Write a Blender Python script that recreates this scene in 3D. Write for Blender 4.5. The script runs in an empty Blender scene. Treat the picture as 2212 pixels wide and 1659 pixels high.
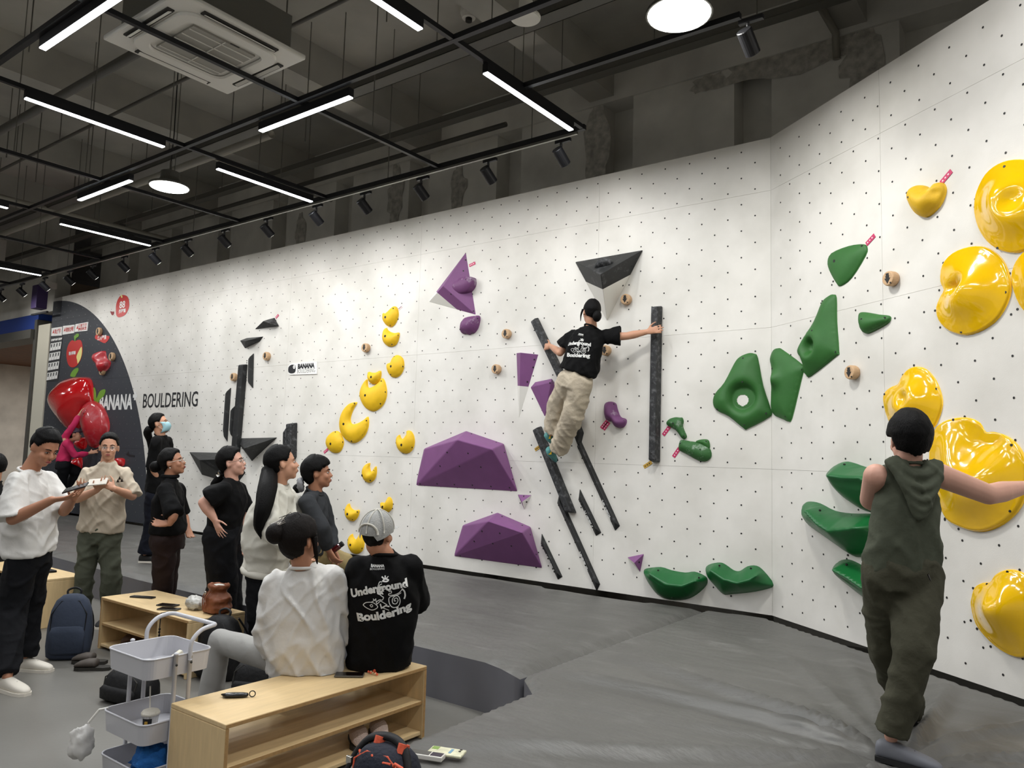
import bpy, bmesh, math, random
from math import sin, cos, pi, radians, sqrt
from mathutils import Vector as V, Matrix, Euler, noise
from mathutils.bvhtree import BVHTree
from mathutils.geometry import delaunay_2d_cdt
random.seed(7)
scn = bpy.context.scene
COL = scn.collection

# ------------------------------------------------------------------ camera
F_PX = 1654.14
YAW, PITCH, ROLL = -.6424, .0942, .0284
CAM = V((2.1348, -6.5695, 1.6065))
_f = V((sin(YAW), cos(YAW), 0)); _r = V((cos(YAW), -sin(YAW), 0)); _u = V((0, 0, 1))
FW = _f * cos(PITCH) + _u * sin(PITCH)
_u2 = _u * cos(PITCH) - _f * sin(PITCH)
RT = _r * cos(ROLL) + _u2 * sin(ROLL)
UP = _u2 * cos(ROLL) - _r * sin(ROLL)
cd = bpy.data.cameras.new('camera'); cam = bpy.data.objects.new('camera', cd); COL.objects.link(cam)
cd.sensor_width = 36; cd.lens = 36 * F_PX / 2212; cd.clip_start = .05; cd.clip_end = 100
cam.matrix_world = Matrix.Translation(CAM) @ Matrix((RT, UP, -FW)).transposed().to_4x4()
scn.camera = cam

# ------------------------------------------------------------------ light & exposure
EXPOSURE = -0.10
STRIP_W = 29.0       # each 1.2 m LED batten
SPOT_W = 19.0        # each track spotlight
BAY_W = 60.0         # each round pendant
scn.view_settings.view_transform = 'Standard'; scn.view_settings.look = 'None'
scn.view_settings.gamma = 1; scn.view_settings.exposure = EXPOSURE
try: scn.view_settings.use_curve_mapping = False
except Exception: pass
w = bpy.data.worlds.new('world'); scn.world = w; w.use_nodes = True
w.node_tree.nodes['Background'].inputs[0].default_value = (.9, .95, 1, 1)
w.node_tree.nodes['Background'].inputs[1].default_value = .12

# ------------------------------------------------------------------ rays from photo measurements to real planes
def ray(x, y): return (RT * ((x - 1106) / F_PX) - UP * ((y - 829.5) / F_PX) + FW)
def onz(x, y, z):
    d = ray(x, y); return CAM + d * ((z - CAM.z) / d.z)
def atd(x, y, dep): return CAM + ray(x, y) * dep
def ony(x, y, yy):
    d = ray(x, y); return CAM + d * ((yy - CAM.y) / d.y)
FA = .6301
UR = V((cos(FA), -sin(FA), 0)); NR = V((-sin(FA), -cos(FA), 0))
class WallF:            # a frame on a wall: s along, z up, off towards the room
    def __init__(s, U, N): s.U, s.N = U, N
    def sz(s, x, y, off=0):
        d = ray(x, y); t = (off - CAM.dot(s.N)) / d.dot(s.N); P = CAM + d * t
        return P.dot(s.U), P.z
    def pt(s, u, z, off=0): return s.U * u + s.N * off + V((0, 0, z))
    def px(s, x, y, off=0):
        u, z = s.sz(x, y, off); return s.pt(u, z, off)
MAIN = WallF(V((1, 0, 0)), V((0, -1, 0)))
RIGHT = WallF(UR, NR)
def S(o, s, pts): return [(o[0] + x / s, o[1] + y / s) for x, y in pts]

# ------------------------------------------------------------------ materials
def hexc(h):
    r = [int(h[i:i + 2], 16) / 255 for i in (0, 2, 4)]
    return tuple(c / 12.92 if c <= .04045 else ((c + .055) / 1.055) ** 2.4 for c in r)
def mat(name, col, rough=.6, metal=0., bump=0., bscale=60., var=0., vscale=8., coat=0., spec=.5, emit=None, es=1.,
        chalk=0., chscale=3., alpha=1., trans=0., sheen=0., stretch=None, ccol=(.8, .8, .8), bdist=.01, chth=.55):
    if isinstance(col, str): col = hexc(col)
    m = bpy.data.materials.new(name); m.use_nodes = True
    nt = m.node_tree; N = nt.nodes; L = nt.links; b = N['Principled BSDF']
    b.inputs['Roughness'].default_value = rough; b.inputs['Metallic'].default_value = metal
    b.inputs['Specular IOR Level'].default_value = spec
    b.inputs['Coat Weight'].default_value = coat; b.inputs['Coat Roughness'].default_value = .05
    b.inputs['Alpha'].default_value = alpha; b.inputs['Transmission Weight'].default_value = trans
    b.inputs['Sheen Weight'].default_value = sheen
    tc = N.new('ShaderNodeTexCoord'); src = tc.outputs['Object']
    if stretch:
        mp = N.new('ShaderNodeMapping'); mp.inputs['Scale'].default_value = stretch
        L.new(src, mp.inputs['Vector']); src = mp.outputs['Vector']
    c = None
    if var > 0:
        n = N.new('ShaderNodeTexNoise'); n.inputs['Scale'].default_value = vscale; n.inputs['Detail'].default_value = 6
        L.new(src, n.inputs['Vector'])
        r = N.new('ShaderNodeValToRGB')
        r.color_ramp.elements[0].position = .3; r.color_ramp.elements[1].position = .7
        r.color_ramp.elements[0].color = (*[max(0, x * (1 - var)) for x in col], 1)
        r.color_ramp.elements[1].color = (*[min(1, x * (1 + var)) for x in col], 1)
        L.new(n.outputs['Fac'], r.inputs['Fac']); c = r.outputs['Color']
    if chalk > 0:
        n = N.new('ShaderNodeTexNoise'); n.inputs['Scale'].default_value = chscale; n.inputs['Detail'].default_value = 8
        n.inputs['Roughness'].default_value = .7
        L.new(src, n.inputs['Vector'])
        r = N.new('ShaderNodeValToRGB'); r.color_ramp.elements[0].position = chth; r.color_ramp.elements[1].position = chth + .2
        r.color_ramp.elements[1].color = (chalk,) * 3 + (1,)
        L.new(n.outputs['Fac'], r.inputs['Fac'])
        mx = N.new('ShaderNodeMix'); mx.data_type = 'RGBA'
        L.new(r.outputs['Color'], mx.inputs['Factor'])
        if c: L.new(c, mx.inputs[6])
        else: mx.inputs[6].default_value = (*col, 1)
        mx.inputs[7].default_value = (*ccol, 1); c = mx.outputs[2]
    if c: L.new(c, b.inputs['Base Color'])
    else: b.inputs['Base Color'].default_value = (*col, 1)
    if bump > 0:
        n = N.new('ShaderNodeTexNoise'); n.inputs['Scale'].default_value = bscale; n.inputs['Detail'].default_value = 5
        L.new(src, n.inputs['Vector'])
        bp = N.new('ShaderNodeBump'); bp.inputs['Strength'].default_value = bump; bp.inputs['Distance'].default_value = bdist
        L.new(n.outputs['Fac'], bp.inputs['Height']); L.new(bp.outputs['Normal'], b.inputs['Normal'])
    if emit:
        b.inputs['Emission Color'].default_value = (*emit, 1); b.inputs['Emission Strength'].default_value = es
    return m

# ------------------------------------------------------------------ mesh helper
class MB:
    def __init__(s): s.v = []; s.f = []; s.mi = []
    def add(s, vs, fs, mi=0):
        o = len(s.v); s.v += [V(p) for p in vs]; s.f += [[i + o for i in f] for f in fs]; s.mi += [mi] * len(fs); return s
    def box(s, c, sz, M=None, mi=0):
        c = V(c); h = V(sz) / 2; vs = []
        for x in (-1, 1):
            for y in (-1, 1):
                for z in (-1, 1):
                    p = V((x * h.x, y * h.y, z * h.z)); vs.append(c + (M @ p if M else p))
        return s.add(vs, [(0, 1, 3, 2), (4, 6, 7, 5), (0, 4, 5, 1), (2, 3, 7, 6), (0, 2, 6, 4), (1, 5, 7, 3)], mi)
    def box2(s, a, b, mi=0):
        a, b = V(a), V(b); return s.box((a + b) / 2, b - a, mi=mi)
    def ell(s, c, r, M=None, n=12, m=8, mi=0):
        c = V(c); vs = [c + (M @ V((0, 0, r[2])) if M else V((0, 0, r[2])))]; fs = []
        for j in range(1, m):
            t = pi * j / m
            for i in range(n):
                p = V((r[0] * sin(t) * cos(2 * pi * i / n), r[1] * sin(t) * sin(2 * pi * i / n), r[2] * cos(t)))
                vs.append(c + (M @ p if M else p))
        vs.append(c - (M @ V((0, 0, r[2])) if M else V((0, 0, r[2]))))
        for i in range(n):
            k = (i + 1) % n
            fs.append((0, 1 + i, 1 + k))
            for j in range(m - 2): fs.append((1 + j * n + i, 1 + (j + 1) * n + i, 1 + (j + 1) * n + k, 1 + j * n + k))
            fs.append((len(vs) - 1, 1 + (m - 2) * n + k, 1 + (m - 2) * n + i))
        return s.add(vs, fs, mi)
    def tube(s, pts, rad, n=10, cap=True, mi=0, closed=False, flat=1.0, ref=None):
        pts = [V(p) for p in pts]; k = len(pts)
        if not hasattr(rad, '__len__'): rad = [rad] * k
        T = []
        for i in range(k):
            if closed: t = pts[(i + 1) % k] - pts[i - 1]
            else: t = pts[min(i + 1, k - 1)] - pts[max(i - 1, 0)]
            T.append(t.normalized())
        a = V(ref) if ref is not None else (V((0, 0, 1)) if abs(T[0].z) < .9 else V((1, 0, 0)))
        vs = []; fs = []
        for i in range(k):
            x = (a - T[i] * a.dot(T[i])).normalized(); y = T[i].cross(x); a = x
            for j in range(n):
                an = 2 * pi * j / n; vs.append(pts[i] + x * (rad[i] * cos(an) * flat) + y * (rad[i] * sin(an)))
        for i in range(k - (0 if closed else 1)):
            i2 = (i + 1) % k
            for j in range(n):
                j2 = (j + 1) % n; fs.append((i * n + j, i2 * n + j, i2 * n + j2, i * n + j2))
        if cap and not closed:
            fs.append(list(range(n))[::-1]); fs.append([(k - 1) * n + j for j in range(n)])
        # orientation fix: faces above wind outward for x,y,T right handed
        return s.add(vs, [f[::-1] for f in fs], mi)
    def cap(s, a, b, ra, rb, n=12):       # capsule: cone + two balls
        a, b = V(a), V(b)
        s.ell(a, (ra,) * 3, n=n, m=8); s.ell(b, (rb,) * 3, n=n, m=8)
        if (b - a).length > 1e-4: s.tube([a, b], [ra, rb], n=n)
        return s
    def loft(s, rings, cap=True, mi=0, pw=2.0, n=20):   # rings: (centre, axisA, rA, axisB, rB)
        vs = []; fs = []
        for (c, A, ra, B, rb) in rings:
            for j in range(n):
                t = 2 * pi * j / n; ca, sa = cos(t), sin(t)
                e = 2 / pw
                vs.append(V(c) + V(A) * (ra * math.copysign(abs(ca) ** e, ca)) + V(B) * (rb * math.copysign(abs(sa) ** e, sa)))
        k = len(rings)
        for i in range(k - 1):
            for j in range(n):
                j2 = (j + 1) % n; fs.append((i * n + j, i * n + j2, (i + 1) * n + j2, (i + 1) * n + j))
        if cap: fs.append(list(range(n))[::-1]); fs.append([(k - 1) * n + j for j in range(n)])
        return s.add(vs, fs, mi)
    def prism(s, poly, d, mi=0):          # poly: list of 3D points, extruded by vector d
        k = len(poly); vs = [V(p) for p in poly] + [V(p) + V(d) for p in poly]
        fs = [list(range(k))[::-1], [k + i for i in range(k)]]
        for i in range(k):
            j = (i + 1) % k; fs.append((i, j, k + j, k + i))
        return s.add(vs, fs, mi)
    def disc(s, c, X, Y, r, n=8, mi=0):
        return s.add([V(c) + V(X) * (r * cos(2 * pi * i / n)) + V(Y) * (r * sin(2 * pi * i / n)) for i in range(n)], [list(range(n))], mi)

def mesh_obj(name, mb, mats, parent=None, smooth=False, fix=False, origin=None, bevel=0):
    off = V((0, 0, 0))
    if parent is not None: off = parent.get('_o') and V(parent['_o']) or V((0, 0, 0))
    elif origin is not None: off = V(origin)
    me = bpy.data.meshes.new(name)
    me.from_pydata([tuple(p - off) for p in mb.v], [], mb.f)
    if not isinstance(mats, (list, tuple)): mats = [mats]
    for m in mats: me.materials.append(m)
    if len(mats) > 1: me.polygons.foreach_set('material_index', mb.mi)
    if fix or bevel:
        bm = bmesh.new(); bm.from_mesh(me)
        bmesh.ops.recalc_face_normals(bm, faces=bm.faces)
        bm.to_mesh(me); bm.free()
    if smooth is True: me.polygons.foreach_set('use_smooth', [True] * len(me.polygons))
    o = bpy.data.objects.new(name, me); COL.objects.link(o)
    if parent is not None:
        o.parent = parent; o['_o'] = tuple(off)
    else:
        o.location = off; o['_o'] = tuple(off)
    if bevel:
        bv = o.modifiers.new('bevel', 'BEVEL'); bv.width = bevel; bv.segments = 2; bv.limit_method = 'ANGLE'
    me.update()
    return o
def tag(o, label=None, cat=None, group=None, kind=None):
    if label: o['label'] = label
    if cat: o['category'] = cat
    if group: o['group'] = group
    if kind: o['kind'] = kind
    return o
def thing(name, label, cat, loc, group=None, kind=None):
    o = bpy.data.objects.new(name, None); COL.objects.link(o); o.location = loc; o['_o'] = tuple(loc)
    o.empty_display_size = .05
    return tag(o, label, cat, group, kind)
def struct(name, mb, m, parent=None, **k):
    o = mesh_obj(name, mb, m, parent, **k)
    if parent is None: o['kind'] = 'structure'
    return o
CH = {}
def copy_tree(o, loc, label=None, parent=None):
    c = o.copy(); COL.objects.link(c)
    if parent is None: c.location = loc
    else: c.parent = parent
    if label: c['label'] = label
    for ch in list(o.children): copy_tree(ch, None, None, c)
    return c
def text_mesh(txt, P, X, Y, size, align='CENTER', bold=0., shear=0., sx=1.):
    """MB-ready verts/faces of flat text lying in the plane P + X,Y."""
    cu = bpy.data.curves.new('t', 'FONT'); cu.body = txt; cu.size = size; cu.align_x = align; cu.align_y = 'CENTER'
    cu.offset = bold; cu.shear = shear; cu.resolution_u = 3
    ob = bpy.data.objects.new('t', cu); COL.objects.link(ob)
    dg = bpy.context.evaluated_depsgraph_get(); me = ob.evaluated_get(dg).to_mesh()
    vs = [V(P) + V(X) * (v.co.x * sx) + V(Y) * v.co.y for v in me.vertices]; fs = [list(p.vertices) for p in me.polygons]
    ob.evaluated_get(dg).to_mesh_clear(); bpy.data.objects.remove(ob); bpy.data.curves.remove(cu)
    return vs, fs
def catmull(p, k=4):
    n = len(p); o = []
    for i in range(n):
        a, b, c, d = p[i - 1], p[i], p[(i + 1) % n], p[(i + 2) % n]
        for j in range(k):
            t = j / k
            o.append(tuple(.5 * (2 * b[q] + (c[q] - a[q]) * t + (2 * a[q] - 5 * b[q] + 4 * c[q] - d[q]) * t * t + (3 * b[q] - a[q] - 3 * c[q] + d[q]) * t ** 3) for q in (0, 1)))
    return o
def inside(p, poly):
    x, y = p; c = False; n = len(poly)
    for i in range(n):
        x1, y1 = poly[i]; x2, y2 = poly[i - 1]
        if (y1 > y) != (y2 > y) and x < (x2 - x1) * (y - y1) / (y2 - y1) + x1: c = not c
    return c
def pdist(p, poly):
    x, y = p; m = 1e9; n = len(poly)
    for i in range(n):
        x1, y1 = poly[i - 1]; x2, y2 = poly[i]; dx, dy = x2 - x1, y2 - y1; l = dx * dx + dy * dy
        t = 0 if l == 0 else max(0, min(1, ((x - x1) * dx + (y - y1) * dy) / l))
        ex, ey = x - x1 - t * dx, y - y1 - t * dy; q = ex * ex + ey * ey
        if q < m: m = q
    return sqrt(m)
def relief(poly, step, hfun, rings=(), smooth=0, hold_d=0.):
    """triangulated height field inside a 2-D outline -> verts2d, heights, faces"""
    xs = [p[0] for p in poly]; ys = [p[1] for p in poly]
    pts = []; B = len(poly)
    # resample boundary
    bd = []
    for i in range(B):
        a, b = poly[i], poly[(i + 1) % B]; L = math.hypot(b[0] - a[0], b[1] - a[1]); k = max(1, int(round(L / step)))
        for j in range(k): bd.append((a[0] + (b[0] - a[0]) * j / k, a[1] + (b[1] - a[1]) * j / k))
    for rr_ in rings:
        n0 = len(bd)
        for i in range(n0):
            a, b = bd[i - 1], bd[(i + 1) % n0]; dx, dy = b[0] - a[0], b[1] - a[1]; l = math.hypot(dx, dy) or 1
            q = (bd[i][0] - dy / l * rr_, bd[i][1] + dx / l * rr_)
            if inside(q, poly):
                d = pdist(q, poly)
                if d > rr_ * .93: pts.append((q[0], q[1], d))
    rmax = max(rings) if rings else 0
    y = min(ys) + step * .5; r = 0
    while y < max(ys):
        x = min(xs) + (step * .5 if r % 2 else 0)
        while x < max(xs):
            if inside((x, y), poly):
                d = pdist((x, y), poly)
                if d > step * .45 + rmax: pts.append((x, y, d))
            x += step
        y += step * .866; r += 1
    allp = [V(p) for p in bd] + [V(p[:2]) for p in pts]
    ed = [(i, (i + 1) % len(bd)) for i in range(len(bd))]
    vo, eo, fo, ov, oe, of = delaunay_2d_cdt(allp, ed, [], 1, 1e-5)
    hs = []; ds = []
    for i, v in enumerate(vo):
        src = ov[i][0] if ov[i] else 0
        d = 0 if src < len(bd) else pts[src - len(bd)][2]
        hs.append(hfun(v[0], v[1], d)); ds.append(d)
    if smooth:
        nb_ = [set() for _ in hs]
        for f in fo:
            for i in range(len(f)):
                nb_[f[i]].add(f[i - 1]); nb_[f[i - 1]].add(f[i])
        nb_ = [list(x) for x in nb_]; free = [i for i in range(len(hs)) if ds[i] > hold_d]
        for _ in range(smooth):
            new = hs[:]
            for i in free: new[i] = .3 * hs[i] + .7 * sum(hs[j] for j in nb_[i]) / len(nb_[i])
            hs = new
    return [tuple(v) for v in vo], hs, [list(f) for f in fo], len(bd)
# ------------------------------------------------------------------ materials of the setting
M_conc = mat('painted_concrete', 'd6d3cb', .85, bump=.35, bscale=9, var=.18, vscale=1.6)
M_conc2 = mat('ceiling_concrete', 'a8a59d', .9, bump=.3, bscale=7, var=.16, vscale=1.2)
M_peel = mat('bare_concrete', 'b0aca3', .95, bump=.5, bscale=40, var=.3, vscale=14)
M_floor = mat('floor_concrete', '6d6b66', .38, bump=.05, bscale=30, var=.10, vscale=1.1)
M_beige = mat('beige_wall', 'a99887', .8, var=.04)
M_cream = mat('cream_plaster', 'd9d4c2', .7)
M_blue = mat('blue_panel', '1f3f8f', .5)
M_orange = mat('stained_wood', '6e4425', .6, var=.2)
M_blackmetal = mat('black_metal', '17171a', .45, metal=.3)
M_greymetal = mat('grey_conduit', '5a5852', .5, metal=.3)
M_rod = mat('steel_rod', '8b8a84', .35, metal=.9)
M_pvc = mat('pvc_pipe', '8f8b80', .5)
M_white = mat('white_plastic', 'dad7cf', .45)
M_grille = mat('grille_grey', '98958d', .6)
M_slot = mat('dark_slot', '26241f', .7)
M_hole = mat('bolt_hole', '1c1b1a', .6)
M_holem = mat('bolt_metal', '9a9a98', .3, metal=.8)
M_led = mat('led_diffuser', 'ffffff', .5, emit=(.93, .97, 1), es=14)
M_bay = mat('bay_diffuser', 'ffffff', .5, emit=(1, .99, .93), es=9)
M_back = mat('plywood_edge', '9c998f', .8)

def panel_mat():
    m = mat('painted_panel', 'dedbd4', .62, bump=.05, bscale=160)
    nt = m.node_tree; N = nt.nodes; L = nt.links; b = N['Principled BSDF']
    g = N.new('ShaderNodeNewGeometry'); sp = N.new('ShaderNodeSeparateXYZ'); L.new(g.outputs['Position'], sp.inputs[0])
    def mth(op, a, bb=None):
        n = N.new('ShaderNodeMath'); n.operation = op
        for i, q in enumerate((a, bb)):
            if q is None: continue
            if isinstance(q, (int, float)): n.inputs[i].default_value = q
            else: L.new(q, n.inputs[i])
        return n.outputs[0]
    ex = mth('POWER', mth('DIVIDE', mth('ADD', sp.outputs[0], 14.26), 4.2), 2.)
    ez = mth('POWER', mth('DIVIDE', mth('ADD', sp.outputs[2], .08), 4.5), 2.)
    k = mth('LESS_THAN', mth('ADD', ex, ez), 1.)
    n = N.new('ShaderNodeTexNoise'); n.inputs['Scale'].default_value = 1.7; n.inputs['Detail'].default_value = 7
    L.new(g.outputs['Position'], n.inputs['Vector'])
    r = N.new('ShaderNodeValToRGB'); r.color_ramp.elements[0].color = (*hexc('d3d0c9'), 1); r.color_ramp.elements[1].color = (*hexc('e3e0da'), 1)
    r.color_ramp.elements[0].position = .35; r.color_ramp.elements[1].position = .6
    L.new(n.outputs['Fac'], r.inputs[0])
    mx = N.new('ShaderNodeMix'); mx.data_type = 'RGBA'; L.new(k, mx.inputs['Factor']); L.new(r.outputs[0], mx.inputs[6])
    mx.inputs[7].default_value = (*hexc('33363d'), 1); L.new(mx.outputs[2], b.inputs['Base Color'])
    return m
M_panel = panel_mat()

# ------------------------------------------------------------------ building shell
CEIL = 6.25
struct('floor', MB().box2((-24, -12.5, -.1), (9, 6, 0)), M_floor)
cl = struct('ceiling', MB().box2((-24, -12.5, CEIL), (9, 6, CEIL + .2)), M_conc2)
for x0 in (-13.1, -10.45, -7.8, -5.1, -2.42, .3, 3.0, 5.7):
    struct('beam', MB().box2((x0, -12.5, 5.8), (x0 + .32, 1.2, CEIL)), M_conc2, cl)
for y0 in (-5.4, -9.5):
    struct('beam', MB().box2((-24, y0, 5.62), (9, y0 + .45, CEIL)), M_conc2, cl)
wb = struct('wall_back', MB().box2((-14.9, 1.2, 0), (9, 1.4, CEIL)), M_conc)
for k in range(-1, 9):
    x1 = -.68 - 1.57 * k
    struct('pilaster', MB().box2((x1 - 1.18, .93, 0), (x1, 1.2, 5.74)), M_conc, wb)
struct('header', MB().box2((-14.9, .9, 5.74), (9, 1.2, CEIL)), M_conc, wb)
# peeled paint patches on the concrete, slightly recessed look through relief pieces
def patch(cx, cz, w, h, y=.925, seed=0):
    rnd = random.Random(seed); n = 22; poly = []
    for i in range(n):
        t = 2 * pi * i / n; r = 1 + rnd.uniform(-.25, .25); poly.append((cx + w * r * cos(t), cz + h * r * sin(t)))
    vs, hs, fs, nb = relief(poly, .07, lambda x, y_, d: .012 * noise.noise(V((x * 14, y_ * 14, seed))) + .004 + min(d, .03) * .1)
    mb = MB(); mb.add([(v[0], y - abs(hs[i]) - .001, v[1]) for i, v in enumerate(vs)], fs); return mb
for i, (px, py, w_, h_) in enumerate([(1290, 315, .16, .55), (855, 430, .15, .5), (990, 410, .13, .35), (845, 330, .2, .12), (1185, 225, .2, .1),
                                      (965, 243, .25, .06), (650, 500, .12, .3), (1700, 130, .75, .16), (1500, 150, .25, .1), (1530, 180, .2, .1), (1865, 130, .18, .35)]):
    P = ony(px, py, .93)
    struct('peeled_paint', patch(P.x, P.z, w_, h_, seed=i), M_peel, wb, fix=True)
# room sides out of view
struct('wall_right', MB().box2((9, -12.5, 0), (9.2, 6, CEIL)), M_conc)
struct('wall_front', MB().box2((-24, -12.7, 0), (9, -12.5, CEIL)), M_conc)
struct('wall_left', MB().box2((-24.2, -12.5, 0), (-24, 6, CEIL)), M_conc)
# the opening left of the climbing wall
struct('trim_1', MB().box2((-14.80, -.02, 0), (-14.27, .22, 3.98)), M_cream)
struct('trim_2', MB().box2((-14.93, -.05, 0), (-14.81, .25, 4.1)), M_greymetal)
struct('trim_3', MB().box2((-24, 0, 3.92), (-14.9, .3, 4.24)), M_blue)
struct('trim_4', MB().box2((-24, -.12, 3.72), (-14.9, .32, 3.90)), M_greymetal)
struct('wall_upper', MB().box2((-24, .02, 4.24), (-14.27, .3, CEIL)), M_conc)
struct('trim_5', MB().box2((-24, -1.5, 5.0), (-14.3, -.9, 5.45)), M_conc2)
struct('wall_inner', MB().box2((-24, 5.6, 0), (-14.9, 5.8, 5)), M_beige)
struct('wall_inner_side', MB().box2((-15.1, .3, 0), (-14.9, 5.6, 5)), M_beige)
ic = struct('ceiling_inner', MB().box2((-24, .32, 3.95), (-15.1, 5.6, 4.05)), M_orange)
def area(name, loc, rot, sx, sy, W, col=(1, 1, 1), parent=None, shape='RECTANGLE'):
    l = bpy.data.lights.new(name, 'AREA'); l.shape = shape; l.size = sx; l.size_y = sy; l.energy = W; l.color = col
    o = bpy.data.objects.new(name, l); COL.objects.link(o); o.rotation_euler = rot
    if parent: o.parent = parent
    o.location = loc
    return o
area('inner_room_fill', (-19, 3, 3.85), (0, 0, 0), 4, 2, 190, (1, .93, .85))  # unseen area light added to brighten the room beyond the opening

# ------------------------------------------------------------------ climbing wall
Z0 = .345; ZT = 4.482
ZS = [Z0, 1.56, 2.78, 4.0, ZT]
def climbing(name, W, s0, s1, seams, label):
    mb = MB(); mb.prism([W.pt(s0, Z0 + .01, -.02), W.pt(s1, Z0 + .01, -.02), W.pt(s1, ZT - .01, -.02), W.pt(s0, ZT - .01, -.02)], -W.N * .1)
    o = struct(name, mb, M_back, fix=True)
    xs = [s0] + seams + [s1]; g = .0008
    for a, b in zip(xs[:-1], xs[1:]):
        for c, d in zip(ZS[:-1], ZS[1:]):
            mb = MB().prism([W.pt(a + g, c + g), W.pt(b - g, c + g), W.pt(b - g, d - g), W.pt(a + g, d - g)], -W.N * .018)
            mesh_obj('panel', mb, M_panel, o, fix=True)
    return o
wm = climbing('wall_climbing_main', MAIN, -14.26, 0, sorted([-1.7357 - 2.4737 * k for k in range(6)]), '')
wr = climbing('wall_climbing_right', RIGHT, 0, 4.7, [1.2745, 3.748], '')
def holes(W, s0, s1, o, ss, zz):
    a = MB(); b = MB(); k = 0
    nx = int((s1 - s0) / .124) + 2
    for i in range(-2, nx + 2):
        for j in range(0, 36):
            if (i + j) % 2: continue
            s = ss + i * .1245; z = zz - j * .1215
            if s < s0 + .03 or s > s1 - .03 or z < Z0 + .06 or z > ZT - .04: continue
            X, Y = W.U, V((0, 0, 1)); c = W.pt(s, z, .0016)
            dark = W is MAIN and ((s + 14.26) / 4.2) ** 2 + ((z + .08) / 4.5) ** 2 < 1
            if dark: b.disc(c, X, Y, .0075, 6)
            else: a.disc(c, X, Y, .0078, 8)
    for mb, m in ((a, M_hole), (b, M_holem)):
        if mb.v: tag(mesh_obj('bolt_hole', mb, m, o), kind='stuff')
holes(MAIN, -14.26, 0, wm, -.139 - .1245 * 113, 4.402 - (.1215 if 113 % 2 else 0) + .1215)
holes(RIGHT, 0, 4.7, wr, .137, 4.332)
# lettering on the wall
def fit_text(txt, W, y, xr, size, bold):
    vs, _ = text_mesh(txt, (0, 0, 0), (1, 0, 0), (0, 0, 1), size, 'LEFT', bold)
    w0 = max(v.x for v in vs) - min(v.x for v in vs)
    return (W.sz(xr[1], y)[0] - W.sz(xr[0], y)[0]) / w0
def wall_text(name, txt, W, px, size, m, parent, bold=0., align='LEFT', shear=0., sx=1., off=.003, fit=None):
    if fit: sx = fit_text(txt, W, px[1], (px[0], fit), size, bold)
    u, z = W.sz(*px); vs, fs = text_mesh(txt, W.pt(u, z, off), W.U, V((0, 0, 1)), size, align, bold, shear, sx)
    return mesh_obj(name, MB().add(vs, fs), m, parent)
M_ink = mat('black_vinyl', '1d1e22', .5); M_inkw = mat('white_vinyl', 'e6e6e4', .5)
t1 = wall_text('lettering', 'BANANA', MAIN, (214.5, 872), 0.35, M_inkw, wm, .014, fit=286, shear=.0)
t2 = wall_text('lettering', '+', MAIN, (288, 857), .22, M_inkw, wm, .02)
t3 = wall_text('lettering', 'BOULDERING', MAIN, (308, 868), .335, M_ink, wm, .003, fit=426)

# ------------------------------------------------------------------ mats
M_mat = mat('mat_vinyl', '585754', .45, bump=.55, bscale=4.5, bdist=.035, var=.12, vscale=1.3, chalk=.45, chscale=3.5, chth=.56, ccol=(.24, .235, .225), stretch=(.6, 1.6, 1))
M_mats = mat('mat_side_vinyl', '6c6c72', .5, bump=.08, bscale=200, bdist=.002, var=.08, vscale=2)
def slab(name, poly, H, label, disp, step, side=.03):
    def hf(x, y, d):
        e = min(1, d / side); return H - side * (1 - sqrt(1 - (1 - e) ** 2)) + disp(x, y) * min(1, d / .25)
    vs, hs, fs, nb = relief(poly, step, hf)
    mb = MB(); pts = [(v[0], v[1], hs[i]) for i, v in enumerate(vs)]; n0 = len(pts)
    # skirt from the outline ring
    mb.add(pts, fs, 0)
    ring = list(range(nb)); low = [(vs[i][0], vs[i][1], 0) for i in ring]; mid = [(vs[i][0] , vs[i][1] , hs[i]) for i in ring]
    o = len(mb.v); mb.v += [V(p) for p in mid] + [V(p) for p in low]
    for i in range(nb):
        j = (i + 1) % nb; mb.f.append([o + i, o + nb + i, o + nb + j, o + j]); mb.mi.append(1)
    t = thing(name, label, 'mat', (poly[0][0], poly[0][1], 0))
    cov = mesh_obj('cover', mb, [M_mat, M_mats], t, smooth=True)
    return t
def ridge(n, w_=.16): return math.exp(-(n / w_) ** 2)
def d1(x, y):
    n = .020 * ridge(noise.noise(V((x * .55 + y * .25, y * 2.0, 1)))) + .011 * ridge(noise.noise(V((x * 1.1 - y * .5, y * 3.6, 4))))
    return n - .006 + noise.noise(V((x * .8, y * 1.2, 2))) * .008
_fr = random.Random(3)
FOLDS = [(1.45, -2.72, 2 * pi * k / 17 + _fr.uniform(-.14, .14), _fr.uniform(.014, .034), _fr.uniform(1.0, 2.6), _fr.uniform(-.25, .25)) for k in range(17)]
FOLDS += [(2.3, -1.2, 2 * pi * k / 9 + _fr.uniform(-.2, .2), _fr.uniform(.006, .012), _fr.uniform(.5, 1.0), _fr.uniform(-.3, .3)) for k in range(9)]
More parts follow.
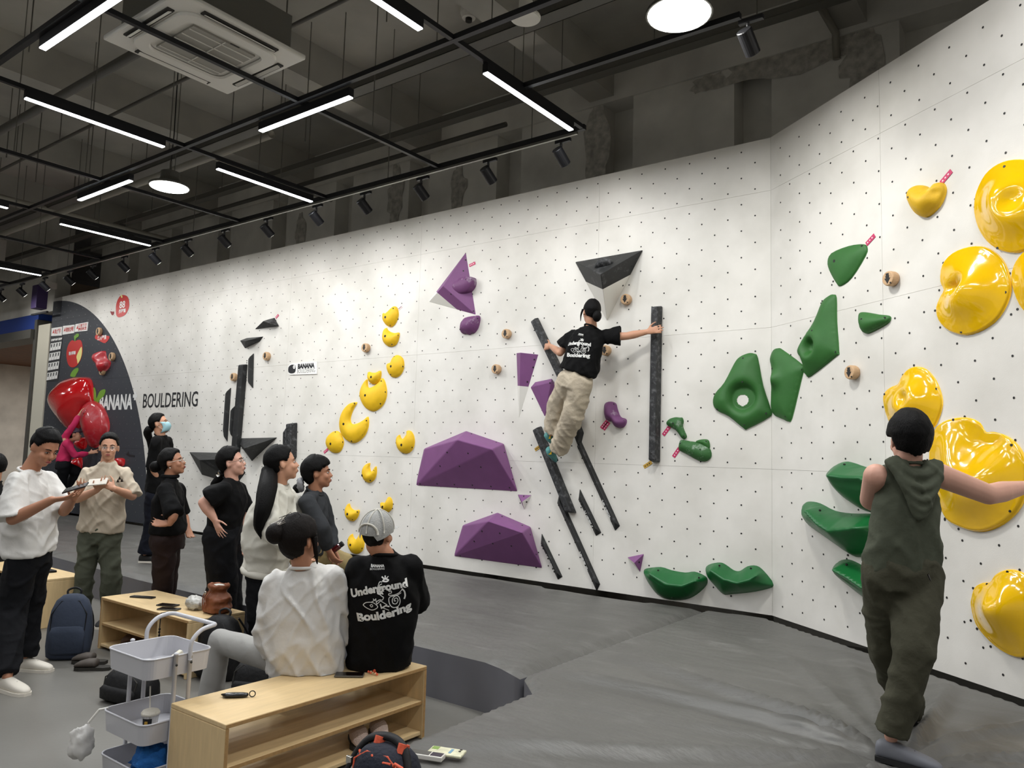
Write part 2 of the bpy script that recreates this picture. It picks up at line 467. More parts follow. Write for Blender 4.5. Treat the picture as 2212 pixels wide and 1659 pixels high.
def d2(x, y):
    n = -.05 * math.exp(-((x - 1.45) ** 2 + (y + 2.72) ** 2) / .05)
    for fx, fy, th, A, R, cv in FOLDS:
        dx, dy = x - fx, y - fy; r = math.hypot(dx, dy)
        if r > R * 1.9: continue
        a = (math.atan2(dy, dx) - th - cv * r * .35 + pi) % (2 * pi) - pi
        if abs(a) > 1.2: continue
        dp = r * sin(a); w_ = .018 + .024 * r
        n += 1.9 * A * (math.exp(-abs(dp / w_) ** (1.25 if dp > 0 else 2.2)) - .35 * math.exp(-((dp - 2.2 * w_) / w_) ** 2)) * min(1, r / .2) * math.exp(-(r / R) ** 2) * (1 if dp < 0 else 1)
    n += .012 * ridge(noise.noise(V((x * .45 + y * .3, y * 1.5, 11))), .10) + noise.noise(V((x * .8, y * 1.4, 7))) * .008
    return n
slab('crash_mat', [(-16.5, -2.48), (-7.57, -2.5), (-7.57, -.08), (-16.5, -.08)], .335, 'far grey crash mat in front of the dark painted end of the wall', d1, .12)
slab('crash_mat', [(-7.55, -2.5), (-5.3, -2.62), (-.95, -2.65), (-.78, -2.70), (-.565, -2.80), (-.565, -.11), (-1.5, -.15), (-4, -.08), (-7.55, -.06)], .335, 'long grey crash mat under the purple and black holds, behind the benches', d1, .075)
rp = RIGHT.pt(0, 0, .05); rq = RIGHT.pt(5.2, 0, .035)
slab('crash_mat', [(-.535, -2.80), (-.33, -3.0), (-.32, -3.6), (-.315, -7.2), (4.8, -7.2), (rq.x, rq.y), (rp.x - .01, -.06), (-.535, -.11)], .335,
     'wrinkled grey crash mat in the foreground under the man in the olive tank top', d2, .036)

# ------------------------------------------------------------------ ceiling grid, lamps, services
GZ = 4.53
def rod_at(x, y, parent):
    mesh_obj('hanger_rod', MB().tube([(x, y, GZ), (x, y, CEIL)], .005, 6), M_rod, parent)
def bar_x(y, x0, x1, label, hang):
    t = thing('ceiling_bar', label, 'bar', (x0, y, GZ))
    mesh_obj('rail', MB().box2((x0, y - .02, GZ - .02), (x1, y + .02, GZ + .02)), M_blackmetal, t)
    for h in hang: rod_at(h, y, t)
def bar_y(x, y0, y1, label, hang):
    t = thing('ceiling_bar', label, 'bar', (x, y0, GZ))
    mesh_obj('rail', MB().box2((x - .018, y0, GZ - .018), (x + .018, y1, GZ + .018)), M_blackmetal, t)
    for h in hang: rod_at(x, h, t)
bar_x(-2.73, -18, 6, 'long black ceiling bar crossing the frame from left edge to top centre', [-1.5, -3.3, -5.1, -6.9, -8.8, -10.7, -12.6])
bar_x(-4.45, -18, 6, 'black ceiling bar nearest the camera, at the top left corner', [-6.2, -8, -10])
bar_x(-1.89, -1.33, .42, 'short black ceiling bar in front of the large bright round pendant', [-.2])
ORD = ['first', 'second', 'third', 'fourth', 'fifth', 'sixth', 'seventh', 'eighth', 'ninth', 'tenth', 'eleventh', 'twelfth', 'thirteenth', 'fourteenth', 'fifteenth', 'sixteenth']
for i, x in enumerate((-1.34, -3.06, -4.8, -6.5, -8.35, -10.2, -11.95, -13.7)):
    bar_y(x, -8 if i else -7, -.98, 'black ceiling cross bar running out from the spotlight track, %s from the right' % ORD[i], [-1.9, -3.6])
# spotlight track
t = thing('spotlight_track', 'long black lighting track carrying all the spotlights above the climbing wall', 'track', (-1.34, -.98, GZ))
mesh_obj('rail', MB().box2((-18, -1.0, GZ - .02), (-1.32, -.96, GZ + .025)), M_blackmetal, t)
mesh_obj('conductor', MB().box2((-18, -.992, GZ - .045), (-1.4, -.968, GZ - .022)), M_rod, t)
for k in range(8): rod_at(-1.9 - 1.9 * k, -.98, t)
# a spotlight
def make_spot():
    t = thing('spotlight', '', 'spotlight', (0, 0, 0), 'black spotlights on the track')
    mesh_obj('adapter', MB().box((0.02, 0, -.055), (.16, .03, .03)), M_blackmetal, t)
    mesh_obj('stem', MB().tube([(0, 0, -.06), (0, 0, -.15)], .012, 8), M_blackmetal, t, smooth=True)
    D = V((.10, .76, -.64)).normalized(); c = V((0, 0, -.19))
    mb = MB(); mb.tube([c - D * .075, c - D * .07, c + D * .09, c + D * .092], [.046, .05, .05, .047], 20)
    mesh_obj('head', mb, M_blackmetal, t, smooth=False)
    mesh_obj('lens', MB().tube([c + D * .085, c + D * .0935], [.04, .04], 16), M_bay, t)
    l = bpy.data.lights.new('spot_light', 'SPOT'); l.energy = SPOT_W; l.spot_size = radians(135); l.spot_blend = .9; l.shadow_soft_size = .035
    l.color = (1, .985, .95)
    o = bpy.data.objects.new('spot_light', l); COL.objects.link(o); o.parent = t; o.location = c + D * .1
    o.rotation_euler = D.to_track_quat('-Z', 'Y').to_euler()
    return t
sp0 = make_spot()
SX = [-1.57, -2.41, -3.3, -4.16, -4.98, -5.92, -6.84, -7.73, -8.59, -9.49, -10.49, -11.3, -12.24, -13.19, -14.12, -15.1]
for i, x in enumerate(SX):
    lab = 'black cylindrical track spotlight, %s along the track counted from its right end' % ORD[i]
    if i == 0: sp0.location = (x, -.98, GZ - .02); sp0['label'] = lab
    else: copy_tree(sp0, (x, -.98, GZ - .02), lab)
c1 = copy_tree(sp0, (.47, -1.89, GZ - .0), 'dim black spotlight hanging at the end of the short bar beside the large bright pendant')
for x, y, lab in ((2.3, -2.6, 'a'), (1.6, -2.0, 'b'), (3.1, -3.4, 'c')):   # spots lighting the right wall, out of frame above
    l = bpy.data.lights.new('spot_light', 'SPOT'); l.energy = SPOT_W * .9; l.spot_size = radians(110); l.spot_blend = .9; l.shadow_soft_size = .04
    l.color = (1, .985, .95)
    o = bpy.data.objects.new('spot_light', l); COL.objects.link(o); o.location = (x, y, 5.1)
    o.rotation_euler = (V((.35, .35, 0)) + V((.3, .5, -1.))).normalized().to_track_quat('-Z', 'Y').to_euler()
# LED battens
def make_batten():
    t = thing('led_batten', '', 'lamp', (0, 0, 0), 'white LED battens under the ceiling bars')
    mesh_obj('housing', MB().box((0, 0, 0), (.05, 1.2, .07)), M_blackmetal, t)
    mesh_obj('diffuser', MB().box((0, 0, -.038), (.044, 1.19, .012)), M_led, t)
    area('batten_light', (0, 0, -.05), (0, 0, 0), .05, 1.18, STRIP_W, (.95, .98, 1), t)
    return t
bt0 = make_batten(); first = True
BT = [(-1.34, -1.77, 0, 'LED batten pointing at the right end of the spotlight track'), (-1.34, -3.66, 0, 'LED batten cut by the top edge right of the air conditioner'),
      (-4.78, -3.55, 0, 'long LED batten left of the air conditioner, below the top left corner'), (-4.85, -1.75, 0, 'LED batten right of the small round pendant'),
      (-8.4, -1.75, 0, 'LED batten low at left above the dark painted area'), (-11.97, -1.75, 0, 'LED batten cut by the left edge near the far end of the track'),
      (-8.27, -3.6, 0, 'LED batten of which only the tip shows at the left edge'),
      (-3.08, -2.66, 1, 'LED batten on the long bar just below the air conditioner corner'), (-6.57, -2.66, 1, 'short looking LED batten left of the small round pendant'),
      (-3.2, -4.41, 1, 'LED batten crossing the top left edge beside the air conditioner')]
for i, (x, y, r, lab) in enumerate(BT):
    o = bt0 if i == 0 else copy_tree(bt0, (0, 0, 0))
    o.location = (x, y, GZ - .055); o.rotation_euler.z = pi / 2 * r; o['label'] = lab
for i, (x, y) in enumerate([(-1.3, -5.6), (2.3, -5.2), (2.3, -2.9), (5.5, -4), (5.5, -7), (-1.3, -8.5), (2.3, -9), (-4.8, -6), (-4.8, -9), (-8.4, -6.5), (-8.4, -9.5), (-12, -5), (-12, -8.5), (-16, -3), (-16, -7), (-19, -4)]):
    area('room_light', (x, y, 4.6), (0, 0, 0), .3, 1.6, STRIP_W * 1.6, (.97, .98, 1))
# round pendants
def make_bay(on=True):
    t = thing('round_pendant', '', 'lamp', (0, 0, 0))
    mb = MB(); R = [(.215, -.0), (.215, .02), (.2, .03), (.12, .06), (.1, .1), (.1, .17), (.04, .18), (.012, .2), (.012, .3)]
    mb.loft([((0, 0, z), (1, 0, 0), r, (0, 1, 0), r) for r, z in R], n=28)
    mesh_obj('housing', mb, M_white if not on else M_greymetal, t, smooth=False, fix=True)
    mesh_obj('diffuser', MB().loft([((0, 0, -.006), (1, 0, 0), .20, (0, 1, 0), .20), ((0, 0, .004), (1, 0, 0), .205, (0, 1, 0), .205)], n=28), M_bay if on else M_white, t, fix=True)
    mesh_obj('cord', MB().tube([(0, 0, .28), (.02, 0, .6), (0, 0, CEIL - GZ + .05)], .006, 6), M_blackmetal, t)
    if on: area('bay_light', (0, 0, -.02), (0, 0, 0), .4, .4, BAY_W, (1, .99, .94), t, 'DISK')
    return t
b1 = make_bay(); b1.location = (.12, -2.18, GZ - .04); b1['label'] = 'large bright round pendant lamp at the top edge above the wall fold'
b2 = copy_tree(b1, (-5.96, -2.24, GZ - .04), 'small looking bright round pendant lamp above the dark panels at left')
b3 = make_bay(False); b3.scale = (.55, .55, .8); b3.location = (-1.24, -2.02, 5.0); b3['label'] = 'switched off round white pendant at the top edge behind the long bar'
for b in (b1, b2): b['group'] = 'lit round pendants'
# ceiling cassette
t = thing('air_conditioner', 'white square ceiling air conditioner cassette at top left', 'air conditioner', (-3.04, -3.595, 4.57))
cx, cy, zz = -3.04, -3.595, 4.57
mb = MB(); mb.box((cx, cy, zz + .02), (1.03, 1.03, .04)); mesh_obj('fascia', mb, M_white, t, bevel=.012)
mesh_obj('casing', MB().box((cx, cy, zz + .19), (.86, .86, .3)), mat('galvanised', '6d6b64', .5, metal=.4), t)
mb = MB()
def rrect(w_, r, z, n=8):
    o = []
    for (sx_, sy_, a0) in ((1, 1, 0), (-1, 1, 90), (-1, -1, 180), (1, -1, 270)):
        for i in range(n + 1):
            a = radians(a0 + 90 * i / n); o.append(V((cx + sx_ * (w_ - r) + r * cos(a), cy + sy_ * (w_ - r) + r * sin(a), z)))
    return o
def ringmesh(w1, r1, z1, w2, r2, z2):
    a, b = rrect(w1, r1, z1), rrect(w2, r2, z2); n = len(a); return a + b, [(i, (i + 1) % n, n + (i + 1) % n, n + i) for i in range(n)]
for args in ((.40, .14, zz - .001, .395, .14, zz - .022), (.395, .14, zz - .022, .31, .09, zz - .022), (.31, .09, zz - .022, .30, .08, zz - .006)):
    mb.add(*ringmesh(*args))
mesh_obj('frame', mb, M_white, t, fix=True)
mesh_obj('intake_grille', MB().box((cx, cy, zz - .008), (.50, .50, .014)), M_grille, t)
for i in range(-2, 3):
    mesh_obj('grille_bar', MB().box((cx + i * .1, cy, zz - .018), (.006, .5, .006)), M_white, t)
mesh_obj('grille_bar', MB().box((cx, cy, zz - .018), (.5, .006, .006)), M_white, t)
for a in range(4):
    an = a * pi / 2; M3 = Matrix.Rotation(an, 3, 'Z')
    mesh_obj('air_outlet', MB().box(V((cx, cy, zz - .004)) + M3 @ V((.445, 0, 0)), (.05, .6, .012), M3), M_slot, t)
    mesh_obj('louvre', MB().box(V((cx, cy, zz - .012)) + M3 @ V((.437, 0, 0)), (.035, .56, .006), M3 @ Matrix.Rotation(.5, 3, 'Y')), M_white, t)
mesh_obj('status_lamp', MB().box((cx + .28, cy + .06, zz - .024), (.012, .07, .004)), M_slot, t)
for sx_ in (-.4, .4):
    for sy_ in (-.4, .4): mesh_obj('hanger_rod', MB().tube([(cx + sx_, cy + sy_, zz + .1), (cx + sx_, cy + sy_, CEIL)], .006, 6), M_rod, t)
# conduits, cable tray, pipes
def pipe(pts, r, m, label, cat='pipe', name='pipe'):
    return tag(mesh_obj(name, MB().tube(pts, r, 10), m, origin=pts[0], smooth=True), label, cat)
pipe([(-18, -1.7, 5.05), (-8.5, -1.7, 5.05), (-4.9, -1.7, 5.05)], .045, M_pvc, 'long pale pipe under the slab behind the small round pendant')
pipe([(-18, .3, 5.5), (-3.2, .3, 5.5)], .03, M_greymetal, 'grey conduit running along the concrete wall behind the spotlights')
pipe([(-18, -3.3, 5.2), (2, -3.3, 5.2)], .045, M_greymetal, 'grey pipe passing just right of the air conditioner')
pipe([(-16, -2.35, 5.6), (3, -2.35, 5.6)], .02, M_greymetal, 'thin conduit high under the slab near the smoke detector')
pipe([(-10.9, -6, 5.3), (-10.9, .8, 5.3)], .04, M_pvc, 'pale drain pipe crossing the ceiling at far left')
pipe([(-6.9, -6, 5.4), (-6.9, .8, 5.4)], .035, M_pvc, 'pale pipe crossing the ceiling left of the small pendant')
pipe([(.35, .3, 5.75), (.35, .85, 5.75), (.35, .88, 5.5)], .035, M_pvc, 'short pale pipe stub under the big pendant')
for i, (y, z, w_, lab) in enumerate([(-4.9, 5.1, .25, 'dark cable tray crossing the top left corner'), (-1.5, 5.3, .16, 'dark cable tray behind the air conditioner'), (-.35, 5.35, .12, 'narrow cable tray close to the concrete wall')]):
    t = thing('cable_tray', lab, 'cable tray', (-18, y, z))
    mb = MB(); mb.box2((-18, y - w_ / 2, z), (3, y + w_ / 2, z + .01)); mb.box2((-18, y - w_ / 2, z), (3, y - w_ / 2 + .008, z + .07)); mb.box2((-18, y + w_ / 2 - .008, z), (3, y + w_ / 2, z + .07))
    mesh_obj('tray', mb, M_greymetal, t)
    for k in range(10): mesh_obj('hanger_rod', MB().tube([(-16 + 2 * k, y, z), (-16 + 2 * k, y, CEIL)], .006, 6), M_rod, t)
for i in range(16):
    x = -2 - random.random() * 11; y = -4.6 + random.random() * 4.8; L_ = .4 + random.random() * 1.0
    tag(mesh_obj('hanger_rod', MB().tube([(x, y, CEIL), (x, y, CEIL - L_)], .006, 6), M_rod, origin=(x, y, CEIL)), 'thin bare threaded rod hanging from the concrete slab', 'rod', 'bare threaded rods hanging from the slab')
P = ony(1013, 30, -1.0); P = V((P.x, P.y, min(P.z, 6.2))); P = onz(1013, 30, 6.18)
t = thing('smoke_detector', 'small round white smoke detector on the slab near the top edge', 'smoke detector', P)
mesh_obj('base', MB().loft([(P + V((0, 0, z)), (1, 0, 0), r, (0, 1, 0), r) for r, z in ((.09, .07), (.09, .0), (.07, -.05))], n=18), M_white, t, fix=True)
mesh_obj('sensor', MB().loft([(P + V((0, 0, z)), (1, 0, 0), r, (0, 1, 0), r) for r, z in ((.035, -.05), (.035, -.085), (.02, -.09))], n=14), M_slot, t, fix=True)
P = V((-14.1, -.32, 4.25))
t = thing('wall_speaker', 'purple box speaker at the top left end of the climbing wall', 'speaker', P)
mesh_obj('case', MB().box(P + V((0, 0, .18)), (.24, .2, .46)), mat('purple_case', '3c2a5c', .5), t, bevel=.01)
mesh_obj('bracket', MB().box(P + V((.0, .12, .45)), (.12, .3, .12)), M_white, t)
mesh_obj('shelf_arm', MB().box(P + V((-.2, .1, -.1)), (.7, .04, .03)), M_blackmetal, t)
# ------------------------------------------------------------------ holds and volumes
M_yel = mat('yellow_hold', 'e6b90f', .62, bump=.25, bscale=220, bdist=.003, var=.05, vscale=12)
M_yelg = mat('yellow_gloss', 'eebc06', .12, coat=1., var=.03, vscale=9)
M_yelt = mat('yellow_textured', 'd9ad12', .6, bump=.5, bscale=260, bdist=.003, var=.08, vscale=20, chalk=.25, chscale=8)
M_pur = mat('purple_volume', '7b4a7c', .6, bump=.12, bscale=260, bdist=.002, var=.06, vscale=5)
M_purh = mat('purple_hold', '6c3c6b', .65, bump=.3, bscale=200, bdist=.003, chalk=.5, chscale=9, chth=.56)
M_blk = mat('black_hold', '1b1c1d', .6, bump=.2, bscale=220, bdist=.003, chalk=.35, chscale=11, chth=.55, ccol=(.25, .25, .26))
M_blkc = mat('chalked_black_hold', '222325', .65, bump=.25, bscale=220, bdist=.003, chalk=.45, chscale=22, chth=.5, ccol=(.25, .25, .26))
M_grn = mat('green_hold', '2b6427', .58, bump=.25, bscale=240, bdist=.003, var=.06, vscale=10)
M_grng = mat('green_smooth_hold', '0f5f2c', .38, bump=.08, bscale=240, bdist=.002, var=.05, vscale=10)
M_grnc = mat('chalked_green_hold', '2c5f2c', .65, bump=.3, bscale=220, bdist=.003, chalk=.6, chscale=13, chth=.52, ccol=(.55, .62, .55))
M_red = mat('red_gloss_hold', 'c21218', .15, coat=1., var=.06, vscale=6)
M_redc = mat('chalky_red_hold', 'b3202a', .4, coat=.4, chalk=.5, chscale=5, chth=.5, ccol=(.5, .25, .27))
M_vwh = mat('white_volume', 'e2e0d9', .6)
M_wood = mat('tag_wood', 'c3a17c', .6, bump=.1, bscale=40, var=.12, vscale=30, stretch=(1, 1, 6))
M_tagb = mat('tag_print', '1b1b1b', .6)
M_bolt = mat('hold_bolt', '141412', .5)
M_pink = mat('pink_tape', 'c02a5e', .5); M_gold = mat('gold_tape', 'c39a3c', .5); M_tapew = mat('tape_print', 'e9d6da', .5)
LOFF = .35   # how much lower/upper rounded profile

def hold(name, W, px, H, m, label, group=None, smooth_outline=True, step=None, prof=.35, feats=(), bolts=(), rim=0, cat='climbing hold', power=.5, off=0, mats=None, hole=None):
    """px: outline in photo pixels measured on the wall; H height off the wall (m); feats: (x,y,radius m,amp m) in px."""
    P = [W.sz(*p, off + H * .3) for p in px]
    A = sum(P[i - 1][0] * P[i][1] - P[i][0] * P[i - 1][1] for i in range(len(P)))
    if A < 0: P = P[::-1]
    if smooth_outline: P = catmull(P, 3)
    wd = max(p[0] for p in P) - min(p[0] for p in P); ht = max(p[1] for p in P) - min(p[1] for p in P)
    sz = min(wd, ht); step = step or max(.009, sz / 20)
    dm = max(pdist((x, y), P) for x in [min(p[0] for p in P) + wd * i / 12 for i in range(13)] for y in [min(p[1] for p in P) + ht * j / 12 for j in range(13)] if inside((x, y), P))
    wdt = max(dm * prof * 2, .01)
    F = [(*W.sz(fx, fy, H * .8), r, a) for fx, fy, r, a in feats]
    def hf(x, y, d):
        if rim:
            e = min(1, d / (rim * .7)); h = rim * sqrt(max(0, 1 - (1 - e) ** 2))
            if d > rim: t = min(1, (d - rim) / max(dm - rim, .01) / (2 * prof)); h = rim * .75 + (H) * (t * t * (3 - 2 * t)) ** .75
        else:
            t = min(1, d / wdt); h = H * (1 - (1 - t) ** 2) ** power
        return h
    if rim: vs, hs, fs, nb = relief(P, step, hf, rings=(rim * .18, rim * .45, rim * .8, rim * 1.25), smooth=int(26), hold_d=rim * 1.1)
    else: vs, hs, fs, nb = relief(P, step, hf, rings=(step * .22, step * .55), smooth=8, hold_d=step * .6)
    for i, v in enumerate(vs):
        if hs[i] <= 0: continue
        for fx, fy, r, a in F:
            q = ((v[0] - fx) ** 2 + (v[1] - fy) ** 2) / (r * r)
            if q < 9: hs[i] += a * math.exp(-q)
        hs[i] = max(hs[i], .003)
    if hole:
        hx_, hz_ = W.sz(hole[0], hole[1], 0); fs = [f for f in fs if not all(((vs[i][0] - hx_) / hole[2]) ** 2 + ((vs[i][1] - hz_) / hole[3]) ** 2 < 1 for i in f)]
    c = W.pt(sum(p[0] for p in P) / len(P), sum(p[1] for p in P) / len(P))
    t = thing(name, label, cat, c, group)
    mb = MB().add([W.pt(v[0], v[1], hs[i] + off) for i, v in enumerate(vs)], fs)
    # close on the wall
    n0 = len(mb.v); mb.v += [W.pt(v[0], v[1], -.0) for v in vs[:nb]]
    for i in range(nb):
        j = (i + 1) % nb; mb.f.append([i, n0 + i, n0 + j, j]); mb.mi.append(0)
    body = mesh_obj('shell', mb, m, t, smooth=True, fix=True)
    if bolts:
        bb = MB()
        def hat(x, y):
            best = min(range(len(vs)), key=lambda i: (vs[i][0] - x) ** 2 + (vs[i][1] - y) ** 2); return hs[best]
        for q in bolts:
            bx, by = q[0], q[1]; r = q[2] if len(q) > 2 else .008
            u, z = W.sz(bx, by); h = hat(u, z); u, z = W.sz(bx, by, h); h = hat(u, z) + off
            bb.loft([(W.pt(u, z, h - .004), W.U, r, (0, 0, 1), r), (W.pt(u, z, h + .0018), W.U, r, (0, 0, 1), r)], n=10)
        tag(mesh_obj('bolt', bb, M_bolt, t, fix=True), kind='stuff')
    return t
def poly(name, W, V_, faces, mats_, label, group=None, bolts=(), cat='climbing volume', bev=.006, mi=None, cut=None):
    """V_: (px,py,off) vertices; open back polyhedron closed with a base."""
    pts = [W.px(x, y, o) for x, y, o in V_]
    c = sum(pts, V()) / len(pts); c = c - W.N * (c.dot(W.N)) if W is MAIN else c
    t = thing(name, label, cat, c, group)
    mb = MB(); mb.add(pts, faces)
    base = [i for i, v in enumerate(V_) if v[2] == 0]
    mb.add([], []); mb.f.append(base[::-1]); mb.mi.append(0)
    if mi: mb.mi = list(mi) + [0]
    o = mesh_obj('shell', mb, mats_, t, fix=True)
    if cut:   # second colour beyond a plane through three measured points (px,py,off)
        a, b_, c_ = [W.px(*q) - V(o['_o']) for q in cut[:3]]; no = (b_ - a).cross(c_ - a).normalized()
        side = W.px(*cut[3]) - V(o['_o'])
        bm = bmesh.new(); bm.from_mesh(o.data)
        bmesh.ops.bisect_plane(bm, geom=bm.verts[:] + bm.edges[:] + bm.faces[:], plane_co=a, plane_no=no)
        sg = (side - a).dot(no)
        for f in bm.faces: f.material_index = 1 if (f.calc_center_median() - a).dot(no) * sg > 0 else 0
        bm.to_mesh(o.data); bm.free()
    bv = o.modifiers.new('bevel', 'BEVEL'); bv.width = bev; bv.segments = 2; bv.limit_method = 'ANGLE'; bv.angle_limit = radians(12)
    if bolts:
        bm = bmesh.new(); bm.from_mesh(o.data); tr = BVHTree.FromBMesh(bm); bm.free(); bb = MB(); O = V(o['_o'])
        for (x, y) in bolts:
            h = tr.ray_cast(CAM - O, ray(x, y).normalized())
            if h[0] is not None:
                n = h[1]; n = n if n.dot(ray(x, y)) < 0 else -n; X = n.orthogonal().normalized(); Y = n.cross(X)
                bb.loft([(h[0] + O - n * .004, X, .009, Y, .009), (h[0] + O + n * .0022, X, .009, Y, .009)], n=8)
        if bb.v: tag(mesh_obj('bolt_hole', bb, M_bolt, t, fix=True), kind='stuff')
    return t
def tape(W, a, b, w_, m, label, off=.004):
    ua, ub = V(W.sz(*a)), V(W.sz(*b)); d = (ub - ua).normalized(); n = V((-d.y, d.x)) * w_ / 2
    q = [W.pt(p.x, p.y, off) for p in (ua - n, ub - n, ub + n, ua + n)]
    t = thing('route_tape', label, 'tape', sum(q, V()) / 4)
    mesh_obj('strip', MB().prism(q, -W.N * .002), m, t, fix=True)
    mb = MB()
    for k in (.2, .45, .72):
        c = ua.lerp(ub, k); mb.add([W.pt(*(c + d * sx_ * .006 + n * sy_ * .28), off + .001) for sx_, sy_ in ((-1, -1), (1, -1), (1, 1), (-1, 1))], [(0, 1, 2, 3)])
    mesh_obj('print', mb, M_tapew if m is M_pink else M_slot, t)
    return t
def wood_tag(W, x, y, r, label, off=.0):
    u, z = W.sz(x, y, off); t = thing('wooden_tag', label, 'wooden tag', W.pt(u, z), 'round wooden arrow tags')
    Zx = V((0, 0, 1)); dx, dz = random.uniform(-.012, .012), random.uniform(-.006, .006)
    mb = MB(); L_ = [(.0, r * .9), (.012, r), (.05, r), (.058, r * .93), (.060, r * .85)]
    mb.loft([(W.pt(u, z, o_), W.U, q, Zx, q) for o_, q in L_], n=26)
    mesh_obj('disc', mb, M_wood, t, fix=True)
    a = r * .72
    ar = [(-.42, .95), (.42, .95), (.42, .45), (.62, .45), (.40, .05), (.85, .05), (0, -1), (-.85, .05), (-.40, .05), (-.62, .45), (-.42, .45)]
    mesh_obj('arrow', MB().prism([W.pt(u + p[0] * a * .8, z + p[1] * a, .0606) for p in ar], W.N * .0015), M_tagb, t, fix=True)
    mesh_obj('bolt', MB().loft([(W.pt(u + a * .7, z - a * .95, o_), W.U, r * .11, Zx, r * .11) for o_ in (.055, .0625)], n=10), M_bolt, t, fix=True)
    return t

# yellow crescents
oy = (680, 640); sy = 2.8115
YM = [
 ([(410, 100), (420, 104), (435, 95), (460, 70), (480, 59), (497, 72), (503, 112), (490, 155), (470, 180), (450, 185), (425, 170), (408, 138)], [(433, 128), (478, 75), (485, 135), (455, 175)], 'highest of the yellow holds at centre left, with a nibbled upper left edge'),
 ([(430, 190), (440, 205), (460, 217), (482, 222), (508, 220), (505, 255), (490, 290), (465, 305), (440, 303), (415, 280), (407, 245), (414, 208)], [(431, 243), (497, 235), (462, 290)], 'yellow hold with a wide scooped top, second highest'),
 ([(437, 408), (455, 400), (468, 372), (490, 356), (515, 362), (533, 385), (536, 430), (520, 470), (490, 493), (460, 488), (440, 460), (432, 430)], [(466, 426), (485, 368), (523, 425), (465, 475)], 'yellow oval hold with a cut upper left side, right of the big stacked pair'),
 ([(322, 458), (345, 463), (370, 461), (395, 451), (398, 480), (390, 510), (368, 532), (345, 533), (325, 515), (319, 485)], [(343, 491), (375, 512), (328, 500)], 'small yellow cup shaped hold tucked on top of the large yellow crescent'),
 ([(314, 502), (316, 530), (320, 552), (335, 552), (360, 540), (387, 518), (405, 495), (422, 520), (432, 570), (428, 620), (405, 665), (370, 693), (340, 698), (300, 675), (275, 630), (268, 590), (280, 545), (298, 515)], [(308, 602), (405, 515), (418, 580), (390, 652), (272, 605)], 'largest round yellow crescent, below the small cup shaped one'),
 ([(252, 645), (232, 680), (215, 725), (212, 755), (224, 776), (260, 768), (295, 748), (319, 730), (322, 780), (305, 835), (270, 875), (230, 892), (190, 875), (160, 840), (147, 790), (150, 740), (170, 690), (200, 655), (228, 643)], [(175, 776), (312, 755), (280, 840), (225, 880), (240, 650)], 'big yellow moon hold with a long curved horn'),
 ([(120, 817), (145, 825), (165, 860), (170, 895), (155, 935), (130, 952), (100, 948), (75, 925), (62, 890), (70, 855), (95, 828)], [(98, 896), (155, 885), (125, 825)], 'plain round yellow hold with pink tape, left of the moon hold'),
 ([(556, 815), (580, 820), (597, 850), (600, 895), (585, 935), (555, 955), (525, 950), (500, 925), (490, 885), (495, 855), (510, 840), (516, 856), (528, 866), (542, 855), (554, 835)], [(528, 903), (577, 917), (497, 870), (560, 825)], 'yellow bitten hold nearest the purple volume, above its left side'),
 ([(330, 1012), (328, 1035), (338, 1066), (355, 1050), (368, 1032), (370, 1075), (355, 1115), (325, 1133), (300, 1120), (285, 1090), (287, 1050), (305, 1022)], [(298, 1088), (333, 1118), (360, 1060)], 'yellow crescent with two long tips at mid height, below the moon hold'),
 ([(205, 1258), (212, 1280), (235, 1300), (265, 1298), (260, 1330), (245, 1355), (225, 1367), (200, 1358), (185, 1335), (182, 1300), (192, 1270)], [(202, 1323), (252, 1310), (225, 1355)], 'small yellow crescent low on the wall, left one of the two above the cap'),
 ([(445, 1218), (460, 1230), (467, 1260), (460, 1295), (435, 1313), (410, 1300), (396, 1270), (400, 1252), (415, 1254), (427, 1250), (437, 1232)], [(417, 1279), (450, 1290)], 'small yellow bitten hold just above the white cap'),
 ([(222, 1442), (230, 1465), (247, 1477), (265, 1452), (277, 1435), (290, 1460), (295, 1510), (280, 1550), (245, 1567), (215, 1550), (198, 1510), (200, 1470)], [(220, 1510), (272, 1532), (280, 1470), (208, 1480)], 'lowest yellow crescent, partly behind the man in the white cap'),
]
for pxs, bo, lab in YM:
    hold('moon_hold', MAIN, S(oy, sy, pxs), .07, M_yel, lab, 'yellow moon shaped holds', feats=(), bolts=[(*q, .016 if i == 0 else .009) for i, q in enumerate(S(oy, sy, bo))], prof=.45, power=.6)

# purple volumes
o2 = (740, 555); s2 = 2.989; o3 = (740, 1104)
def VV(o, s, pts): return [(o[0] + x / s, o[1] + y / s, h) for x, y, h in pts]
poly('purple_pyramid', MAIN, VV(o2, s2, [(797, -30, 0), (862, 375, 0), (555, 290, 0), (648, 188, .17)]), [(0, 3, 1), (1, 3, 2), (2, 3, 0)], [M_pur, M_vwh],
     'tall purple pyramid volume with one white corner, upper centre', cut=[(740 + 605 / s2, 555 + 225 / s2, .06), (740 + 735 / s2, 555 + 336 / s2, .06), (740 + 605 / s2, 555 + 225 / s2, -.2), (928, 651, 0)],
     bolts=S(o2, s2, [(795, 20), (840, 240), (845, 350), (760, 345), (700, 240), (780, 90)]))
hold('purple_hold', MAIN, S(o2, s2, [(768, 130), (800, 125), (830, 130), (833, 170), (815, 205), (790, 225), (750, 235), (700, 225), (680, 190), (685, 165), (715, 155), (735, 150), (748, 138)]), .055, M_purh,
     'purple lump hold bolted onto the tall purple pyramid', off=.07, bolts=S(o2, s2, [(700, 195), (820, 155)]), prof=.6)
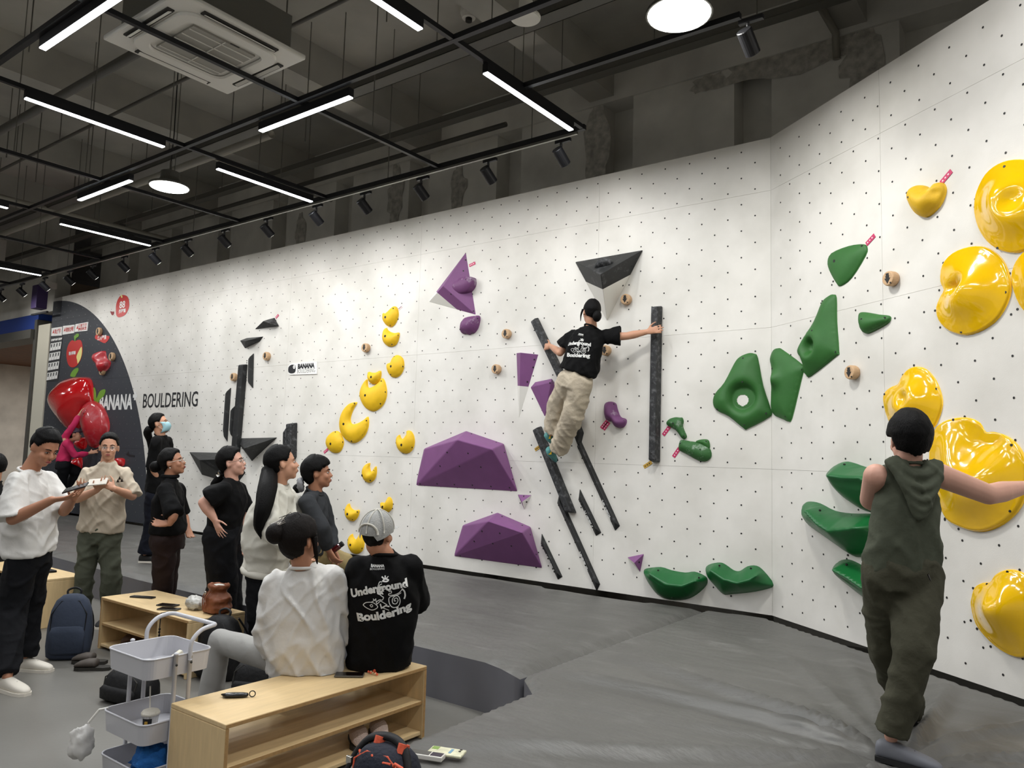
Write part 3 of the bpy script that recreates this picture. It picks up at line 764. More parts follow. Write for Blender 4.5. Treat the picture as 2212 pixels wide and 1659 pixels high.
hold('purple_hold', MAIN, S(o2, s2, [(790, 390), (850, 378), (875, 378), (880, 405), (868, 455), (845, 488), (825, 493), (810, 502), (795, 495), (770, 495), (755, 468), (762, 425)]), .10, M_purh,
     'rounded purple hold hanging right under the tip of the purple pyramid', bolts=S(o2, s2, [(770, 470), (865, 395)]), prof=.55)
o6 = (1100, 620); s6 = 4.1475
poly('purple_wedge', MAIN, VV(o6, s6, [(65, 592, 0), (262, 605, 0), (85, 1182, 0), (100, 588, .10)]), [(0, 3, 2), (3, 1, 2), (0, 1, 3)], [M_pur, M_vwh],
     'narrow purple wedge volume with a white pointed lower half', cut=[(1100 + 70 / s6, 620 + 884 / s6, 0), (1100 + 170 / s6, 620 + 893 / s6, 0), (1100 + 70 / s6, 620 + 884 / s6, .2), (1120, 890, 0)],
     bolts=S(o6, s6, [(225, 650), (163, 850), (215, 720), (68, 735)]), bev=.003)
poly('purple_wedge', MAIN, VV(o6, s6, [(190, 900, 0), (232, 850, 0), (382, 820, 0), (470, 960, 0), (318, 1165, 0), (250, 880, .06), (375, 850, .09), (330, 1090, .03)]),
     [(0, 1, 5), (1, 2, 6, 5), (2, 3, 6), (3, 4, 7, 6), (4, 0, 5, 7), (5, 6, 7)], M_pur, 'purple wedge volume half hidden behind the legs of the climber', bolts=S(o6, s6, [(310, 828), (365, 860)]))
for VP, lab in ((VV(o2, s2, [(470, 1478, 0), (525, 1238, 0), (800, 1122, 0), (1043, 1205, 0), (1133, 1517, 0), (740, 1179, .30), (966, 1241, .30), (533, 1238, .05)]), 'large five sided purple volume, upper of the two alike'),
                (VV(o3, s2, [(715, 293, 0), (775, 90, 0), (1003, 8, 0), (1215, 100, 0), (1293, 372, 0), (940, 64, .27), (1160, 138, .27), (782, 92, .04)]), 'large five sided purple volume, lower one just above the mat')):
    bl = [(x + (0 if 'upper' in lab else 0), y) for x, y in []]
    bo = S(o2, s2, [(630, 1350), (755, 1352), (893, 1357), (675, 1262), (810, 1268), (500, 1465), (610, 1465), (722, 1470), (838, 1474), (958, 1482), (1078, 1490), (1098, 1435), (1045, 1262), (832, 1142), (992, 1196)]) if 'upper' in lab else \
         S(o3, s2, [(850, 195), (970, 210), (1090, 225), (900, 130), (1015, 143), (760, 290), (900, 318), (1015, 335), (1135, 350), (1250, 365), (1250, 280), (1212, 152), (1030, 35), (1160, 92)])
    poly('purple_volume', MAIN, VP, [(0, 1, 7), (0, 7, 5), (0, 5, 6), (0, 6, 4), (1, 2, 5, 7), (2, 3, 6, 5), (3, 4, 6)], M_pur, lab, 'five sided purple volumes', bolts=bo, bev=.012)
poly('purple_tetrahedron', MAIN, VV(o2, s2, [(1130, 1533, 0), (1222, 1537, 0), (1175, 1634, 0), (1158, 1582, .06)]), [(0, 1, 3), (1, 2, 3), (2, 0, 3)], [M_pur, M_vwh],
     'tiny purple and white tetrahedron between the two large purple volumes', mi=[0, 1, 0], bev=.004, bolts=S(o2, s2, [(1170, 1545), (1188, 1582)]))
poly('purple_tetrahedron', MAIN, VV(o3, s2, [(1838, 298, 0), (1947, 275, 0), (1922, 396, 0), (1882, 335, .08)]), [(0, 1, 3), (1, 2, 3), (2, 0, 3)], [M_pur, M_vwh],
     'small purple tetrahedron at the left end of the green lip hold', mi=[0, 0, 1], bev=.004, bolts=S(o3, s2, [(1915, 330)]))
hold('purple_hold', MAIN, S(o2, s2, [(1725, 932), (1755, 945), (1765, 978), (1785, 1030), (1820, 1045), (1824, 1070), (1805, 1098), (1770, 1103), (1748, 1085), (1735, 1063), (1705, 1058), (1690, 1020), (1688, 965), (1700, 940)]), .12, M_purh,
     'bent chalky purple hold on its own between the climber and the tall black bar', bolts=S(o2, s2, [(1740, 950), (1805, 1055)]), prof=.6)

# black volumes and bars
poly('black_pyramid', MAIN, VV((0, 0), 1, [(1241.8, 565.7, 0), (1390, 539.5, 0), (1311.4, 694, 0), (1297.5, 592.5, .42)]), [(0, 1, 3), (1, 2, 3), (2, 0, 3)], [M_blk, M_vwh],
     'large black pyramid volume with a white lower tip, above the climber', cut=[(740 + 1575 / s2, 555 + 180 / s2, .1), (740 + 1674 / s2, 555 + 222 / s2, .34), (740 + 1852 / s2, 555 + 133 / s2, .08), (1311, 690, 0)],
     bolts=S(o2, s2, [(1530, 80), (1900, 10), (1810, 185), (1775, 365), (1870, 60)]), bev=.008)
hold('black_hold', MAIN, S(o2, s2, [(1625, 60), (1650, 15), (1690, 0), (1720, 12), (1735, 40), (1700, 70), (1650, 85), (1620, 80)]), .10, M_blkc, 'chalky black lump hold on top of the large black pyramid', off=.20, prof=.7)
def bar(W, a, b, w_, h, label, m=M_blk, ridge=False, t0=0., t1=0., cat='climbing hold', text=None, name='bar_hold', group='long black bar holds', off=0):
    ua, ub = V(W.sz(*a)), V(W.sz(*b)); d = (ub - ua); L = d.length; d.normalize(); n = V((-d.y, d.x)); hw = w_ / 2
    t = thing(name, label, cat, W.pt(*((ua + ub) / 2)), group)
    # base outline with slanted ends (t0,t1: lengthwise shift of the n-side)
    P = lambda s, k, o: W.pt(*(ua + d * s + n * k), o + off)
    if ridge:
        base = [P(0 + t0 * .5, hw, 0), P(L + t1 * .5, hw, 0), P(L - t1 * .5, -hw, 0), P(0 - t0 * .5, -hw, 0)]
        top = [P(.05 + t0 * .2, hw * .65, h), P(L - .05 + t1 * .2, hw * .65, h), P(L - .05 - t1 * .2, hw * .35, h), P(.05 - t0 * .2, hw * .35, h)]
    else:
        base = [P(0 + t0 * .5, hw, 0), P(L + t1 * .5, hw, 0), P(L - t1 * .5, -hw, 0), P(0 - t0 * .5, -hw, 0)]
        top = [P(.02 + t0 * .4, hw * .8, h), P(L - .02 + t1 * .4, hw * .8, h), P(L - .02 - t1 * .4, -hw * .8, h), P(.02 - t0 * .4, -hw * .8, h)]
    mb = MB().add(base + top, [(0, 1, 2, 3), (4, 5, 6, 7), (0, 4, 5, 1), (1, 5, 6, 2), (2, 6, 7, 3), (3, 7, 4, 0)])
    mesh_obj('shell', mb, m, t, fix=True, bevel=.012)
    bb = MB()
    for s in ([.08] + [L * k / 4 for k in (1, 2, 3)] + [L - .08]):
        c = P(s, -hw * .1, h + .001); bb.loft([(c - W.N * .004, W.U, .008, V((0, 0, 1)), .008), (c + W.N * .002, W.U, .008, V((0, 0, 1)), .008)], n=8)
    tag(mesh_obj('bolt_hole', bb, M_bolt, t, fix=True), kind='stuff')
    if text:
        s, k = text; sz_ = .05
        c = ua + d * (L * s) + n * k; X = W.U * d.x + V((0, 0, 1)) * d.y; Yv = W.U * n.x + V((0, 0, 1)) * n.y
        # sloping flank towards the n side (or -n side)
        sg = 1 if k > 0 else -1
        if ridge:
            a0 = P(0, sg * hw, 0); a1 = P(0, hw * .65 if sg > 0 else hw * .35, h)
        else: a0 = P(0, sg * hw, h + .002); a1 = P(0, 0, h + .002)
        Yf = (a1 - a0).normalized() * (-sg)
        base_ = P(L * s, 0, 0) - P(0, 0, 0) + (a0 + a1) / 2
        nn = X.cross(Yf).normalized(); nn = nn if nn.dot(W.N) > 0 else -nn
        vs, fs = text_mesh('UNNIOL', base_ + nn * .003, X, Yf, sz_, bold=.004)
        mesh_obj('lettering', MB().add(vs, fs), M_inkw, t)
    return t
def z6(x, y): return (1100 + x / s6, 620 + y / s6)
o4 = (1100, 880); s4 = 3.95
def z4(x, y): return (o4[0] + x / s4, o4[1] + y / s4)
bar(MAIN, z6(236, 290), z6(500, 840), .085, .07, 'black bar hold whose upper end is gripped by the left hand of the climber', M_blkc)
bar(MAIN, z6(470, 880), z6(658, 1375), .10, .07, 'black bar hold with a slanted end peeking out right of the climber legs', M_blk, t1=-.12)
bar(MAIN, z6(1340, 173), z6(1318, 1572), .085, .10, 'tall vertical chalky black bar gripped by the right hand of the climber', M_blkc)
bar(MAIN, z4(252, 172), z4(546, 902), .085, .09, 'thick black bar the climber stands on, above the thinner bar', M_blkc, t1=.04)
bar(MAIN, z4(418, 772), z4(763, 1542), .075, .045, 'long ridged black bar reaching down to the mat', ridge=True, t0=-.08, t1=-.05, text=(.70, -.02))
bar(MAIN, z4(588, 290), z4(926, 1035), .075, .045, 'long ridged black bar right of the foot bar', ridge=True, t0=-.08, t1=-.02, text=(.78, -.05))
bar(MAIN, z4(596, 738), z4(765, 1086), .075, .045, 'short ridged black bar between the two long ridged bars', ridge=True, t0=-.09, text=(.62, -.05))
bar(MAIN, z4(273, 1116), z4(437, 1460), .07, .045, 'short ridged black bar right of the lower purple volume', ridge=True, t0=-.09, text=(.60, -.05))
ol = (400, 640); sl = 3.95
def zl(x, y): return (ol[0] + x / sl, ol[1] + y / sl)
bar(MAIN, zl(566, 508), zl(560, 765), 0.13, 0.07, 'short black bar, topmost of the cluster at left', ridge=True, t0=-.08, t1=.1, group='black bars of the left cluster', text=(.55, -.06))
bar(MAIN, zl(512, 580), zl(448, 1335), 0.14, 0.08, 'longest black bar in the middle of the left cluster', ridge=False, group='black bars of the left cluster')
bar(MAIN, zl(372, 800), zl(346, 1195), 0.13, 0.07, 'black bar at the left side of the left cluster', ridge=True, t0=-.09, t1=.2, group='black bars of the left cluster')
bar(MAIN, zl(416, 945), zl(402, 1188), 0.13, 0.07, 'small black bar squeezed beside the longest bar of the left cluster', ridge=True, t0=-.08, t1=.14, group='black bars of the left cluster')
bar(MAIN, zl(932, 1080), zl(926, 1380), 0.14, 0.10, 'broad black bar right of the cluster, behind the woman with the long ponytail', M_blkc, group='pair of broad black bars')
bar(MAIN, zl(880, 1125), zl(878, 1285), 0.11, 0.06, 'narrow black bar beside the broad one, behind the woman with the long ponytail', M_blkc, t0=-.1, group='pair of broad black bars')
LB = lambda pts: VV(ol, sl, pts)
poly('black_wedge', MAIN, LB([(592, 283, 0), (700, 200, 0), (763, 182, 0), (803, 255, 0), (665, 212, .16), (720, 232, .14)]), [(0, 1, 4), (1, 2, 5, 4), (2, 3, 5), (3, 0, 4, 5)], M_blkc, 'topmost small black wedge volume at left, with pink tape')
poly('black_wedge', MAIN, LB([(467, 378, 0), (525, 356, 0), (670, 342, 0), (640, 385, 0), (510, 445, 0), (518, 382, .16)]), [(0, 1, 5), (1, 2, 5), (2, 3, 5), (3, 4, 5), (4, 0, 5)], M_blk, 'second small black wedge volume, above the bar cluster')
poly('black_wedge', MAIN, LB([(480, 1210, 0), (788, 1203, 0), (570, 1408, 0), (462, 1262, 0), (503, 1298, .28)]), [(0, 1, 4), (1, 2, 4), (2, 3, 4), (3, 0, 4)], M_blk, 'large black triangular volume above the ponytailed women')
oz = (300, 940); sz_ = 4.81
poly('black_wedge', MAIN, VV(oz, sz_, [(523, 175, 0), (950, 183, 0), (1110, 390, 0), (1045, 475, 0), (790, 452, 0), (655, 412, 0), (628, 258, .30), (905, 248, .30), (850, 400, .15)]),
     [(0, 1, 7, 6), (1, 2, 7), (2, 3, 8, 7), (3, 4, 8), (4, 5, 8), (5, 0, 6), (5, 6, 8), (6, 7, 8)], M_blk, 'large faceted black volume partly behind the woman with glasses and hand on hip')

# green holds
o5 = (1480, 555); s5 = 2.989; o7 = (1480, 1104); o8 = (1680, 860); s8 = 4.158
hold('green_hold', RIGHT, [(1786, 565), (1795, 546), (1830, 531), (1862, 527), (1871, 534), (1868, 552), (1838, 600), (1814, 618), (1805, 612), (1790, 585)], 0.042, M_grn, 'dark green pointed hold with pink tape, highest of the greens', bolts=[(1803, 564, .012), (1862, 531), (1800, 608)], prof=.6)
hold('green_hold', RIGHT, S(o5, s5, [(920, 248), (945, 241), (965, 262), (968, 420), (981, 610), (965, 640), (800, 770), (775, 765), (760, 740), (748, 660), (722, 625), (722, 590), (765, 530), (830, 400), (875, 290)]), 0.070, M_grn,
     'tall green shield hold with a ringed pocket near its bottom left', feats=[(1480 + 790 / s5, 555 + 582 / s5, .10, .09), (1480 + 795 / s5, 555 + 578 / s5, .06, -.19)], bolts=S(o5, s5, [(885, 285), (830, 478), (952, 612), (772, 745)]), prof=.7, step=.011)
hold('green_hold', RIGHT, S(o5, s5, [(1120, 365), (1150, 355), (1240, 370), (1305, 378), (1317, 400), (1290, 435), (1190, 488), (1155, 493), (1132, 470), (1117, 420)]), 0.063, M_grn, 'small green rounded wedge hold on its own', bolts=S(o5, s5, [(1148, 403, ), (1282, 393)]), prof=.6)
hold('green_hold', MAIN, S(o5, s5, [(345, 645), (400, 620), (440, 622), (465, 650), (500, 830), (550, 985), (545, 1030), (400, 1108), (375, 1108), (280, 1030), (200, 990), (175, 940), (190, 880), (250, 810), (310, 690)]), 0.077, M_grn,
     'wide green shield hold with a big pierced pocket', feats=[(1480 + 362 / s5, 555 + 905 / s5, .16, .08), (1480 + 362 / s5, 555 + 908 / s5, .10, -.30)], hole=(1480 + 372 / s5, 555 + 925 / s5, .055, .055), bolts=S(o5, s5, [(368, 805), (375, 655), (520, 1010), (382, 1083), (207, 985)]), prof=.8, step=.009)
hold('green_hold', RIGHT, S(o5, s5, [(540, 660), (560, 602), (590, 588), (620, 600), (740, 690), (755, 725), (740, 790), (680, 1040), (655, 1062), (630, 1052), (552, 1003), (549, 850), (550, 720)]), 0.070, M_grn,
     'curved green shield hold with a slot pocket, right beside the pierced one', feats=[(1480 + 585 / s5, 555 + 790 / s5, .06, .07), (1480 + 572 / s5, 555 + 790 / s5, .025, -.12)], bolts=S(o5, s5, [(575, 722), (732, 728), (645, 1028)]), prof=.7, step=.011)
hold('green_hold', MAIN, S(o6, s6, [(1405, 1215), (1430, 1182), (1480, 1165), (1520, 1168), (1545, 1170), (1556, 1205), (1550, 1250), (1583, 1330), (1575, 1355), (1545, 1358), (1490, 1285), (1420, 1245)]), 0.070, M_grnc, 'small chalky green hold with a bent tail, upper of two with pink tape', bolts=S(o6, s6, [(1470, 1222), (1560, 1335)]), prof=.7)
hold('green_hold', MAIN, [(1465, 962), (1470, 950), (1490, 953), (1510, 956), (1530, 966), (1536, 985), (1525, 996), (1508, 995), (1480, 980), (1466, 972)], 0.063, M_grnc, 'small chalky green elongated hold, lower of two with pink tape', bolts=[(1471, 958), (1512, 972)], prof=.7)
hold('green_hold', MAIN, S(o5, s5, [(66, 1190), (100, 1178), (145, 1180), (158, 1215), (152, 1240), (125, 1225), (105, 1210), (75, 1202)]), 0.042, M_grn, 'tiny green hold sitting on the chalky elongated green one', bolts=S(o5, s5, [(133, 1192)]), prof=.7)
def lip(W, px, H, crease, label, m=M_grng, bolts=(), name='green_lip_hold'):
    """lip shaped hold: soft top shelf breaking at a crease line over an undercut belly"""
    cr = [W.sz(*p, H * .8) for p in crease]
    P = [W.sz(*p, H * .3) for p in px]
    A = sum(P[i - 1][0] * P[i][1] - P[i][0] * P[i - 1][1] for i in range(len(P)))
    if A < 0: P = P[::-1]
    P = catmull(P, 3)
    def hf(x, y, d):
        dc = 1e9
        for i in range(len(cr) - 1):
            x1, y1 = cr[i]; x2, y2 = cr[i + 1]; dx, dy = x2 - x1, y2 - y1; t = max(0, min(1, ((x - x1) * dx + (y - y1) * dy) / (dx * dx + dy * dy)))
            dc = min(dc, math.hypot(x - x1 - t * dx, y - y1 - t * dy))
        t = d / max(d + dc * 1.0, 1e-4); return H * (t ** .75) * min(1, d / .02 + .2) if d > 0 else 0
    vs, hs, fs, nb = relief(P, max(.012, (max(p[1] for p in P) - min(p[1] for p in P)) / 22), hf)
    c = W.pt(sum(p[0] for p in P) / len(P), sum(p[1] for p in P) / len(P)); t = thing(name, label, 'climbing hold', c, 'green lip shaped holds')
    mb = MB().add([W.pt(v[0], v[1], hs[i]) for i, v in enumerate(vs)], fs); n0 = len(mb.v); mb.v += [W.pt(v[0], v[1], 0) for v in vs[:nb]]
    mesh_obj('shell', mb, m, t, smooth=True, fix=True)
    bb = MB()
    for bx, by in bolts:
        u, z = W.sz(bx, by); i = min(range(len(vs)), key=lambda i: (vs[i][0] - u) ** 2 + (vs[i][1] - z) ** 2); h = hs[i]; u, z = W.sz(bx, by, h)
        bb.loft([(W.pt(u, z, h - .004), W.U, .008, (0, 0, 1), .008), (W.pt(u, z, h + .006), W.U, .008, (0, 0, 1), .008)], n=8)
    if bb.v: tag(mesh_obj('bolt', bb, M_bolt, t, fix=True), kind='stuff')
    return t
lip(MAIN, [(1385, 1235), (1392, 1229), (1422, 1226), (1446, 1233), (1475, 1238), (1495, 1236), (1514, 1243), (1523, 1251), (1521, 1266), (1500, 1286), (1475, 1297), (1440, 1297), (1415, 1286), (1396, 1262), (1388, 1246)], .17,
    [(1405, 1240), (1440, 1262), (1475, 1266), (1505, 1254)], 'green lip hold low on the wall, left of the pair by the fold', bolts=[(1422, 1232), (1510, 1248), (1452, 1290)])
lip(MAIN, S(o7, s5, [(117, 372), (150, 345), (212, 335), (250, 350), (300, 385), (340, 390), (390, 360), (450, 357), (500, 395), (560, 472), (556, 495), (440, 525), (280, 543), (230, 540), (180, 490), (130, 430)]), .17,
    S(o7, s5, [(170, 385), (250, 440), (340, 465), (420, 445), (480, 405)]), 'green lip hold low on the wall, right one touching the fold', bolts=S(o7, s5, [(222, 352), (425, 370), (297, 548)]))
lip(RIGHT, S(o8, s8, [(385, 695), (450, 605), (540, 568), (620, 580), (720, 615), (830, 635), (960, 700), (1010, 830), (960, 960), (860, 1030), (720, 1012), (580, 930), (480, 830)]), .22,
    S(o8, s8, [(480, 700), (600, 715), (760, 720), (900, 790)]), 'green leaf shaped hold left of the man in the olive tank top, highest of three', bolts=S(o8, s8, [(600, 597)]))
lip(RIGHT, S(o8, s8, [(178, 990), (185, 940), (235, 928), (320, 945), (450, 1010), (600, 1035), (770, 1037), (850, 1065), (900, 1200), (830, 1340), (750, 1415), (680, 1428), (600, 1412), (430, 1290), (240, 1160), (185, 1080)]), .22,
    S(o8, s8, [(260, 1010), (380, 1130), (480, 1192), (640, 1180), (800, 1160)]), 'long green leaf hold, middle of the three beside the walking man', bolts=S(o8, s8, [(380, 1008), (668, 1058), (633, 1410)]))
lip(RIGHT, S(o7, s5, [(925, 370), (950, 325), (1010, 312), (1080, 340), (1150, 385), (1260, 440), (1320, 540), (1290, 620), (1210, 618), (1140, 580), (1000, 462), (940, 405)]), .2,
    S(o7, s5, [(970, 380), (1060, 430), (1150, 490), (1240, 540)]), 'lowest of three green leaf holds, behind the hip of the walking man', bolts=S(o7, s5, [(1043, 345)]))

# yellow glossy shells
hold('yellow_hold', RIGHT, S((1480, 0), s5, [(1425, 1262), (1440, 1218), (1490, 1192), (1535, 1198), (1568, 1214), (1600, 1182), (1640, 1175), (1661, 1208), (1655, 1260), (1622, 1330), (1555, 1393), (1510, 1398), (1470, 1370), (1437, 1315)]), .12, M_yelt,
     'matt yellow heart shaped hold with pink tape near the top right', bolts=S((1480, 0), s5, [(1473, 1278, ), (1607, 1205)]), feats=[(1480 + 1575 / s5, 1240 / s5, .03, -.03)], prof=.8)
M_rimb = M_bolt
hold('yellow_shell', RIGHT, [(2100, 470), (2098, 440), (2104, 410), (2122, 375), (2150, 352), (2185, 342), (2225, 347), (2262, 378), (2278, 430), (2270, 480), (2245, 520), (2205, 542), (2170, 545), (2135, 530), (2112, 503)], .11, M_yelg,
     'big glossy yellow disc hold at the right edge, highest one', rim=.022, feats=[(2178, 434, .12, 0.042), (2182, 432, .075, -0.078)], bolts=[(2171, 360), (2107, 430), (2106, 447), (2156, 536)], prof=.5, step=.017)
hold('yellow_shell', RIGHT, [(2053, 545), (2090, 531), (2125, 533), (2158, 558), (2176, 600), (2175, 640), (2152, 685), (2118, 712), (2080, 724), (2045, 715), (2022, 692), (2017, 664), (2026, 640), (2033, 626), (2026, 608), (2030, 572)], 0.099, M_yelg,
     'big glossy yellow shell hold with a curled crease, below the highest disc', rim=.022, feats=[(2062, 612, .05, -0.042), (2074, 622, .05, 0.018), (2040, 621, .03, -0.030), (2052, 619, .03, -0.036), (2060, 650, .07, 0.018)], bolts=[(2038, 568), (2169, 631), (2076, 717), (2020, 671)], prof=.55, step=.017)
hold('yellow_shell', RIGHT, [(2181, 610), (2185, 575), (2205, 545), (2235, 530), (2270, 545), (2290, 590), (2285, 640), (2258, 675), (2225, 682), (2198, 660)], 0.081, M_yelg,
     'glossy yellow disc hold cut off by the right edge of the photo', rim=.022, bolts=[(2184, 612), (2198, 668)], prof=.5, step=.02)
hold('yellow_shell', RIGHT, S(o5, s5, [(1265, 920), (1278, 870), (1320, 835), (1362, 818), (1388, 765), (1430, 720), (1480, 705), (1540, 722), (1600, 790), (1637, 880), (1645, 955), (1622, 1040), (1585, 1105), (1500, 1145), (1400, 1140), (1330, 1108), (1285, 1020)]), 0.087, M_yelg,
     'glossy yellow shell hold directly above the head of the man in the tank top', rim=.018, feats=[(1480 + 1415 / s5, 555 + 925 / s5, .10, 0.030), (1480 + 1405 / s5, 555 + 918 / s5, .05, -0.060)], bolts=S(o5, s5, [(1407, 762), (1292, 887), (1612, 852), (1478, 700)]), prof=.5, step=.015)
hold('yellow_shell', RIGHT, S(o8, s8, [(1380, 285), (1460, 205), (1580, 170), (1690, 175), (1780, 222), (1828, 300), (1900, 300), (2030, 342), (2130, 430), (2195, 560), (2215, 700), (2200, 860), (2120, 1020), (1990, 1135), (1850, 1195), (1720, 1198), (1580, 1150), (1480, 1080), (1400, 900), (1340, 700), (1335, 450)]), 0.124, M_yelg,
     'largest glossy yellow clover shaped hold, behind the outstretched arm', rim=.03, feats=[(1680 + 1650 / s8, 860 + 500 / s8, .16, -0.060), (1680 + 1820 / s8, 860 + 340 / s8, .06, -0.030)], bolts=S(o8, s8, [(1575, 195), (1680, 167), (2097, 422), (2080, 1015), (1502, 1092), (1625, 1175)]), prof=.5, step=.017)
hold('yellow_shell', RIGHT, S(o7, s5, [(1827, 610), (1832, 555), (1852, 492), (1905, 460), (1958, 457), (1985, 412), (2040, 380), (2105, 378), (2170, 405), (2230, 460), (2285, 600), (2290, 800), (2240, 910), (2150, 950), (2050, 920), (1950, 845), (1860, 735)]), 0.099, M_yelg,
     'glossy yellow shell hold in the lower right corner, just above the mat', rim=.02, feats=[(1480 + 2000 / s5, 1104 + 600 / s5, .10, 0.054), (1480 + 1995 / s5, 1104 + 560 / s5, .045, -0.018)], bolts=S(o7, s5, [(2080, 393), (1950, 473), (1860, 498), (1845, 707), (1885, 760), (1973, 875)]), prof=.5, step=.016)

# wooden tags
for i, (W, x, y, r, lab) in enumerate([
    (MAIN, 1356, 648, .052, 'round wooden tag with black arrow, right of the white tip of the black pyramid'), (MAIN, 1098, 722, .052, 'round wooden tag with black arrow, upper of two left of the climber'),
    (MAIN, 1076, 798, .052, 'round wooden tag with black arrow, lower of two left of the climber'), (MAIN, 1312, 758, .052, 'round wooden tag half hidden under the right armpit of the climber'),
    (MAIN, 794, 752, .056, 'round wooden tag with black arrow, left of the upper yellow moons'), (MAIN, 580, 770, .06, 'round wooden tag right of the black bar cluster'),
    (MAIN, 509, 815, .06, 'round wooden tag left of the black bar cluster'), (RIGHT, 1932, 603, .052, 'round wooden tag between the green wedge and the yellow shells, upper'),
    (RIGHT, 1848, 805, .052, 'round wooden tag between the green shields and the man in the tank top, lower'), (MAIN, 218, 717, .075, 'round wooden tag touching the red banner sticker on the dark wall'),
    (MAIN, 246, 771, .075, 'round wooden tag near the curved edge of the dark painted area'), (MAIN, 225, 802, .075, 'round wooden tag at the foot of the curly red hold')]):
    wood_tag(W, x, y, r, lab)
# route tapes
TP = [(MAIN, (1014, 574), (1027, 568), M_pink, 'pink tape right of the purple pyramid'), (MAIN, (1299, 925), (1312, 909), M_pink, 'left of two pink tapes under the bent purple hold'), (MAIN, (1304, 928), (1316, 912), M_pink, 'right of two pink tapes under the bent purple hold'),
      (MAIN, (1433, 940), (1447, 921), M_pink, 'pink tape under the upper chalky green hold'), (MAIN, (1455, 987), (1468, 968), M_pink, 'pink tape under the lower chalky green hold'),
      (MAIN, (1391, 1009), (1408, 998), M_gold, 'gold tape at the foot of the tall vertical black bar'), (MAIN, (1156, 972), (1167, 964), M_gold, 'gold tape left of the bar the climber stands on'),
      (MAIN, (700, 978), (709, 970), M_pink, 'pink tape under the round yellow hold'), (MAIN, (861, 668), (869, 661), M_tapew, 'white and pink tape at the highest yellow hold'),
      (MAIN, (596, 687), (602, 680), M_pink, 'pink tape at the topmost black wedge'), (RIGHT, (1872, 528), (1890, 508), M_pink, 'pink tape at the highest green hold'), (RIGHT, (2033, 396), (2056, 369), M_pink, 'pink tape at the yellow heart hold')]
for W, a, b, m, lab in TP: tape(W, a, b, .034, m, lab)

# stickers
M_stk = mat('sticker_white', 'f0efec', .4); M_stkr = mat('sticker_red', 'c4302b', .35); M_stkp = mat('sticker_pale', 'eadf8c', .4); M_leaf = mat('sticker_green', '6f9f33', .4); M_dk = mat('poster_dark', '2a2b2e', .5)
def sticker(name, W, px, m, label, th=.004, base=.0005, parent=None, smooth=True, cat='sticker'):
    P = [W.sz(*p) for p in px]
    if smooth: P = catmull(P, 4)
    pts = [W.pt(u, z, base) for u, z in P]
    if parent is None:
        t = thing(name, label, cat, sum(pts, V()) / len(pts)); mesh_obj('sheet', MB().prism(pts, W.N * th), m, t, fix=True); return t
    return mesh_obj(name, MB().prism(pts, W.N * th), m, parent, fix=True)
def stext(txt, W, px, size, m, parent, off=.0055, name='lettering', bold=0, sx=1, rot=0, align='CENTER', fit=None):
    if fit: sx = fit_text(txt, W, px[1], fit, size, bold)
    u, z = W.sz(*px); X = W.U * cos(rot) + V((0, 0, 1)) * sin(rot); Y = -W.U * sin(rot) + V((0, 0, 1)) * cos(rot)
    vs, fs = text_mesh(txt, W.pt(u, z, off), X, Y, size, align, bold, sx=sx); return mesh_obj(name, MB().add(vs, fs), m, parent)
t = sticker('wall_sign', MAIN, S(ol, sl, [(905, 578), (960, 572), (1040, 566), (1112, 562), (1126, 556), (1130, 575), (1128, 655), (1118, 664), (1020, 667), (930, 670), (895, 668), (884, 640), (888, 600)]), M_stk, 'white sign with a black blob and the words BANANA BOULDERING on the white wall', th=.012, cat='sign')
stext('BANANA', MAIN, zl(1037, 597), .085, M_ink, t, .0135, bold=.006, fit=(zl(965, 0)[0], zl(1108, 0)[0]))
stext('BOULDERING', MAIN, zl(1038, 638), .08, M_ink, t, .0135, bold=-.001, fit=(zl(963, 0)[0], zl(1114, 0)[0]))
sticker('emblem', MAIN, S(ol, sl, [(893, 600), (915, 585), (945, 590), (950, 620), (943, 650), (915, 660), (890, 650), (886, 622)]), M_ink, '', .001, .013, t)
sticker('emblem_eye', MAIN, S(ol, sl, [(937, 587), (947, 603), (937, 622), (927, 605)]), M_stk, '', .001, .0145, t); sticker('emblem_pupil', MAIN, S(ol, sl, [(937, 600), (940, 605), (937, 611), (934, 605)]), M_ink, '', .001, .016, t)
o9 = (80, 620); s9 = 5.53
t = sticker('round_sticker', MAIN, S(o9, s9, [(1030, 95), (1085, 120), (1103, 200), (1090, 270), (1050, 335), (985, 362), (955, 345), (945, 300), (950, 200), (985, 120)]), M_stkr, 'red oval sticker with white drawing and characters near the top left of the white wall')
stext('88', MAIN, (80 + 1022 / s9, 620 + 215 / s9), .17, M_stk, t, bold=.004, fit=(258, 270)); stext('丹霞苹果', MAIN, (80 + 1020 / s9, 620 + 290 / s9), .07, M_stk, t, bold=.004, fit=(257, 272))
sticker('fruit_leaf', MAIN, S(o9, s9, [(1008, 95), (1020, 100), (1025, 125), (1012, 130), (1005, 110)]), M_stkp, '', .002, .005, t)
sticker('round_sticker', MAIN, S(o9, s9, [(878, 290), (900, 295), (922, 295), (918, 325), (902, 338), (888, 322)]), mat('dark_red', '8c2a30', .5), 'tiny dark red sticker left of the red oval sticker')
oA = (90, 650); sA = 9.217
t = sticker('fruit_sticker', MAIN, S(oA, sA, [(665, 800), (740, 775), (790, 800), (815, 900), (810, 1050), (770, 1190), (700, 1290), (620, 1325), (550, 1290), (510, 1190), (498, 1060), (515, 930), (560, 830), (610, 785)]), M_stkr, 'flat red apple sticker with a pale bite on the dark wall')
sticker('bite', MAIN, S(oA, sA, [(800, 915), (806, 1050), (775, 1165), (725, 1250), (712, 1180), (700, 1110), (735, 1020)]), M_stkp, '', .002, .0045, t)
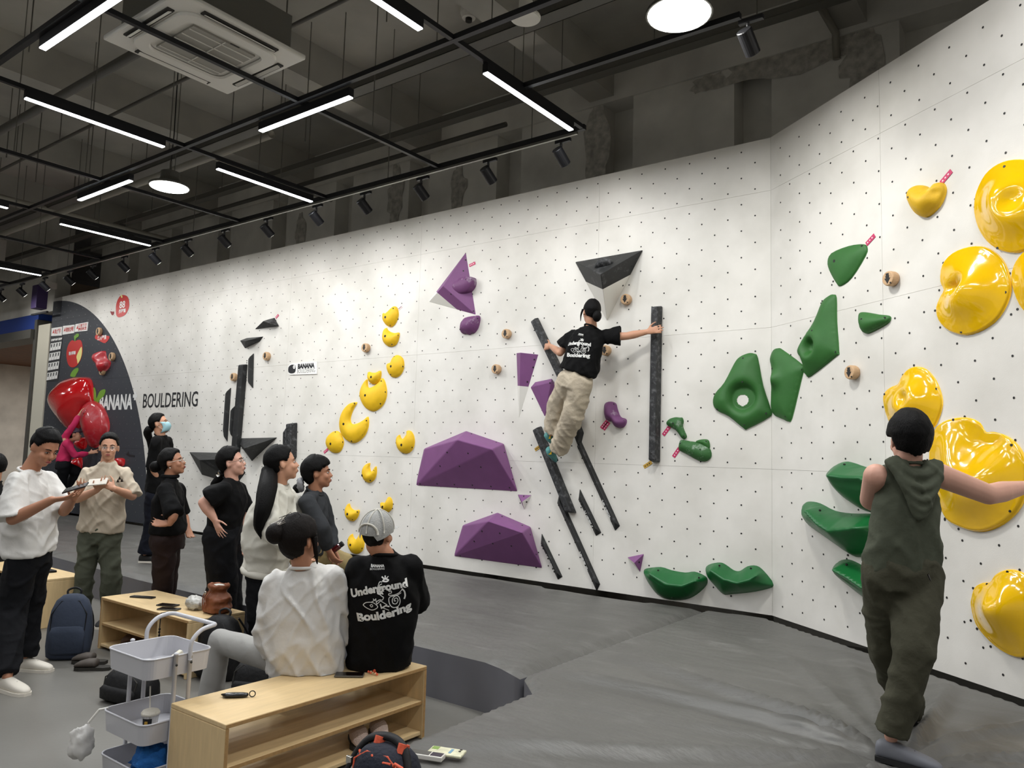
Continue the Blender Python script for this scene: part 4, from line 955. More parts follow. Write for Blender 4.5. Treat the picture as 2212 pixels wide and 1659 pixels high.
sticker('stalk_leaf', MAIN, S(oA, sA, [(665, 800), (650, 705), (670, 690), (700, 655), (745, 660), (740, 710), (690, 745), (675, 800)]), M_leaf, '', .002, .0045, t)
stext('洛川苹果', MAIN, (90 + 615 / sA, 650 + 1045 / sA), .07, M_stk, t, .0075, bold=.003, fit=(150, 165))
t = sticker('banner_sticker', MAIN, S(oA, sA, [(1080, 680), (1130, 665), (1250, 690), (1345, 705), (1335, 770), (1260, 840), (1160, 800), (1070, 750)]), M_stkr, 'red banner sticker with white characters on the dark wall')
stext('洛川苹果', MAIN, (90 + 1205 / sA, 650 + 740 / sA), .09, M_stk, t, .006, bold=.002, fit=(210, 229))
sticker('leaf_sticker', MAIN, S(oA, sA, [(575, 1500), (600, 1420), (660, 1355), (725, 1335), (735, 1385), (700, 1450), (665, 1510)]), M_leaf, 'green leaf sticker on top of the big red apple hold')
t = sticker('leaf_sticker', MAIN, S(o9, s9, [(700, 1390), (670, 1300), (665, 1215), (690, 1205), (705, 1260), (712, 1330), (750, 1250), (800, 1222), (820, 1240), (800, 1300), (760, 1340), (720, 1398)]), M_leaf, 'green two-leaf sticker left of the word BANANA')
# posters and warning signs
for i, (q, lab, tx) in enumerate([([(208, 545), (415, 515), (408, 690), (200, 700)], 'left white warning sign with red characters on the dark wall', '禁止攀爬'), ([(435, 500), (665, 475), (655, 640), (425, 675)], 'middle white warning sign with red characters on the dark wall', '请勿站立停留'), ([(685, 465), (935, 420), (915, 595), (665, 620)], 'right white warning sign with red characters on the dark wall', '攀岩下方\n请勿站立')]):
    t = sticker('warning_sign', MAIN, S(oA, sA, q), M_stk, lab, .01, smooth=False, cat='sign')
    cx_ = sum(p[0] for p in q) / 4; cy_ = sum(p[1] for p in q) / 4
    stext(tx, MAIN, (90 + (cx_ + 25) / sA, 650 + cy_ / sA), (.10, .10, .065)[i], M_stkr, t, .0125, bold=.002, fit=(90 + (q[0][0] + 58) / sA, 90 + (q[1][0] - 22) / sA))
    sticker('pictogram', MAIN, S(oA, sA, [(q[0][0] + 18, cy_ + 35), (q[0][0] + 48, cy_ - 45), (q[0][0] + 52, cy_ + 30)]), M_stkr, '', .001, .0115, t, smooth=False)
t = sticker('poster', MAIN, S(oA, sA, [(200, 705), (425, 685), (330, 1590), (100, 1605)]), M_dk, 'tall dark poster with a grid of small white pictures', .006, smooth=False, cat='poster')
stext('CAMP MAP CREW', MAIN, (90 + 305 / sA, 650 + 770 / sA), .055, M_stk, t, .0085, bold=.004, fit=(110.5, 134))
for r in range(4):
    for c_ in range(4):
        x0 = 190 - r * 22 + c_ * 54; y0 = 850 + r * 195 - c_ * 10
        sticker('picture_card', MAIN, S(oA, sA, [(x0, y0), (x0 + 50, y0 - 8), (x0 + 28, y0 + 140), (x0 - 20, y0 + 148)]), M_stk, '', .002, .0065, t, smooth=False)
        sticker('picture_figure', MAIN, S(oA, sA, [(x0 + 10, y0 + 15), (x0 + 32, y0 + 10), (x0 + 20, y0 + 75), (x0 + 2, y0 + 85)]), M_dk, '', .001, .0088, t, smooth=False)

# the red apple holds
o0 = (0, 555); s0 = 2.989
hold('apple_hold', MAIN, S(o0, s0, [(315, 930), (328, 870), (375, 808), (440, 777), (500, 770), (545, 780), (563, 830), (565, 920), (535, 970), (510, 1050), (470, 1108), (430, 1118), (370, 1052), (325, 985)]), .36, M_red,
     'huge glossy red half apple hold on the dark wall', prof=.5, power=.55, step=.07)
hold('apple_hold', MAIN, S(o0, s0, [(518, 985), (540, 945), (565, 928), (600, 932), (645, 970), (678, 1050), (680, 1115), (650, 1185), (605, 1228), (568, 1222), (535, 1130), (515, 1050)]), .24, M_redc,
     'second red apple hold with a chalky top, gripped by the climber in pink', prof=.5, power=.6, step=.06)
hold('red_hold', MAIN, S(oA, sA, [(1030, 1140), (1050, 1060), (1110, 1020), (1195, 985), (1215, 1070), (1240, 1150), (1300, 1195), (1300, 1260), (1270, 1330), (1200, 1400), (1155, 1410), (1110, 1290), (1045, 1210)]), .22, M_redc, 'curly red hold in the upper part of the dark wall', prof=.6, step=.03, feats=[(90 + 1080 / sA, 650 + 1110 / sA, .12, -.12)])
hold('red_hold', MAIN, S(o0, s0, [(492, 1200), (505, 1172), (535, 1165), (545, 1195), (540, 1230), (515, 1243), (495, 1230)]), .16, M_red, 'small red hold with a hollow, below the apple holds', prof=.6, step=.02, feats=[(172, 958, .1, -.22)])
hold('red_hold', MAIN, S(o0, s0, [(445, 1335), (470, 1305), (505, 1293), (512, 1330), (505, 1370), (485, 1388), (460, 1380)]), .2, M_red, 'red hold beside the hip of the climber in pink', prof=.6, step=.025)
hold('red_hold', MAIN, S(o0, s0, [(750, 1302), (775, 1296), (790, 1310), (785, 1345), (760, 1350)]), .15, M_red, 'red hold showing just above the shoulder of the man in beige', prof=.6, step=.03)
sticker('scribble', MAIN, S(o0, s0, [(815, 1275), (830, 1255), (835, 1275), (870, 1280), (870, 1292), (835, 1288)]), M_ink, 'small black scribble sticker on the dark wall', smooth=False)
# ------------------------------------------------------------------ people
M_skin = mat('skin', 'c08e72', .55, var=.06, vscale=12, bump=.05, bscale=120)
M_skin2 = mat('skin_warm', 'a9765a', .55, var=.06, vscale=12)
M_skinp = mat('skin_pale', 'cd9c88', .55, var=.05, vscale=12)
M_hair = mat('black_hair', '050404', .6, spec=.14, bump=.8, bscale=40, stretch=(6, 6, 1.2), bdist=.006)
M_hairb = mat('dark_brown_hair', '0e0806', .6, spec=.16, bump=.8, bscale=40, stretch=(6, 6, 1.2), bdist=.006)
M_eyew = mat('eye_white', 'd8cfc8', .3); M_eyed = mat('iris', '120b08', .2); M_lip = mat('lip', '9c4f4a', .5); M_lipr = mat('red_lip', '8a2b2c', .45)
M_twh = mat('white_cotton', 'cfcdc9', .85, spec=.18, bump=.3, bscale=14, bdist=.02)
M_tsw = mat('cream_sweatshirt', 'cbc8bd', .9, spec=.18, bump=.25, bscale=12, bdist=.02)
M_tbeige = mat('beige_cotton', 'b9ad9b', .85, spec=.18, bump=.35, bscale=14, bdist=.02)
M_tbk = mat('black_cotton', '080809', .85, spec=.18, bump=.3, bscale=14, bdist=.02)
M_tgrey = mat('charcoal_knit', '35373a', .9, spec=.18, bump=.3, bscale=14, bdist=.02)
M_olive = mat('olive_cotton', '4a4e41', .85, spec=.18, bump=.4, bscale=12, bdist=.02)
M_olive2 = mat('dark_olive_twill', '454437', .85, spec=.18, bump=.5, bscale=9, bdist=.03)
M_pink_t = mat('pink_long_sleeve', 'c22e5c', .7, spec=.2, bump=.2, bscale=14, bdist=.02)
M_black_p = mat('black_trousers', '0d0e12', .8, spec=.18, bump=.4, bscale=9, bdist=.03)
M_navy_p = mat('navy_trousers', '10131e', .8, spec=.18, bump=.4, bscale=9, bdist=.03)
M_brown_p = mat('dark_brown_trousers', '261a18', .75, spec=.18, bump=.4, bscale=9, bdist=.03)
M_green_p = mat('grey_green_trousers', '4c4f43', .85, spec=.18, bump=.4, bscale=9, bdist=.03)
M_cream_p = mat('cream_trousers', 'b7ab98', .85, spec=.18, bump=.6, bscale=11, bdist=.03)
M_khaki_p = mat('khaki_trousers', '9b8a62', .85, spec=.18, bump=.4, bscale=9, bdist=.03)
M_grey_p = mat('light_grey_leggings', '9c9b98', .85, spec=.18, bump=.2, bscale=20, bdist=.01)
M_dgrey_p = mat('charcoal_trousers', '1c1d1f', .85, spec=.18, bump=.4, bscale=9, bdist=.03)
M_shoew = mat('white_shoe', 'cfc9be', .6); M_shoeb = mat('black_shoe', '151516', .6); M_shoeg = mat('grey_shoe', '6b6d74', .6); M_shoet = mat('teal_shoe', '4f8f8c', .55)
M_metal = mat('silver_metal', 'c9c6c0', .25, metal=1.); M_glass = mat('lens_glass', 'dfe6ea', .2, alpha=.10)
M_print = mat('shirt_print', 'd9d9d6', .7)
tex = bpy.data.textures.new('cloth_folds', 'CLOUDS'); tex.noise_scale = .14; tex.noise_depth = 3

HR = RT.copy(); HR.z = 0; HR.normalize()       # horizontal right of the view
HF = FW.copy(); HF.z = 0; HF.normalize()       # horizontal away from the viewer
ZU = V((0, 0, 1))
def dirv(r=0, f=0, u=0): return (HR * r + HF * f + ZU * u).normalized()

def remesh(o, vox, it=3, disp=0., fac=.5):
    m = o.modifiers.new('fuse', 'REMESH'); m.mode = 'VOXEL'; m.voxel_size = vox; m.adaptivity = 0; m.use_smooth_shade = True
    s = o.modifiers.new('soften', 'SMOOTH'); s.factor = fac; s.iterations = it
    if disp:
        d = o.modifiers.new('folds', 'DISPLACE'); d.texture = tex; d.strength = disp; d.mid_level = .5; d.texture_coords = 'LOCAL'
        s2 = o.modifiers.new('soften2', 'SMOOTH'); s2.factor = .5; s2.iterations = 1
    return o
def fold_fn(kind, S_, Bk, sp_, amp, seed):
    def f(p):
        u, v, w_ = p.dot(S_), p.dot(sp_), p.dot(Bk)
        if kind == 'top':
            n = noise.noise(V((u * 8 + v * 4.5, v * 3 - u * 2, w_ * 5 + seed)))
            n2 = noise.noise(V((u * 14 - v * 9, v * 7, w_ * 9 + seed + 5)))
            n3 = noise.noise(V((u * 3.2, v * 3.2, w_ * 3 + seed)))
        else:
            n = noise.noise(V((u * 5 + v * 2, v * 6.5 + u * 4, w_ * 5 + seed)))
            n2 = noise.noise(V((u * 9 - v * 5, v * 12, w_ * 8 + seed)))
            n3 = noise.noise(V((u * 3.5, v * 2.5, w_ * 3 + seed)))
        return amp * (math.exp(-(n / .17) ** 2) * .85 + math.exp(-(n2 / .17) ** 2) * .28 - .45 + n3 * .9)
    return f
def bake(o, vox, it, fn):
    m = o.modifiers.new('fuse', 'REMESH'); m.mode = 'VOXEL'; m.voxel_size = vox; m.use_smooth_shade = True
    s = o.modifiers.new('soften', 'SMOOTH'); s.factor = .5; s.iterations = it
    dg = bpy.context.evaluated_depsgraph_get(); ev = o.evaluated_get(dg)
    me = bpy.data.meshes.new_from_object(ev); nn = [v.normal.copy() for v in me.vertices]; old = o.data; o.modifiers.clear()
    mats_ = list(old.materials); o.data = me; O = V(o['_o'])
    if not me.materials:
        for x in mats_: me.materials.append(x)
    for v, n_ in zip(me.vertices, nn):
        v.co = v.co + n_ * fn(v.co); q = v.co + O
        if -1.372 < q.x < -.923 and -4.51 < q.y < -3.21 and .2 < q.z < .402: v.co.z = .402 - O.z   # sits on the bench, not in it
    me.polygons.foreach_set('use_smooth', [True] * len(me.polygons)); me.update(); nm = old.name; bpy.data.meshes.remove(old); me.name = nm
    return o
def hand(mb, W_, D, N, s=1., curl=.5, spread=.12, side=1, thumb=.5):
    """W_ wrist point, D direction of the fingers, N palm normal, side=+1/-1 which side the thumb is on"""
    D = D.normalized(); N = (N - D * N.dot(D)).normalized(); A = D.cross(N) * side
    k = .085 * s
    mb.loft([(W_ - D * .01, A, .024 * s, N, .019 * s), (W_ + D * .03 * s, A, .034 * s, N, .017 * s), (W_ + D * k, A, .040 * s, N, .013 * s), (W_ + D * (k + .008), A, .034 * s, N, .009 * s)], n=14)
    for i, (a, L) in enumerate(((.031, .95), (.0105, 1.08), (-.0105, 1.0), (-.030, .78))):
        p = W_ + D * (k - .004) + A * a * s; ang = 0; d0 = (D + A * (a * spread * 22)).normalized(); r = .0088 * s
        for j, l in enumerate((.043, .027, .021)):
            ang += curl * (.55 if j == 0 else .8)
            d = (d0 * cos(ang) + N * sin(ang)); q = p + d * l * s * L
            mb.cap(p, q, r, r * .9, n=8); p = q; r *= .9
    p = W_ + D * .025 * s + A * .026 * s; ang = .25
    d = (D * .62 + A * .72 + N * .2 * thumb).normalized(); r = .0115 * s
    for j, l in enumerate((.042, .032, .024)):
        q = p + d * l * s; mb.cap(p, q, r, r * .88, n=8); p = q; r *= .88
        d = (d + D * .35 + N * .35 * thumb - A * .15).normalized()
def headmesh(mb, C_, F, U_, s, ears=True, neck=None, nr=.052):
    F = F.normalized(); U_ = (U_ - F * U_.dot(F)).normalized(); R = F.cross(U_)
    M = Matrix((R, F, U_)).transposed()
    P = lambda r, f, u: C_ + (R * r + F * f + U_ * u) * s
    mb.ell(P(0, -.012, .028), (.074 * s, .094 * s, .096 * s), M, 18, 12)
    mb.ell(P(0, .022, -.042), (.058 * s, .066 * s, .070 * s), M, 16, 10)
    mb.ell(P(0, .055, -.092), (.026 * s, .024 * s, .022 * s), M)
    mb.ell(P(0, .062, .022), (.052 * s, .024 * s, .020 * s), M)
    for k in (-1, 1):
        mb.ell(P(k * .036, .058, -.030), (.024 * s, .026 * s, .026 * s), M)
        if ears:
            Me = M @ Matrix.Rotation(k * .3, 3, 'Z')
            mb.ell(P(k * .076, -.012, -.008), (.008 * s, .020 * s, .031 * s), Me)
    mb.loft([(P(0, .078, .012), R, .008 * s, F, .010 * s), (P(0, .090, -.012), R, .011 * s, F, .014 * s), (P(0, .097, -.030), R, .017 * s, F, .016 * s), (P(0, .088, -.038), R, .014 * s, F, .012 * s)], n=10)
    mb.ell(P(0, .078, -.062), (.026 * s, .018 * s, .016 * s), M)
    if neck is not None: mb.cap(P(0, -.025, -.055), neck, nr * s, nr * 1.12 * s, n=14)
    return P, R, F, U_, M
def facebits(t, P, R, F, U_, M, s, lips=None, glasses=None, eyes=True, mask=None, closed=False):
    lips = lips or M_lip
    if eyes:
        for k in (-1, 1):
            e = mesh_obj('eye', MB().ell(P(k * .031, .0745, .0), (.0135 * s, .009 * s, .0062 * s if not closed else .003), M, 12, 8), M_eyew, t, smooth=True)
            mesh_obj('iris', MB().ell(P(k * .031, .0805, -.0005), (.0055 * s, .0045 * s, .0055 * s), M, 10, 6), M_eyed, e, smooth=True)
            mesh_obj('eyelid', MB().tube([P(k * .016, .0815, .003), P(k * .031, .0855, .0072), P(k * .046, .0765, .002)], .0017 * s, 6), M_eyed, e)
            mesh_obj('eyebrow', MB().tube([P(k * .013, .087, .021), P(k * .030, .086, .027), P(k * .048, .072, .022)], [.003 * s, .0034 * s, .002 * s], 6), M_hair, t)
    if mask is None:
        mesh_obj('lips', MB().ell(P(0, .0935, -.058), (.021 * s, .0055 * s, .0035 * s), M, 12, 6).ell(P(0, .0925, -.066), (.017 * s, .0055 * s, .0042 * s), M, 12, 6), lips, t, smooth=True)
        mesh_obj('nostrils', MB().ell(P(.007, .103, -.0435), (.003 * s,) * 3, M, 6, 4).ell(P(-.007, .103, -.0435), (.003 * s,) * 3, M, 6, 4), M_eyed, t)
    if glasses is not None:
        g = MB()
        for k in (-1, 1):
            pts = [P(k * (.032 + .022 * cos(a)), .098 - .006 * abs(cos(a)), -.002 + .018 * sin(a)) for a in [2 * pi * i / 14 for i in range(14)]]
            g.tube(pts, .0014 * s, 6, closed=True)
            g.tube([P(k * .054, .092, .002), P(k * .078, .07, .003), P(k * .082, -.01, .004)], .0016 * s, 6)
        g.tube([P(-.010, .099, .002), P(0, .101, .005), P(.010, .099, .002)], .0014 * s, 6)
        o = mesh_obj('glasses', g, glasses, t); l = MB()
        for k in (-1, 1): l.add([P(k * (.032 + .021 * cos(a)), .0975 - .006 * abs(cos(a)), -.002 + .017 * sin(a)) for a in [2 * pi * i / 14 for i in range(14)]], [list(range(14))])
        mesh_obj('lens', l, M_glass, o)
    if mask is not None:
        m = MB(); vs = []; nu, nv = 9, 7
        for i in range(nv):
            v = i / (nv - 1)
            for j in range(nu):
                u_ = j / (nu - 1) * 2 - 1
                vs.append(P(.068 * u_, .118 - .075 * u_ * u_ - .03 * (v - .4) ** 2 * 4 + .004 * (i % 2), .0 - .105 * v + .012 * u_ * u_ * (1 - 2 * v)))
        fs = [(i * nu + j, i * nu + j + 1, (i + 1) * nu + j + 1, (i + 1) * nu + j) for i in range(nv - 1) for j in range(nu - 1)]
        m.add(vs, fs); o = mesh_obj('face_mask', m, mask, t, smooth=True); sd = o.modifiers.new('thickness', 'SOLIDIFY'); sd.thickness = .003
        for k in (-1, 1): mesh_obj('ear_loop', MB().tube([P(k * .066, .045, -.01), P(k * .079, .0, .015), P(k * .08, -.02, -.01), P(k * .066, .035, -.08)], .0013, 5), M_shoew, o)
def haircap(t, P, s, m=None, long=0., fringe=.0, back=1., seed=0, vol=1., name='hair', face=.62, low=-.06, vox=.006, top=1.):
    """hair as a shell around the skull; the face side is left open"""
    HL = [(0, .50), (28, .47), (48, .30), (60, .02), (70, -.22), (80, -.12), (98, -.12), (108, -.62), (180, -.86)]
    m = m or M_hair; mb = MB(); n, k = 52, 36; vs = []; c0 = (0, -.012, .028)
    for i in range(k + 1):
        th = pi * i / k
        for j in range(n):
            ph = 2 * pi * j / n; x, y, z = sin(th) * cos(ph), sin(th) * sin(ph), cos(th)
            az = math.degrees(math.atan2(abs(x), y)) if abs(x) + abs(y) > 1e-5 else 180
            zh = HL[0][1]
            for (a0, z0_), (a1, z1_) in zip(HL[:-1], HL[1:]):
                if a0 <= az <= a1: zh = z0_ + (z1_ - z0_) * (az - a0) / (a1 - a0)
            if az < 50: zh -= fringe
            if az > 104: zh -= long * .6
            zh += .05 * noise.noise(V((x * 7, y * 7, seed)))
            cut = max(0, min(1, (z - zh) / .11)); cut = cut * cut * (3 - 2 * cut)
            nz = 1 + .03 * noise.noise(V((x * 5 + seed, y * 5, z * 3))) + .02 * noise.noise(V((x * 18, y * 18, z * 5 + seed)))
            g = (1.13 if z > 0 else 1.10) * vol * nz
            if y < 0: g *= 1 + .04 * back
            if z > .5: g *= top
            g = .86 + (g - .86) * cut
            vs.append(P(c0[0] + .074 * x * g, c0[1] + .094 * y * g, c0[2] + .096 * z * g))
    fs = [(i * n + j, (i + 1) * n + j, (i + 1) * n + (j + 1) % n, i * n + (j + 1) % n) for i in range(k) for j in range(n)]
    mb.add(vs, fs); o = mesh_obj(name, mb, m, t, smooth=True)
    sm = o.modifiers.new('soften', 'SMOOTH'); sm.factor = .4; sm.iterations = 1
    return o
def strands(mb, pts, rad, n=12, seed=0):    # a lock of hair with ribbing
    pts = [V(p) for p in pts]; k = len(pts); a = None; vs = []
    for i in range(k):
        T = (pts[min(i + 1, k - 1)] - pts[max(i - 1, 0)]).normalized()
        a = a or (T.orthogonal().normalized()); x = (a - T * a.dot(T)).normalized(); y = T.cross(x); a = x
        for j in range(n):
            an = 2 * pi * j / n; r = rad[i] * (1 + .14 * (j % 2) + .06 * noise.noise(V((j, i * .4, seed))))
            vs.append(pts[i] + x * r * cos(an) + y * r * sin(an))
    fs = [(i * n + j, i * n + (j + 1) % n, (i + 1) * n + (j + 1) % n, (i + 1) * n + j) for i in range(k - 1) for j in range(n)] + [list(range(n))[::-1], [(k - 1) * n + j for j in range(n)]]
    mb.add(vs, fs)
def smoothpath(pts, k=5):
    pts = [V(p) for p in pts]; o = []; n = len(pts)
    for i in range(n - 1):
        a, b, c, d = pts[max(i - 1, 0)], pts[i], pts[i + 1], pts[min(i + 2, n - 1)]
        for j in range(k):
            t = j / k; o.append(.5 * (2 * b + (c - a) * t + (2 * a - 5 * b + 4 * c - d) * t * t + (3 * b - a - 3 * c + d) * t ** 3))
    o.append(pts[-1]); return o
def shoe(t, ank, toe_dir, s, m, sole, ground=None, up=None):
    D = toe_dir.copy()
    if up is None: D.z = 0; up = ZU
    D.normalize(); A = D.cross(up).normalized(); G = up
    base = ank.copy() - up * .075 * s
    if ground is not None: base.z = ground
    L = .27 * s; b = base - D * .06 * s
    mb = MB(); prof = [(-.02, .020, .030, .05), (.0, .034, .04, .075), (.25, .036, .045, .085), (.45, .040, .04, .065), (.7, .046, .032, .05), (.9, .038, .024, .036), (1.0, .018, .012, .02)]
    mb.loft([(b + D * L * q + G * (h / 2 + .012), A, w_ * s, G, h / 2 * s + .004) for q, w_, _, h in prof], n=16, pw=2.5)
    sh = mesh_obj('shoe', mb, m, t, smooth=True, fix=True); sd = sh.modifiers.new('soft', 'SUBSURF'); sd.levels = sd.render_levels = 1
    ms = MB(); ms.loft([(b + D * L * q + G * .010, A, (w_ + .004) * s, D, .001) for q, w_, _, h in prof], cap=False, n=4)
    out = [b + D * L * q + A * (w_ + .005) * s for q, w_, _, h in prof] + [b + D * L * q - A * (w_ + .005) * s for q, w_, _, h in prof[::-1]]
    mesh_obj('sole', MB().prism(out, G * .02), sole, sh, fix=True)
    for q in (.38, .48, .58): mesh_obj('lace', MB().tube([b + D * L * q + A * .022 * s + G * (.088 - .05 * q) * s, b + D * L * q + G * (.105 - .055 * q) * s, b + D * L * q - A * .022 * s + G * (.088 - .05 * q) * s], .003, 5), sole, sh)
    return sh
def person(label, J, s=1., face=None, up=ZU, skin=None, vox=.008, cvox=.012, shirt=None, sleeve='short', pants=None, pw=(.10, .075, .075), torso=(.155, .145, .15, .155), dep=(.115, .12, .12, .12), hemdrop=.04,
           hands=True, handspec={}, shoes=None, front=None, disp=.02, legs=True, lips=None, glasses=None, mask=None, hem=None, shr=.066, slr=(.075, .085), arms='LR', neckr=.052, sock=None, eyes=True, sole=None, headoff=None, hips=None, ears=True, closed=False, armr=(.046, .038, .026), calf=None, collar=True, pdisp=None):
    """J: joints (world): head, neck, shL, shR, elL, elR, wrL, wrR, hip, knL, knR, anL, anR"""
    skin = skin or M_skin
    t = thing('person', label, 'person', J['base'])
    S_ = (J['shR'] - J['shL']).normalized()               # towards the person's right
    spine = (J['neck'] - J['hip']).normalized()
    Fr = front.normalized() if front is not None else spine.cross(S_).normalized() * -1
    S_ = (S_ - spine * S_.dot(spine)).normalized(); Bk = spine.cross(S_).normalized()
    if Bk.dot(Fr) > 0: Bk = -Bk
    Fr2 = -Bk
    # --- skin
    mb = MB(); P, R, F, U_, M = headmesh(mb, J['head'], face, up, s, neck=J['neck'], nr=neckr, ears=ears)
    mb.cap(J['neck'], J['hip'], .055 * s, .06 * s)
    mb.cap(J['shL'].lerp(J['shR'], .08) - spine * .015, J['shR'].lerp(J['shL'], .08) - spine * .015, .036 * s, .036 * s)
    for k in 'LR':
        if k in arms and 'el' + k in J:
            mb.cap(J['sh' + k], J['el' + k], armr[0] * s, armr[1] * s, n=14)
            mid = J['el' + k].lerp(J['wr' + k], .35)
            mb.cap(J['el' + k], mid, armr[1] * s, (armr[1] + .002) * s, n=14); mb.cap(mid, J['wr' + k], (armr[1] + .002) * s, armr[2] * s, n=14)
            h = handspec.get(k, {}); D = h.get('D', (J['wr' + k] - J['el' + k]).normalized()); N = h.get('N', ZU)
            if hands: hand(mb, J['wr' + k], D, N, s * .98, h.get('curl', .45), h.get('spread', .12), h.get('side', 1), h.get('thumb', .5))
        if legs and 'kn' + k in J:
            hp = J['hip'] + S_ * (.085 if k == 'R' else -.085) * s; mb.cap(hp, J['kn' + k], .05 * s, .04 * s, n=8); mb.cap(J['kn' + k], J['an' + k], .038 * s, .032 * s, n=8)
    remesh(mesh_obj('body', mb, skin, t), vox, 3)
    facebits(t, P, R, F, U_, M, s, lips, glasses, eyes, mask, closed)
    # --- top
    if shirt is not None:
        hemc = hem or (J['hip'] - spine * hemdrop); L = (J['neck'] - hemc).length
        wr_, dr = torso, dep; mb = MB(); at_ = lambda q: hemc.lerp(J['neck'], q)
        rg = [(at_(0), S_, wr_[0] * s, Bk, dr[0] * s), (at_(.12), S_, wr_[0] * .99 * s, Bk, dr[0] * s), (at_(.36), S_, wr_[1] * s, Bk, dr[1] * s), (at_(.62), S_, wr_[2] * s, Bk, dr[2] * s), (at_(.78), S_, wr_[3] * .97 * s, Bk, dr[3] * .95 * s),
              (at_(.89), S_, wr_[3] * .74 * s, Bk, dr[3] * .8 * s), (at_(.97), S_, wr_[3] * .48 * s, Bk, dr[3] * .62 * s), (at_(1.03), S_, .074 * s, Bk, .070 * s)]
        mb.loft(rg, n=28, pw=2.3)
        for k in 'LR':
            if sleeve != 'none': mb.ell(J['sh' + k], (shr * s,) * 3); mb.cap(J['sh' + k] - spine * .004, J['neck'] - spine * .022, shr * .86 * s, .056 * s)
            else: mb.cap(J['sh' + k].lerp(J['neck'], .30) - spine * .012, J['neck'] - spine * .04, .056 * s, .055 * s)
            if 'el' + k in J and k in arms and sleeve != 'none':
                e = J['el' + k]; a = J['sh' + k]
                if sleeve == 'short': q = a.lerp(e, .72); mb.tube([a, a.lerp(e, .3), q], [shr * s, slr[0] * s, slr[1] * s], 16)
                elif sleeve == 'mid': q = a.lerp(e, 1.0); mb.tube([a, a.lerp(e, .4), q], [shr * s, slr[0] * s, slr[1] * s], 16)
                else:
                    w2 = J['wr' + k]; mb.cap(a, e, shr * s, slr[0] * s); mb.cap(e, e.lerp(w2, .5), slr[0] * s, slr[0] * .95 * s); mb.tube([e.lerp(w2, .5), e.lerp(w2, .93)], [slr[0] * .95 * s, slr[1] * .62 * s], 16)
        sh = bake(mesh_obj('shirt' if sleeve != 'none' else 'tank_top', mb, shirt, t), cvox, 5, fold_fn('top', S_, Bk, spine, disp * .62, len(label)))
        if collar: mesh_obj('collar', MB().tube([J['neck'] + spine * .005 * s + (S_ * cos(a) * .070 + Bk * (sin(a) * .066)) * s + spine * .022 * sin(a) * s for a in [2 * pi * i / 20 for i in range(20)]], .009 * s, 8, closed=True), shirt, t, smooth=True)
    # --- trousers
    if pants is not None:
        mb = MB(); hw = hips or (.155, .12); top = J['hip'] + spine * .10
        mb.loft([(top, S_, hw[0] * .88 * s, Bk, hw[1] * .86 * s), (J['hip'] + spine * .0, S_, hw[0] * s, Bk, hw[1] * s), (J['hip'] - spine * .09, S_, hw[0] * .95 * s, Bk, hw[1] * .95 * s)], n=24, pw=2.3)
        for k in 'LR':
            if 'kn' + k not in J: continue
            hp = J['hip'] + S_ * (.078 if k == 'R' else -.078) * s - spine * .02
            kn, an = J['kn' + k], J['an' + k]
            mb.cap(hp, kn, pw[0] * s, pw[1] * s, n=16); e = kn.lerp(an, .97)
            mb.tube([kn, kn.lerp(an, .5), e], [pw[1] * s, (calf or (pw[1] + pw[2]) / 2) * s, pw[2] * s], 16)
        bake(mesh_obj('trousers', mb, pants, t), cvox, 4, fold_fn('leg', S_, Bk, spine, (disp if pdisp is None else pdisp) * .55, len(label)))
    if shoes is not None:
        for k in 'LR':
            if 'an' + k in J: shoe(t, J['an' + k], J.get('toe' + k, Fr2), s, shoes, sole or M_shoew, J.get('ground' + k))
    t['_face'] = 0
    return t, P, R, F, U_, M, S_, Bk, spine
def clean(t):
    if '_face' in t: del t['_face']

# ---- man in white T-shirt reading his phone
def pj(d): return lambda x, y, dd=0: atd(x, y, d + dd)
A = pj(5.35)
J = dict(base=V((-3.75, -4.05, 0)), head=A(97, 968), neck=A(64, 1018), shR=A(36, 1041, -.17), shL=A(99, 1033, .17), elR=A(27, 1122, -.28), wrR=A(112, 1080, -.32), elL=A(138, 1104, .12), wrL=A(158, 1076, -.10),
         hip=A(64, 1192), knR=A(22, 1322, -.12), anR=A(10, 1432, -.20), knL=A(62, 1315, .12), anL=A(52, 1412, .12))
J['anR'] = onz(16, 1462, .09); J['anL'] = onz(54, 1420, .09); J['groundR'] = J['groundL'] = 0.
J['toeR'] = dirv(1, -.45); J['toeL'] = dirv(1, -.1)
J['base'] = V((J['hip'].x, J['hip'].y, 0))
tm, P, R, F, U_, M, S_, Bk, sp_ = person('person in white T-shirt and black trousers looking down at a phone, far left', J, 1.02, dirv(.92, -.42, -.48), dirv(.4, -.1, 1), M_skin2, .0075, .011, M_twh, 'mid', M_black_p, (.108, .095, .075),
    torso=(.19, .185, .18, .172), dep=(.15, .15, .135, .12), shr=.06, slr=(.075, .088), front=dirv(.9, -.45), shoes=M_shoew, closed=True, hem=A(64, 1196), disp=.028,
    handspec=dict(R=dict(D=dirv(1, .15, .15), N=dirv(-.1, .2, 1), curl=.35, side=-1), L=dict(D=dirv(.55, -.3, .55), N=dirv(-.1, -.1, 1), curl=.4, side=1)))
haircap(tm, P, 1.02, vol=1.0, fringe=.05, top=1.08); clean(tm)
